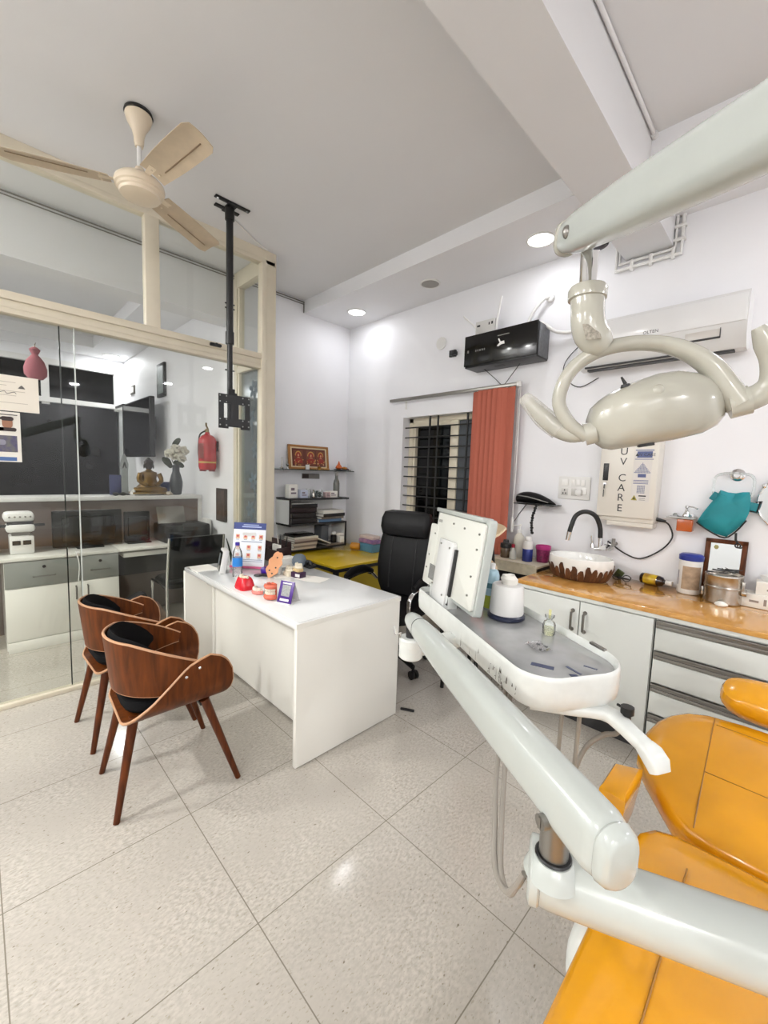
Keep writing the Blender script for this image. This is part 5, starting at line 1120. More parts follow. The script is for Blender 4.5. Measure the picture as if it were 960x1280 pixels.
# outline of the back, drawn from the bottom up the right side, over the top and down the left
poly = [(x, s) for x, s in half] + [(-x, s) for x, s in half[-2:0:-1]]
bk = P(t, 'back_cushion', cushion(poly, .0, .11, MBk), 'yellow')
def bs(x, s, z=.0075): return MBk @ Vector((x, s, z))
mb = MB()
for x in (-.155, .155): mb.tube([bs(x * (1 + .25 * math.sin(math.pi * k / 8) * 0 + .10 * k / 8), .035 + .455 * k / 8, .0065 if 0 < k < 8 else -.001) for k in range(9)], .002, 6)
mb.tube([bs(-.162 + .324 * k / 8, .235, .0075) for k in range(9)], .0018, 6).tube([bs(-.162 + .324 * k / 8, .455 + .0 * k, .0045) for k in range(9)], .0016, 6)
P(t, 'back_seam', mb, 'yellowdark')
P(t, 'back_shell', MB().dome(poly, [(.80, -.150), (.90, -.135), (.93, -.10), (.93, -.09)], MBk), mat('amber plastic', '#a86d12', .3))
MH = frameM(bs(0, .60, .045), (1, 0, 0), (0, math.cos(math.radians(24)), math.sin(math.radians(24))))
hp = [(.172 * math.copysign(abs(math.cos(a)) ** .6, math.cos(a)), .075 * math.copysign(abs(math.sin(a)) ** .7, math.sin(a))) for a in [2 * math.pi * k / 32 for k in range(32)]]
P(t, 'headrest', MB().dome(hp, [(.8, -.055), (.93, -.045), (1, -.02), (1, .0), (.95, .022), (.8, .034), (.5, .040), (.1, .041)], MH), 'yellow')
P(t, 'headrest_bar', MB().cbox(bs(0, .55, -.06), (.06, .14, .014), .003), 'chrome')
mb = MB(); 
for x in (-.06, .06): mb.tube([MH @ Vector((x, -.066, .018)), MH @ Vector((x, -.02, .0385)), MH @ Vector((x, .05, .032))], .0018, 6)
P(t, 'headrest_seam', mb, 'yellowdark')
# yellow armrest pad on its post
for sx in (-1, 1):
    ac = XC + sx * .335
    top = [(ac - .036, 1.275, .600), (ac + .036, 1.268, .600), (ac + .036, 1.455, .603), (ac - .036, 1.42, .603)]
    g = []
    for k, (dx, dy, dz) in enumerate(((.8, .8, .006), (.97, .98, -.002), (1.0, 1.0, -.02), (.72, .9, -.11), (.6, .85, -.15))):
        q = []
        for i in range(4):
            a, b = Vector(top[i]), Vector(top[(i + 1) % 4])
            for j in range(5):
                p = a.lerp(b, j / 5); q.append(Vector((ac + (p.x - ac) * dx, 1.36 + (p.y - 1.36) * dy, p.z + dz)))
        g.append(q)
    ar = P(t, 'armrest', MB().rings(g), 'yellow')
    P(ar, 'armrest_bracket', MB().tube([(ac, 1.36, .47), (ac - sx * .0, 1.34, .40), (ac - sx * .10, 1.28, .36)], .02, 10), 'unit')
P(t, 'frame_cover', MB().dome([(XC + x, y) for x, y in ((-.20, .15), (.20, .15), (.21, 1.25), (.12, 1.34), (-.12, 1.34), (-.21, 1.25))], [(.9, .33), (1, .35), (1, .44), (.95, .446)]), 'unit')
P(t, 'lift_base', MB().dome(rrect(.42, .60, .1, 6, XC, .85), [(.92, .10), (1, .12), (.9, .34)]).dome(rrect(.56, .95, .12, 6, XC, .85), [(1, 0), (1, .06), (.96, .10)]), 'unit')
P(t, 'side_hinge_cover', MB().ell((XC - .275, .97, .405), (.045, .075, .085), 18, 12, p=.8), 'traybody', 'off-white side hinge cover')
# delivery column and arms
CX, CY = .62, 1.06
t = thing('delivery_arm', 'white jointed dental delivery arm sweeping to the instrument tray', 'dental arm', (CX, CY, 0))
P(t, 'column', MB().dome(rrect(.20, .24, .05, 6, CX, CY), [(1.15, 0), (1.15, .05), (1.0, .10), (1.0, .74), (.9, .78)]).cyl((CX, CY, .74), (CX, CY, .90), .05, n=24), 'unit')
a0 = Vector((-.275, .668, .818)); a1 = Vector((CX, CY, .818)); d = (a1 - a0).normalized()
lo = P(t, 'lower_arm', MB().tube([a0 + d * .016, a0 + d * .03, a1 - d * .05, a1 + d * .06], [.048, .0495, .0495, .045], 28), 'unit')
P(lo, 'end_plate', MB().tube([a0 - d * .004, a0, a0 + d * .012, a0 + d * .0155], [.044, .052, .052, .048], 28), 'unit')
p0 = Vector((-.238, .668, 0)); n_side = Vector((d.y, -d.x, 0))
P(lo, 'joint_collar', MB().lathe([(.046, .838), (.040, .852), (.034, .862), (.030, .867), (.02, .868)], (p0.x, p0.y, 0), 28), ['unit'])
P(lo, 'joint_ring', MB().lathe([(.022, .8665), (.0275, .867), (.0295, .870), (.0275, .873), (.020, .874)], (p0.x, p0.y, 0), 28), 'black', 'black rubber joint ring')
P(lo, 'joint_post', MB().cyl((p0.x, p0.y, .868), (p0.x, p0.y, .965), .0235, n=24), 'metalgrey')
# spring arm: rounded rectangular tube from the cap end to the tray end
e0 = Vector((-.140, .603, .992)); e1 = Vector((-.895, 1.035, 1.013)); ed = (e1 - e0).normalized(); sd = Vector((0, 0, 1)).cross(ed).normalized(); ud = ed.cross(sd)
def ring(c, w_, h_, r): return [c + sd * x + ud * z for x, z in rrect(w_, h_, min(r, w_ * .49, h_ * .49), 5)]
L = (e1 - e0).length
prof = [(0, .058, .084, .024), (.006, .064, .092, .028), (.02, .068, .098, .028), (.3, .067, .096, .027), (.6, .064, .090, .026), (.80, .060, .078, .026), (.90, .056, .066, .026), (.95, .054, .060, .027), (.985, .047, .05, .023), (1.0, .036, .038, .018)]
ar = P(t, 'spring_arm', MB().rings([ring(e0 + ed * (L * s), a, b, c) for s, a, b, c in prof]), 'unit')
P(ar, 'end_cap', MB().rings([ring(e0 + ed * s, a, b, c) for s, a, b, c in ((-.024, .040, .064, .019), (-.022, .050, .075, .024), (-.016, .060, .086, .028), (-.004, .064, .092, .028), (.0, .060, .088, .028))]), 'unit')
P(ar, 'seam_line', MB().rings([ring(e0 + ed * (L * .89), .0575, .0685, .026), ring(e0 + ed * (L * .893), .0575, .0685, .026)]), 'dark')
c = e0 + ed * .095 - sd * 0 + Vector((0, 0, -.036)); out = (Vector((0, 0, 1.5)) - c); out = out - ed * out.dot(ed); out.z = 0; out.normalize(); out = sd if sd.dot(out) > 0 else -sd
P(ar, 'pivot_screw', MB().cyl(c + out * .028, c + out * .042, .012, n=18).cbox(c + out * .0425, (.004, .004, .018), 0), 'metalgrey')
# tray-side joint
j = e1 - ed * .02
P(t, 'tray_post', MB().cyl((j.x, j.y, .93), (j.x, j.y, 1.0), .019, n=20), 'grille')
P(t, 'joint_hub', MB().lathe([(.010, .880), (.034, .882), (.040, .888), (.040, .925), (.041, .926), (.041, .948), (.036, .954), (.012, .955)], (j.x, j.y, 0), 30), 'traybody')
k1 = uv(-1.34, .70, .912)
P(t, 'tray_bracket', MB().rings([[Vector(q) + (k1 - Vector((j.x, j.y, .912))) * s for q in [Vector((j.x, j.y, .912)) + Vector((x * .8, -x * .3, z)) for x, z in rrect(.07, .045, .012, 3)]] for s in (0, .5, 1)]), 'traybody')
P(t, 'wire_hook', MB().tube([(j.x - .05, j.y - .035, .985), (j.x - .03, j.y - .045, .965), (j.x - .012, j.y - .04, .975), (j.x - .02, j.y - .035, .955)], .003, 6, smooth=3), 'chrome')
# grey hoses
hs = thing('dental_hose', 'grey hose pair dropping from the tray, behind the arm, into the lower arm end', 'hose', (-.45, .90, .70))
for o_ in (0, .016):
    P(hs, 'hose', MB().tube([(-.590 + o_, 1.172 + o_ * .6, .905), (-.555 + o_, 1.08, .86), (-.452 + o_, .862 + o_ * .5, .80), (-.402 + o_, .772, .765), (-.358 + o_ * .8, .700, .735), (-.318 + o_ * .4, .668, .738), (-.297, .664, .765), (-.284, .666, .80)], .0058, 9, smooth=6), 'rubber')
hs = thing('dental_hose', 'two straight grey hoses hanging under the front of the tray', 'hose', uv(-.93, .80, .45))
P(hs, 'hose', MB().tube([uv(-.945, .80, .905), uv(-.95, .80, .70), uv(-.955, .80, .52), (-.38, 1.10, .42), (-.27, 1.03, .38), (-.18, 1.0, .38)], .006, 9, smooth=5), 'rubber')
P(hs, 'hose', MB().tube([uv(-.895, .815, .905), uv(-.90, .815, .72), uv(-.91, .815, .54), (-.36, 1.14, .42), (-.26, 1.08, .38), (-.18, 1.05, .38)], .006, 9, smooth=5), 'rubber')
hs = thing('dental_hose', 'curved grey hose looping by the yellow armrest', 'hose', (-.30, 1.3, .5))
P(hs, 'hose', MB().tube([(-.285, 1.255, .865), (-.30, 1.25, .80), (-.335, 1.25, .775), (-.375, 1.23, .72), (-.395, 1.20, .62), (-.40, 1.16, .5)], .0068, 10, smooth=6), 'rubber')

# instrument tray
t = thing('instrument_tray', 'worn white dental instrument tray with rounded front', 'tray', uv(-1.25, .79, .90))
u0, u1, v0, v1 = -1.72, -.842, .622, .962
fr = []
def corner(cu, cv, r, a0, a1, n): return [(cu + r * math.cos(math.radians(a0 + (a1 - a0) * k / n)), cv + r * math.sin(math.radians(a0 + (a1 - a0) * k / n))) for k in range(n + 1)]
def trayout(i):
    q = corner(u1 - .11, v0 + .10, .10 - i, -90, -8, 8) + corner(u1 - .14, v1 - .13, .13 - i, 5, 90, 9) + corner(u0 + .04, v1 - .04, .04 - i, 90, 180, 4) + corner(u0 + .04, v0 + .04, .04 - i, 180, 270, 4)
    # front corners keep their own half-length
    return [(u + (.01 if k < 9 else .01), v) for k, (u, v) in enumerate(q)]
def TR(i, z): return [uv(u, v, z) for u, v in trayout(i)]
P(t, 'body', MB().rings([TR(.035, .900), TR(.012, .904), TR(.003, .915), TR(0, .94), TR(0, .985), TR(.002, .994), TR(.006, .998), TR(.010, .994), TR(.013, .972), TR(.03, .970)]), 'traybody')
gm = mat('tray film grey', '#a3a4a4', .12, noise=.25, nscale=9, coat=.5)
P(t, 'tray_liner', MB().rings([TR(.014, .9705), TR(.014, .976), TR(.02, .9775)]), gm, 'glossy grey tray liner')
rnd = random.Random(21); mb = MB()
for k in range(26):
    u = rnd.gauss(-1.0, .05); z = rnd.uniform(.905, .95); mb.add([uv(u, v0 - .0006, z), uv(u + rnd.uniform(.002, .008), v0 - .0006, z + .002), uv(u + .004, v0 - .0006, z + rnd.uniform(.004, .02))], [[0, 1, 2]])
for k in range(10):
    u = rnd.uniform(-1.35, -.95); mb.add([uv(u, v0 - .0006, .92), uv(u + .002, v0 - .0006, .92), uv(u + .003, v0 - .0006, .92 + rnd.uniform(.02, .05))], [[0, 1, 2]])
P(t, 'paint_chips', mb, mat('paint chip', '#55524a', .7))
mb = MB()
for k, (u, v, a, l, w_) in enumerate(((-.955, .73, .3, .06, .02), (-.915, .80, -.4, .05, .008), (-.89, .78, .8, .02, .012), (-.92, .86, .1, .035, .006))):
    mb.cbox(uv(u, v, .978), (l, w_, .0012), 0, R=Euler((0, 0, a)))
P(t, 'tray_marks', mb, mat('ink marks', '#3e4560', .5))
P(t, 'film_crease', MB().sheet([[uv(-1.10 + .07 * i / 6, .77 + .05 * j / 5, .979 + .007 * abs(math.sin(i * 2.2 + j * 1.7))) for j in range(6)] for i in range(7)], .0005), glassy('crease film', (.95, .95, .95), .12))
P(t, 'rim_latch', MB().cbox(uv(-1.00, .955, .998), (.06, .012, .008), .002, R=Euler((0, 0, -.52))), 'metalgrey')
# handle bar under the tray with black knob
hp_ = [(-.47, 1.06, .888), (-.40, 1.10, .890), (-.335, 1.145, .892), (-.29, 1.165, .890), (-.245, 1.135, .886), (-.205, 1.105, .880), (-.178, 1.105, .876)]
def flatbar(pts, sizes, r=.009):
    rr = []; pts = [Vector(p) for p in pts]
    for i, p in enumerate(pts):
        a_, b_ = pts[max(0, i - 1)], pts[min(len(pts) - 1, i + 1)]; tg = (b_ - a_).normalized(); sdv = tg.cross(Vector((0, 0, 1))).normalized(); upv = sdv.cross(tg)
        rr.append([p + sdv * x + upv * z for x, z in rrect(sizes[i][0], sizes[i][1], min(r, sizes[i][1] * .45), 3)])
    return rr
h = P(t, 'tray_handle', MB().rings(flatbar([(-.47, 1.055, .892), (-.40, 1.095, .893), (-.345, 1.135, .894), (-.315, 1.155, .893), (-.285, 1.155, .890), (-.25, 1.13, .886), (-.215, 1.108, .880), (-.196, 1.098, .876)], [(.05, .026)] * 2 + [(.056, .026), (.058, .026), (.056, .026), (.046, .026), (.044, .026), (.044, .026)])), 'traybody')
P(h, 'handle_grip', MB().rings(flatbar([(-.206, 1.103, .878), (-.190, 1.095, .872), (-.176, 1.088, .860), (-.168, 1.084, .842)], [(.046, .028), (.054, .032), (.056, .032), (.05, .024)])), 'traybody')
P(h, 'knob', MB().cyl((-.262, 1.165, .908), (-.262, 1.165, .926), .016, n=10).cyl((-.275, 1.17, .917), (-.288, 1.175, .917), .004, n=6).cyl((-.262, 1.165, .890), (-.262, 1.165, .908), .010, n=10), 'black', 'black ribbed knob')
P(h, 'hose_elbow', MB().tube([(-.285, 1.20, .87), (-.285, 1.235, .865), (-.285, 1.255, .85)], .013, 10), 'metalgrey')
# film viewer on the tray
lean = .13
vw = thing('film_viewer', 'white flat x-ray film viewer seen from behind on the tray', 'film viewer', uv(-1.50, .69, .98))
vd = (V3 * lean + Vector((0, 0, 1))).normalized()
def MV(off): return frameM(uv(0, .682, 1.02), U3, vd) @ Matrix.Translation((0, 0, off))
# local: x along U, y up the panel, z toward the camera side (U x vd = -V)
P(vw, 'panel', MB().prism(rrect(.46, .35, .015, 4, -1.502, .158), .03, MV(-.030), .004), 'unit')
P(vw, 'back_cover', MB().prism(rrect(.415, .315, .012, 4, -1.49, .158), .012, MV(0), .003), mat('viewer back', '#dfe0d8', .35))
P(vw, 'side_housing', MB().prism(rrect(.09, .27, .012, 4, -1.718, .125), .014, MV(.0), .003), mat('viewer side', '#d9dad2', .35))
P(vw, 'top_rail', MB().box(-1.72, -1.30, .318, .336, -.028, .018, .004, M4=MV(0)), 'unit')
br = P(vw, 'mounting_bracket', MB().prism([(-1.60, .215), (-1.475, .215), (-1.462, .20), (-1.462, -.045), (-1.60, -.045)], .02, MV(.0125), .003), mat('bracket white', '#e2e3e2', .25, coat=.3))
P(br, 'bracket_slot', MB().box(-1.463, -1.450, -.03, .19, .013, .024, M4=MV(0)), 'dark')
mb = MB()
for x, y in ((-1.575, .195), (-1.49, .19), (-1.49, .0), (-1.60, .02), (-1.70, .22), (-1.73, .12), (-1.735, .06), (-1.31, .22), (-1.32, .12), (-1.325, .05), (-1.43, .28), (-1.53, .285), (-1.31, .275)):
    mb.tube([MV(0) @ Vector((x, y, .012)), MV(0) @ Vector((x, y, .036 if -1.605 < x < -1.47 and y < .2 else .0165))], .004, 8)
P(vw, 'screw', mb, mat('screw dark', '#8b8a84', .4, .5))
P(vw, 'rating_label', MB().box(-1.70, -1.635, .02, .085, .0145, .0152, M4=MV(0)), mat('rating label', '#8b8c8a', .5, noise=.4, nscale=220))
P(vw, 'small_emblem', MB().cbox((0, 0, 0), (.035, .012, .001), .0, R=None).__class__().box(-1.685, -1.65, .275, .287, .012, .013, M4=MV(0)), mat('emblem grey', '#9d9d96', .4))
P(vw, 'foot_block', MB().box(-1.64, -1.45, .655, .70, .975, 1.03, .004, M4=MU), 'traybody')
# things on the tray
zt_ = .978; GTy = 'things on the instrument tray'
tc = Vector((-.735, 1.395, 0))
t = thing('tissue_dispenser', 'white tapered tissue holder with dark blue base on the tray', 'tissue holder', (tc.x, tc.y, zt_), group=GTy)
P(t, 'cover', MB().lathe([(.060, zt_ + .018), (.062, zt_ + .022), (.056, zt_ + .120), (.053, zt_ + .126), (.022, zt_ + .128), (.02, zt_ + .115)], (tc.x, tc.y, 0), 36), 'white')
P(t, 'base', MB().lathe([(.064, zt_), (.068, zt_ + .004), (.068, zt_ + .014), (.062, zt_ + .019)], (tc.x, tc.y, 0), 36), mat('navy base', '#1b2138', .3))
rr = [[Vector((tc.x + .004 + r * math.cos(a) * (1 + .22 * math.sin(3 * a + i)), tc.y + r * math.sin(a) * (1 + .2 * math.cos(2 * a + i)), zt_ + z)) for a in [2 * math.pi * k / 18 for k in range(18)]] for i, (r, z) in enumerate(((.02, .12), (.028, .135), (.03, .150), (.022, .162), (.012, .158), (.003, .150)))]
P(t, 'tissue', MB().rings(rr), 'paper')
bc_ = Vector((-.555, 1.355, 0))
t = thing('glass_vial', 'small clear glass bottle with pale yellow stopper on the tray rim', 'bottle', (bc_.x, bc_.y, zt_), group=GTy)
P(t, 'body', MB().lathe([(.018, zt_), (.021, zt_ + .004), (.021, zt_ + .035), (.017, zt_ + .044), (.009, zt_ + .048), (.009, zt_ + .054), (.014, zt_ + .058), (.016, zt_ + .066), (.012, zt_ + .067)], (bc_.x, bc_.y, 0), 24), 'crystal')
P(t, 'liquid', MB().lathe([(.017, zt_ + .004), (.0195, zt_ + .006), (.0195, zt_ + .024), (.003, zt_ + .025)], (bc_.x, bc_.y, 0), 20), glassy('pale liquid', (.93, .92, .72), .08))
P(t, 'stopper', MB().cyl((bc_.x, bc_.y, zt_ + .055), (bc_.x, bc_.y, zt_ + .085), .0045, n=12), mat('pale stopper', '#d6d397', .4))
sc = Vector((-.832, 1.448, 0))
t = thing('spray_bottle', 'pale blue and lime aerosol bottle beside the film viewer', 'bottle', (sc.x, sc.y, zt_), group=GTy)
P(t, 'body', MB().lathe([(.026, zt_), (.028, zt_ + .003), (.028, zt_ + .135), (.022, zt_ + .152), (.012, zt_ + .158)], (sc.x, sc.y, 0), 24), mat('pale blue can', '#a9c8d6', .3, .1))
P(t, 'lime_band', MB().lathe([(.0284, zt_ + .003), (.0286, zt_ + .055)], (sc.x, sc.y, 0), 24, cap=False), mat('lime band', '#a7b23a', .35))
P(t, 'cap', MB().lathe([(.010, zt_ + .158), (.011, zt_ + .18), (.006, zt_ + .182)], (sc.x, sc.y, 0), 14), 'white')
P(t, 'label', MB().lathe([(.0284, zt_ + .085), (.0286, zt_ + .105)], (sc.x, sc.y, 0), 24, cap=False), mat('can mark', '#4d7a86', .35))

# ------------------------------------------------------------------ operating light
LP_ = Vector((.62, -.02, 0))
t = thing('operating_light', 'cream dental operating light with curved yoke on a white swing arm', 'dental light', (LP_.x, LP_.y, 0))
P(t, 'pole', MB().cyl((LP_.x, LP_.y, 0), (LP_.x, LP_.y, 1.70), .035, n=24).lathe([(.16, 0), (.16, .02), (.05, .05), (.04, .06)], (LP_.x, LP_.y, 0), 32), 'unit')
A0 = Vector((-.405, .928, 2.014)); A1 = Vector((-.064, .658, 1.905)); ad = (A1 - A0).normalized(); A2 = A0 + ad * 1.26
sd2 = Vector((0, 0, 1)).cross(ad).normalized(); ud2 = ad.cross(sd2)
def ring2(c, w_, h_, r): return [c + sd2 * x + ud2 * z for x, z in rrect(w_, h_, min(r, .49 * w_, .49 * h_), 6)]
P(t, 'swing_arm', MB().rings([ring2(A0 + ad * s, a, b, c) for s, a, b, c in ((.0, .042, .050, .016), (.012, .050, .062, .02), (.06, .056, .076, .022), (.20, .060, .086, .024), (.6, .064, .092, .026), (1.0, .064, .092, .026), (1.24, .06, .088, .026), (1.26, .05, .07, .02))]), 'unit')
P(t, 'arm_end_cap', MB().rings([ring2(A0 + ad * s, a, b, c) for s, a, b, c in ((-.014, .030, .046, .014), (-.010, .044, .060, .02), (-.002, .052, .068, .022), (.004, .052, .068, .022), (.006, .046, .06, .02))]), 'lampshell')
J = A2 - ad * .05
P(t, 'elbow', MB().cyl((J.x, J.y, J.z - .12), (J.x, J.y, J.z - .02), .04, n=24).tube([(J.x, J.y, J.z - .10), (LP_.x, LP_.y, 1.66)], .03, 14), 'unit')
q = A0 + ad * .055; side = sd2 if (Vector((0, 0, 1.5)) - q).dot(sd2) > 0 else -sd2
P(t, 'arm_screw', MB().ell(q + side * .028 - ud2 * .004, (.009, .009, .013), 12, 8), 'metalgrey')
pt = Vector((-.352, .923, 1.985)); pb = Vector((-.347, .918, 1.890))
P(t, 'socket', MB().lathe([(.020, -.014), (.029, -.010), (.031, .014), (.02, .024)], (pt.x + .008, pt.y - .006, 1.985), 24), mat('navy socket', '#22243a', .4), 'dark blue socket')
P(t, 'ring_hook', MB().tube([(-.318, .893, 1.962), (-.306, .884, 1.955), (-.298, .878, 1.966), (-.303, .882, 1.978)], .004, 7, smooth=3), 'black')
P(t, 'chrome_post', MB().cyl(pt, pb - Vector((0, 0, .02)), .0175, n=24), 'chrome')
nk = [(-.348, .918, 1.886), (-.3475, .918, 1.875), (-.345, .917, 1.852), (-.342, .915, 1.825), (-.336, .920, 1.802), (-.324, .931, 1.784), (-.314, .941, 1.774)]
P(t, 'neck', MB().tube(nk, [.034, .033, .032, .0325, .0335, .031, .022], 24, smooth=4), 'lampshell')
P(t, 'neck_collar', MB().lathe([(.030, 1.868), (.037, 1.871), (.038, 1.888), (.034, 1.895), (.018, 1.896)], (-.348, .918, 0), 30), 'lampshell')
nv = Vector((-.40, -.88, .1)).normalized()
c_ = Vector((-.338, .913, 1.808)); fw = (Vector((0, 0, 1.5)) - c_).normalized(); rt = fw.cross(Vector((0, 0, 1))).normalized() * -1
P(t, 'neck_sticker', MB().sheet([[c_ + fw * (.0338 * math.cos(a)) + rt * (.0338 * math.sin(a)) + Vector((.006 * (.0 - z) / .02, 0, z - .02 - .0)) for z in (0, .032)] for a in [-.1 + .9 * k / 6 for k in range(7)]], .0008), mat('sticker grey', '#a9a294', .5, noise=.5, nscale=200))
yk = [(-.34, .952, 1.593), (-.368, .927, 1.619), (-.388, .913, 1.662), (-.381, .912, 1.707), (-.36, .924, 1.744), (-.323, .943, 1.77), (-.278, .968, 1.781), (-.228, .997, 1.778), (-.181, 1.02, 1.758), (-.145, 1.037, 1.726), (-.12, 1.043, 1.686), (-.097, 1.047, 1.651)]
AX_ = Vector((.912, .367, .18)); NX = Vector((.390, -.915, -.109)); TX = Vector((-.125, -.170, .978))
P(t, 'yoke', MB().tube(yk, [.017, .018, .018, .018, .018, .018, .0185, .0195, .022, .025, .028, .028], 18, smooth=5, ry=.8, up=(.39, -.915, -.1)), 'lampshell')
LC = Vector((-.218, 1.003, 1.646))
P(t, 'hinge', MB().cyl((-.345, .955, 1.598), (-.325, .963, 1.604), .024, n=24), 'lampshell')
P(t, 'hinge', MB().cyl((-.115, 1.045, 1.653), (-.085, 1.052, 1.662), .027, n=24), 'lampshell')
ol = [(-.135, .008), (-.125, .030), (-.107, .044), (-.089, .054), (-.06, .063), (-.03, .070), (.006, .075), (.039, .073), (.071, .060), (.090, .047), (.104, .030), (.112, .010), (.114, -.010), (.109, -.032), (.095, -.049), (.07, -.060), (.023, -.065), (-.041, -.066), (-.093, -.066), (-.110, -.060), (-.122, -.048), (-.133, -.028), (-.139, -.008)]
MLm = frameM(LC, AX_, TX)
# local z of this frame is AX x TX: make the dome swell toward the viewer side and close off behind
sg = 1 if (MLm.to_3x3() @ Vector((0, 0, 1))).dot(NX) > 0 else -1
P(t, 'lamp_head', MB().dome(ol, [(k, sg * z) for k, z in ((.80, -.040), (.95, -.038), (1.0, -.028), (1.0, -.018), (.985, -.006), (.95, .006), (.88, .020), (.76, .032), (.58, .042), (.36, .048), (.12, .051))], MLm), 'lampshell')
P(t, 'reflector_glass', MB().dome(ol, [(k, sg * z) for k, z in ((.86, -.044), (.88, -.0405), (.88, -.039))], MLm), mat('lamp glass', '#c9d2d6', .1))
P(t, 'centre_button', MB().ell(MLm @ Vector((-.007, .038, sg * .036)), (.0125, .0125, .0125), 16, 10), 'lampshell')
s0 = MLm @ Vector((-.056, .060, sg * .0))
P(t, 'toggle_switch', MB().tube([s0 + TX * .0, s0 + TX * .006], [.010, .008], 10).tube([s0 + TX * .006, s0 + TX * .014 - AX_ * .003, s0 + TX * .022 - AX_ * .006], [.004, .003, .002], 8), 'dark', 'small dark toggle switch')
P(t, 'catch', MB().box(-.045, -.016, -.068, -.060, *(sorted((sg * -.012, sg * .008))), .001, M4=MLm), 'dark')
lh = [(-.342, .955, 1.600), (-.366, .941, 1.597), (-.397, .926, 1.612), (-.429, .912, 1.643), (-.455, .904, 1.672)]
hl = P(t, 'handle', MB().tube(lh, [.014, .017, .0185, .0165, .010], 14, smooth=5), 'lampshell')
P(hl, 'plastic_sleeve', MB().tube([(-.39, .929, 1.607), (-.42, .915, 1.634), (-.447, .905, 1.664), (-.464, .900, 1.682)], [.022, .0225, .0185, .014], 12, smooth=4), glassy('plastic sleeve', (.96, .96, .95), .05, .08, .3, '#e9e7de'), 'clear plastic sleeve over the handle')
rh = [(-.112, 1.046, 1.655), (-.09, 1.050, 1.661), (-.068, 1.052, 1.672), (-.055, 1.048, 1.692), (-.058, 1.040, 1.728), (-.070, 1.030, 1.758), (-.082, 1.020, 1.785)]
P(t, 'handle', MB().tube(rh, [.024, .023, .022, .021, .0195, .0185, .010], 16, smooth=5), 'lampshell')
# ------------------------------------------------------------------ on and beyond the glass
xg = XP + .0065
t = thing('certificate', 'cream certificate sheet taped on the glass, upper left', 'certificate', (xg, .20, 1.78))
P(t, 'sheet', MB().box(xg, xg + .0015, -.02, .302, 1.782, 1.985), mat('certificate paper', '#e9e2d4', .6))
mb = MB().slot(0)
for z, a, b in ((1.945, .05, .2), (1.925, .02, .16), (1.895, .08, .24), (1.870, .06, .2), (1.828, .12, .25)): mb.box(xg + .0015, xg + .002, a, b, z, z + .003)
mb.slot(1).prism([(-.02, 0), (.02, 0), (.012, .012), (0, .026), (-.012, .012)], .0006, frameM((xg + .0022, .10, 1.945), (0, 1, 0), (0, 0, 1)))
mb.slot(2).prism([(-.016, 0), (.016, 0), (.01, .01), (0, .02), (-.01, .01)], .0006, frameM((xg + .0022, .225, 1.915), (0, 1, 0), (0, 0, 1)))
mb.tube([(xg + .0022, .13, 1.885), (xg + .0022, .15, 1.893), (xg + .0022, .16, 1.880), (xg + .0022, .19, 1.892), (xg + .0022, .20, 1.882)], .0015, 5, smooth=3)
P(t, 'print', mb, [mat('faint print', '#bdb4a6', .6), mat('brown crest', '#8c6a52', .6), mat('grey crest', '#66625f', .6)])
t = thing('poster', 'small printed notice with photographs below the certificate', 'poster', (xg, .10, 1.49))
P(t, 'sheet', MB().box(xg, xg + .0015, -.02, .212, 1.488, 1.776), mat('poster paper', '#e2ded4', .6))
mb = MB()
mb.slot(0).box(xg + .0015, xg + .002, -.02, .195, 1.545, 1.640)
mb.slot(1).prism(rrect(.046, .064, .022, 6), .0006, frameM((xg + .0022, .155, 1.713), (0, 1, 0), (0, 0, 1))).prism(rrect(.046, .064, .022, 6), .0006, frameM((xg + .0022, .10, 1.713), (0, 1, 0), (0, 0, 1)))
mb.slot(2)
for yy in (.155, .10): mb.prism(rrect(.056, .024, .0115, 5), .0006, frameM((xg + .0028, yy, 1.737), (0, 1, 0), (0, 0, 1))).prism(rrect(.078, .020, .009, 4), .0006, frameM((xg + .0028, yy, 1.676), (0, 1, 0), (0, 0, 1)))
for z, a, b in ((1.757, .12, .20), (1.665, .03, .19), (1.655, .06, .12)): mb.slot(2).box(xg + .0015, xg + .0022, a, b, z, z + .005)
mb.slot(3).box(xg + .0015, xg + .002, -.02, .19, 1.494, 1.516)
mb.slot(4).prism(rrect(.05, .03, .012, 4), .0006, frameM((xg + .0022, .12, 1.60), (0, 1, 0), (0, 0, 1)))
P(t, 'print', mb, [mat('poster violet', '#4f4a6e', .5, col2='#6f6f62', nscale=30), mat('portrait brown', '#9b6e55', .6), mat('poster dark', '#3a2f2e', .6), mat('poster blue', '#45669a', .5), mat('bus pale', '#8f8f9c', .5)])
t = thing('pink_bag', 'dusky pink tied bag hanging behind the glass above the certificate', 'bag', (-3.37, .30, 1.98))
P(t, 'sack', MB().lathe([(.006, 1.995), (.03, 1.997), (.048, 2.02), (.05, 2.06), (.038, 2.105), (.022, 2.13), (.013, 2.142), (.02, 2.158), (.024, 2.172), (.012, 2.185), (.003, 2.188)], (-3.36, .30, 0), 20, sx=.9, sy=1.15), mat('dusky pink', '#a8606c', .7, noise=.2, nscale=30, bump=.6, bscale=30))
P(t, 'hook', MB().tube([(-3.30, .30, 2.20), (-3.345, .30, 2.20), (-3.36, .30, 2.18)], .003, 6), 'chrome')
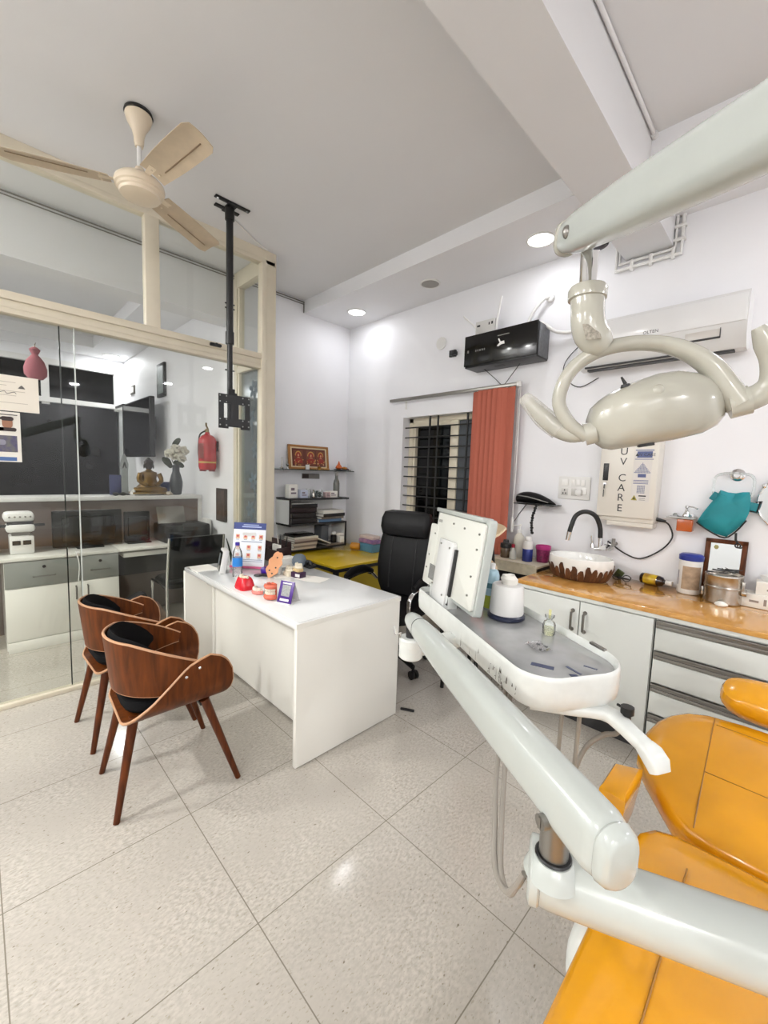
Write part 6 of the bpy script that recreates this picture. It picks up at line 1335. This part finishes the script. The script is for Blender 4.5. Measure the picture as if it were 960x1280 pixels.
# reception cabinet
t = thing('reception_cabinet', 'white two-door cabinet with grey drawers in the reception', 'cabinet', (-4.44, .51, 0))
x1 = -4.19; x0 = -4.68
P(t, 'carcass', MB().box(x0, x1 - .02, .135, .885, .02, .72), 'whitegloss')
P(t, 'plinth', MB().box(x0, x1, .14, .88, .0, .085, .002), 'whitegloss')
M['drawergrey'] = mat('drawer grey', '#8f918c', .35)
for a, b, hy in ((.137, .61, .575), (.614, .884, .655)):
    d = P(t, 'door', MB().box(x1 - .019, x1, a, b, .09, .505, .002), 'whitegloss')
    P(d, 'door_handle', MB().tube([(x1, hy, .47), (x1 + .022, hy, .465), (x1 + .022, hy, .365), (x1, hy, .36)], .006, 8), 'metalgrey')
for a, b in ((.137, .61), (.614, .884)):
    d = P(t, 'drawer', MB().box(x1 - .019, x1, a, b, .512, .715, .002), 'drawergrey')
    P(d, 'lock', MB().cyl((x1, (a + b) / 2, .665), (x1 + .006, (a + b) / 2, .665), .012, n=12), 'dark')
    P(d, 'drawer_handle', MB().tube([(x1, (a + b) / 2 - .07, .59), (x1 + .02, (a + b) / 2 - .06, .592), (x1 + .02, (a + b) / 2 + .06, .592), (x1, (a + b) / 2 + .07, .59)], .004, 6), 'metalgrey')
P(t, 'top', MB().box(x0, x1 + .005, -.6, .89, .722, .748, .003), 'whitegloss')
t = thing('reception_desk', 'white reception desk leaf with keyboard shelf and dark apron', 'desk', (-4.44, 1.33, 0))
P(t, 'slab', MB().box(x0, x1 + .005, .892, 1.78, .722, .748, .003), 'whitegloss')
P(t, 'keyboard_shelf', MB().box(x0 + .1, x1 - .03, .93, 1.30, .66, .70, .003), 'whitegloss')
P(t, 'apron', MB().box(x0 + .02, x0 + .04, .895, 1.75, .40, .72), 'dark')
P(t, 'end_panel', MB().box(x0, x1 - .02, 1.745, 1.775, 0, .722), 'whitegloss')
t = thing('reception_counter', 'high white reception ledge on a grey-brown upstand', 'counter', (-4.76, .6, 0))
P(t, 'upstand', MB().box(-4.78, -4.70, -.8, 1.785, 0, 1.145), mat('upstand taupe', '#7c6f68', .4))
P(t, 'ledge', MB().box(-4.98, -4.66, -.8, 1.79, 1.146, 1.185, .004), 'white')
P(t, 'end_post', MB().box(-4.80, -4.68, 1.76, 1.795, 0, 1.145), 'white')
# on worktop
ZW = .7485; GR = 'equipment on the reception worktop'
t = thing('lens_edger', 'white and silver bench machine at the left of the reception worktop', 'machine', (-4.45, .26, ZW), group=GR)
P(t, 'base', MB().box(-4.55, -4.36, .185, .335, ZW, ZW + .145, .008), 'white')
P(t, 'neck', MB().box(-4.53, -4.40, .20, .31, ZW + .145, ZW + .18), 'metalgrey')
P(t, 'head', MB().box(-4.56, -4.35, .165, .345, ZW + .175, ZW + .24, .025).box(-4.56, -4.37, .155, .345, ZW + .255, ZW + .335, .03), 'white')
P(t, 'side_arm', MB().cyl((-4.42, .11, ZW + .225), (-4.42, .41, ZW + .225), .012, n=10), 'dark')
P(t, 'gap', MB().box(-4.54, -4.37, .175, .335, ZW + .235, ZW + .26), 'dark')
P(t, 'display', MB().box(-4.359, -4.355, .20, .25, ZW + .075, ZW + .11).box(-4.359, -4.355, .265, .315, ZW + .075, ZW + .11), 'dark')
P(t, 'front_buttons', (lambda mb: [mb.cyl((-4.368, .19 + .032 * k, ZW + .30), (-4.362, .19 + .032 * k, ZW + .30), .007, n=8) for k in range(5)] and mb)(MB()), 'metalgrey')
solo('dark_case', 'black case beside the bench machine on the reception worktop', 'case', MB().cbox((-4.45, .0, ZW + .11), (.22, .16, .22), .012), 'dark', GR)
M['monback'] = mat('monitor back', '#0c0d0e', .45, noise=.3, nscale=5)
for lab, y0_, y1_, h, x_ in (('large dark monitor back on the reception worktop', .46, .975, .33, -4.47), ('second dark monitor back nearer the printer', 1.0, 1.22, .30, -4.50)):
    c = ((y0_ + y1_) / 2)
    t = thing('monitor', lab, 'monitor', (x_, c, ZW), group=GR)
    P(t, 'shell', MB().box(x_ - .02, x_ + .02, y0_, y1_, ZW + .01, ZW + h, .01).box(x_ + .02, x_ + .05, y0_ + .12 * (y1_ - y0_), y1_ - .12 * (y1_ - y0_), ZW + .06, ZW + h - .05, .012), 'monback')
    P(t, 'foot', MB().cbox((x_ + .02, c, ZW + .006), (.16, .2, .012), .004), 'black')
t = thing('printer', 'black office printer with raised grey paper tray', 'printer', (-4.42, 1.50, ZW), group=GR)
P(t, 'body', MB().box(-4.60, -4.25, 1.28, 1.72, ZW, ZW + .17, .02), mat('printer black', '#111213', .45))
P(t, 'panel', MB().cbox((-4.26, 1.56, ZW + .145), (.06, .22, .05), .008, R=Euler((0, .5, 0))), 'dark')
P(t, 'paper_tray', MB().cbox((-4.50, 1.42, ZW + .25), (.012, .26, .18), .004, R=Euler((0, -.35, 0))), 'metalgrey')
P(t, 'output_slot', MB().box(-4.252, -4.246, 1.33, 1.67, ZW + .05, ZW + .095), 'black')
solo('power_unit', 'white upright power unit at the end of the reception worktop', 'power unit', MB().cbox((-4.45, 1.755, ZW + .10), (.16, .05, .2), .01), 'white', GR)
mb = MB().tube([(-4.24, .585, ZW + .003), (-4.17, .59, ZW - .03), (-4.175, .60, ZW - .12), (-4.176, .59, ZW - .24)], .004, 6, smooth=4).cbox((-4.172, .59, ZW + .002), (.03, .03, .022), .006)
solo('charger_cable', 'white charger cable hanging over the cabinet drawers', 'cable', mb, 'white')
# on the ledge
ZL = 1.1855; GL = 'ornaments on the reception ledge'
sx_, sy_ = -4.80, 1.305
t = thing('seated_statue', 'bronze and gold seated statue on the reception ledge', 'statue', (sx_, sy_, ZL), group=GL)
mb = MB().lathe([(.10, ZL + .03), (.125, ZL + .045), (.12, ZL + .08), (.085, ZL + .12), (.07, ZL + .17), (.08, ZL + .21), (.075, ZL + .235), (.035, ZL + .25), (.022, ZL + .265), (.02, ZL + .275)], (sx_, sy_, 0), 24, sx=.75)
mb.tube([(sx_ + .03, sy_ - .085, ZL + .22), (sx_ + .05, sy_ - .105, ZL + .15), (sx_ + .08, sy_ - .04, ZL + .10)], [.026, .022, .018], 10, smooth=3).tube([(sx_ + .03, sy_ + .085, ZL + .22), (sx_ + .05, sy_ + .105, ZL + .15), (sx_ + .08, sy_ + .04, ZL + .10)], [.026, .022, .018], 10, smooth=3)
mb.tube([(sx_ + .02, sy_ - .14, ZL + .05), (sx_ + .07, sy_ - .05, ZL + .055), (sx_ + .08, sy_ + .06, ZL + .055), (sx_ + .03, sy_ + .14, ZL + .05)], [.03, .034, .034, .03], 10, smooth=3)
P(t, 'body', mb, mat('gilt bronze', '#7d5e28', .3, .6, noise=.35, nscale=14))
P(t, 'head', MB().ell((sx_, sy_, ZL + .31), (.042, .04, .052), 18, 12).ell((sx_, sy_, ZL + .368), (.02, .02, .02), 12, 8).ell((sx_, sy_, ZL + .335), (.046, .046, .04), 16, 10).ell((sx_ + .0, sy_ - .044, ZL + .295), (.01, .007, .024), 8, 6).ell((sx_, sy_ + .044, ZL + .295), (.01, .007, .024), 8, 6).ell((sx_ + .042, sy_, ZL + .303), (.008, .007, .012), 8, 6), mat('dark bronze', '#2e2620', .35, .4))
P(t, 'base', MB().box(sx_ - .09, sx_ + .09, sy_ - .17, sy_ + .17, ZL + .012, ZL + .032, .006), mat('gold base', '#8a6f35', .35, .5))
mb = MB()
for a in (-.15, .15):
    for b in (-.07, .07): mb.cyl((sx_ + b, sy_ + a, ZL), (sx_ + b, sy_ + a, ZL + .014), .012, n=10)
P(t, 'feet', mb, 'dark')
vx_, vy_ = -4.78, 1.565
t = thing('flower_vase', 'dark grey ribbed vase on the reception ledge', 'vase', (vx_, vy_, ZL), group=GL)
P(t, 'vase', MB().lathe([(.04, ZL), (.052, ZL + .01), (.064, ZL + .09), (.066, ZL + .14), (.05, ZL + .21), (.036, ZL + .25), (.036, ZL + .29), (.044, ZL + .32), (.038, ZL + .32), (.03, ZL + .29)], (vx_, vy_, 0), 28), mat('slate vase', '#3c4046', .35))
fl = thing('flower_bunch', 'bunch of white artificial flowers in the dark vase', 'flowers', (vx_, vy_, ZL + .28), group=GL)
rnd = random.Random(8); mb = MB(); mg = MB()
for cx_, cy_, cz_, r in ((.02, -.06, .43, .062), (.02, .02, .40, .066), (.0, .075, .47, .06), (.03, -.01, .49, .055), (.0, .06, .385, .05)):
    for k in range(12):
        a = k * 2.4; ph = -.6 + 1.9 * k / 11
        c = Vector((vx_ + cx_ + r * .62 * math.cos(a) * math.cos(ph), vy_ + cy_ + r * .62 * math.sin(a) * math.cos(ph), ZL + cz_ + r * .62 * math.sin(ph)))
        mb.ell(c, (r * .5, r * .5, r * .2), 9, 5, Euler((rnd.uniform(-1, 1), rnd.uniform(-1, 1), a)))
    mg.tube([(vx_, vy_, ZL + .28), (vx_ + cx_ * .6, vy_ + cy_ * .6, ZL + cz_ - .08), (vx_ + cx_, vy_ + cy_, ZL + cz_)], .004, 6)
P(fl, 'petals', mb, mat('cloth petals', '#d6d2c4', .7))
for cx_, cy_, cz_, a in ((.02, -.10, .35, 2.3), (.02, .0, .56, .9), (.02, -.08, .34, 2.0), (.0, .03, .33, -.5)):
    mg.ell((vx_ + cx_, vy_ + cy_, ZL + cz_), (.012, .065, .03), 10, 6, Euler((a, 0, 0)))
P(fl, 'stems_and_leaves', mg, mat('dark leaf', '#3a4234', .6))
mb = MB().cbox((-4.93, 1.46, ZL + .066), (.02, .17, .13), .003)
solo('blue_book', 'blue booklet standing between the statue and the vase', 'book', mb, mat('navy cover', '#34406e', .4), GL)
solo('blue_book', 'small blue card standing left of the statue', 'card', MB().cbox((-4.86, 1.02, ZL + .10), (.015, .11, .2), .003), mat('dim blue', '#2e3460', .4), GL)
mb = MB().lathe([(.02, ZL), (.03, ZL + .012), (.018, ZL + .03), (.02, ZL + .045), (.006, ZL + .06)], (-4.74, 1.145, 0), 12).ell((-4.74, 1.125, ZL + .02), (.014, .012, .02), 8, 6)
solo('figurine', 'tiny white figurine left of the statue', 'figurine', mb, 'white', GL)
mb = MB().lathe([(.022, ZL), (.03, ZL + .01), (.028, ZL + .03), (.01, ZL + .04)], (-4.72, 1.47, 0), 12).ell((-4.72, 1.50, ZL + .012), (.016, .014, .012), 8, 6)
solo('figurine', 'tiny pale shell ornament right of the statue', 'figurine', mb, mat('shell', '#b7ada0', .5), GL)
solo('sunglasses', 'black sunglasses folded on the ledge edge', 'spectacles', MB().ell((-4.70, .985, ZL + .018), (.012, .028, .018), 12, 8).ell((-4.70, 1.045, ZL + .018), (.012, .028, .018), 12, 8).tube([(-4.70, .96, ZL + .03), (-4.76, .99, ZL + .008), (-4.76, 1.05, ZL + .006)], .004, 6), 'black', GL)
t = thing('rocket_trophy', 'clear pointed trophy plate left of the statue', 'trophy', (-4.82, 1.09, ZL), group=GL)
P(t, 'plate', MB().prism([(-.03, .0), (.03, 0), (.03, .22), (.035, .30), (.02, .37), (0, .41), (-.02, .37), (-.035, .30), (-.03, .22)], .012, frameM((-4.83, 1.09, ZL + .01), (0, 1, 0), (0, 0, 1))), mat('trophy frost', '#8b8f90', .15))
P(t, 'emblem', MB().prism([(-.02, 0), (-.01, 0), (0, .03), (.01, 0), (.02, 0), (.006, .06), (-.006, .06)], .002, frameM((-4.816, 1.09, ZL + .27), (0, 1, 0), (0, 0, 1))), 'dark')
P(t, 'base', MB().cbox((-4.83, 1.09, ZL + .006), (.06, .09, .012), .002), 'dark')
# visitor chair in the reception
t = thing('visitor_chair', 'black visitor chair with bright metal legs behind the glass', 'chair', (-4.02, 1.40, 0), math.radians(90))
P(t, 'seat', MB().dome(rrect(.46, .44, .07, 6), [(.92, .41), (1, .42), (1, .45), (.92, .468), (.3, .472)]), 'blackleather', local=True)
P(t, 'backrest', MB().rings([[Vector((.235 * math.copysign(abs(math.cos(a)) ** .4, math.cos(a)), -.20 - .07 * (z - .48) / .4 + .024 * math.copysign(abs(math.sin(a)) ** .6, math.sin(a)), z)) for a in [2 * math.pi * k / 24 for k in range(24)]] for z in (.505, .52, .62, .74, .86, .88)]), 'blackleather', local=True)
for sx in (-1, 1):
    P(t, 'leg', MB().tube([(sx * .235, -.28, .88), (sx * .24, -.215, .45), (sx * .24, -.23, 0)], .012, 10, smooth=4), 'chrome', local=True)
    P(t, 'leg', MB().tube([(sx * .24, -.2, .425), (sx * .24, .16, .425), (sx * .24, .205, .38), (sx * .24, .22, 0)], .012, 10, smooth=4), 'chrome', local=True)
mb = MB().cbox((-4.24, 1.06, .155), (.12, .17, .31), .03, R=Euler((.35, 0, .3)))
solo('dark_bag', 'dark bag leaning on the floor under the reception worktop', 'bag', mb, mat('bag charcoal', '#2b2a2f', .8))
mb = MB().cbox((-4.12, 1.135, .10), (.05, .20, .2), .01, R=Euler((.5, 0, .2)))
solo('paper_bag', 'dark red and cream paper bag before the dark bag', 'bag', mb, mat('paper bag red', '#6b2a2c', .6, col2='#c9bba4', nscale=5))
# television on the reception wall
t = thing('television', 'dark wall-mounted television in the reception', 'television', (-6.45, 1.72, 1.6))
P(t, 'screen', MB().box(-7.05, -5.80, 1.60, 1.66, 1.60, 2.355, .008), 'monback')
P(t, 'display', MB().box(-7.03, -5.82, 1.596, 1.6005, 1.63, 2.335), mat('tv glass', '#15181c', .06))
P(t, 'bracket', MB().box(-6.6, -6.25, 1.66, 1.797, 1.85, 2.15), 'dark')
M['photo'] = mat('framed photo', '#8f9a98', .4, noise=.5, nscale=20)
t = thing('wall_picture', 'small framed photograph above the reception television', 'picture', (-5.95, 1.79, 2.40))
P(t, 'frame', MB().box(-6.10, -5.80, 1.77, 1.80, 2.38, 2.80, .004), 'dark'); P(t, 'print', MB().box(-6.06, -5.84, 1.767, 1.771, 2.42, 2.76), 'photo')
t = thing('wall_picture', 'small dark portrait hanging low beside the partition', 'picture', (-4.14, 1.79, .96))
P(t, 'frame', MB().box(-4.25, -4.03, 1.775, 1.80, .95, 1.285, .004), mat('brown frame', '#3b302c', .4)); P(t, 'print', MB().box(-4.235, -4.045, 1.772, 1.776, .97, 1.265), mat('dim print', '#5a4a42', .4, noise=.7, nscale=16))
t = thing('wall_switch', 'small grey control plate near the far reception corner', 'switch', (-7.3, 1.79, 2.6))
P(t, 'plate', MB().box(-7.45, -7.22, 1.785, 1.80, 2.56, 2.69, .003), 'metalgrey'); P(t, 'buttons', MB().box(-7.42, -7.25, 1.781, 1.786, 2.585, 2.665), 'white')
# fire extinguisher
ex, ey, z0 = -4.27, 1.70, 1.46
t = thing('fire_extinguisher', 'red fire extinguisher hung on the reception wall', 'fire extinguisher', (ex, ey, z0))
P(t, 'cylinder', MB().lathe([(.062, z0 + .004), (.078, z0 + .012), (.085, z0 + .04), (.085, z0 + .295), (.078, z0 + .325), (.055, z0 + .350), (.03, z0 + .362), (.022, z0 + .37), (.022, z0 + .385)], (ex, ey, 0), 32), mat('extinguisher red', '#b01620', .25, coat=.4))
P(t, 'band', MB().lathe([(.0855, z0 + .075), (.0858, z0 + .076), (.0858, z0 + .09), (.0855, z0 + .091)], (ex, ey, 0), 32, cap=False), mat('band yellow', '#bd9a4a', .4))
P(t, 'label', MB().sheet([[Vector((ex + .0862 * math.cos(a), ey + .0862 * math.sin(a), z0 + z)) for z in (.12, .27)] for a in [math.radians(-110 + 65 * k / 8) for k in range(9)]], .0008), mat('label dim', '#8e3a34', .5, noise=.4, nscale=40))
P(t, 'skirt', (lambda mb: [mb.cyl((ex + .062 * math.cos(a), ey + .062 * math.sin(a), z0 - .008), (ex + .062 * math.cos(a), ey + .062 * math.sin(a), z0 + .008), .014, n=8) for a in [k * math.pi / 3 for k in range(6)]] and mb)(MB()), mat('skirt red', '#7d1219', .4))
P(t, 'valve', MB().cyl((ex, ey, z0 + .38), (ex, ey, z0 + .42), .016, n=12).tube([(ex + .01, ey, z0 + .42), (ex + .05, ey - .03, z0 + .445), (ex + .06, ey - .035, z0 + .47)], .009, 8).tube([(ex, ey, z0 + .405), (ex + .05, ey - .04, z0 + .40)], .008, 8), mat('valve brass', '#8c7a58', .35, .6))
P(t, 'hose', MB().tube([(ex - .012, ey - .01, z0 + .40), (ex - .06, ey - .05, z0 + .36), (ex - .075, ey - .06, z0 + .25), (ex - .07, ey - .062, z0 + .15)], .008, 8, smooth=4), 'black')
P(t, 'wall_bracket', MB().box(ex - .03, ex + .03, ey + .08, 1.80, z0 + .20, z0 + .30), 'dark')
# plant leaf between desk and partition
t = thing('snake_plant', 'dark sword-leaf plant in a pot between the desk and the glass', 'plant', (-3.225, 1.52, 0))
MP = mat('sword leaf', '#1f2a1e', .5)
for k, (dx, dy, h, w_) in enumerate(((-.012, .035, .93, .026), (.01, .05, .70, .022), (.0, -.02, .66, .024))):
    g = []
    for i in range(9):
        u = i / 8; z = .26 + (h - .26) * u; ww = w_ * max(.04, (1 - u ** 2.2))
        g.append([Vector((-3.215 + dx * u + .004 * (q * q), 1.52 + dy * .3 - .10 * (u ** 2) * (1 if k == 0 else .4) + q * ww, z)) for q in (-1, 0, 1)])
    P(t, 'leaf', MB().sheet(g, .004), MP)
P(t, 'pot', MB().lathe([(.025, 0), (.03, .005), (.034, .27), (.036, .28), (.030, .28), (.028, .25), (.004, .25)], (-3.215, 1.52, 0), 20), mat('pot grey', '#57534e', .6))
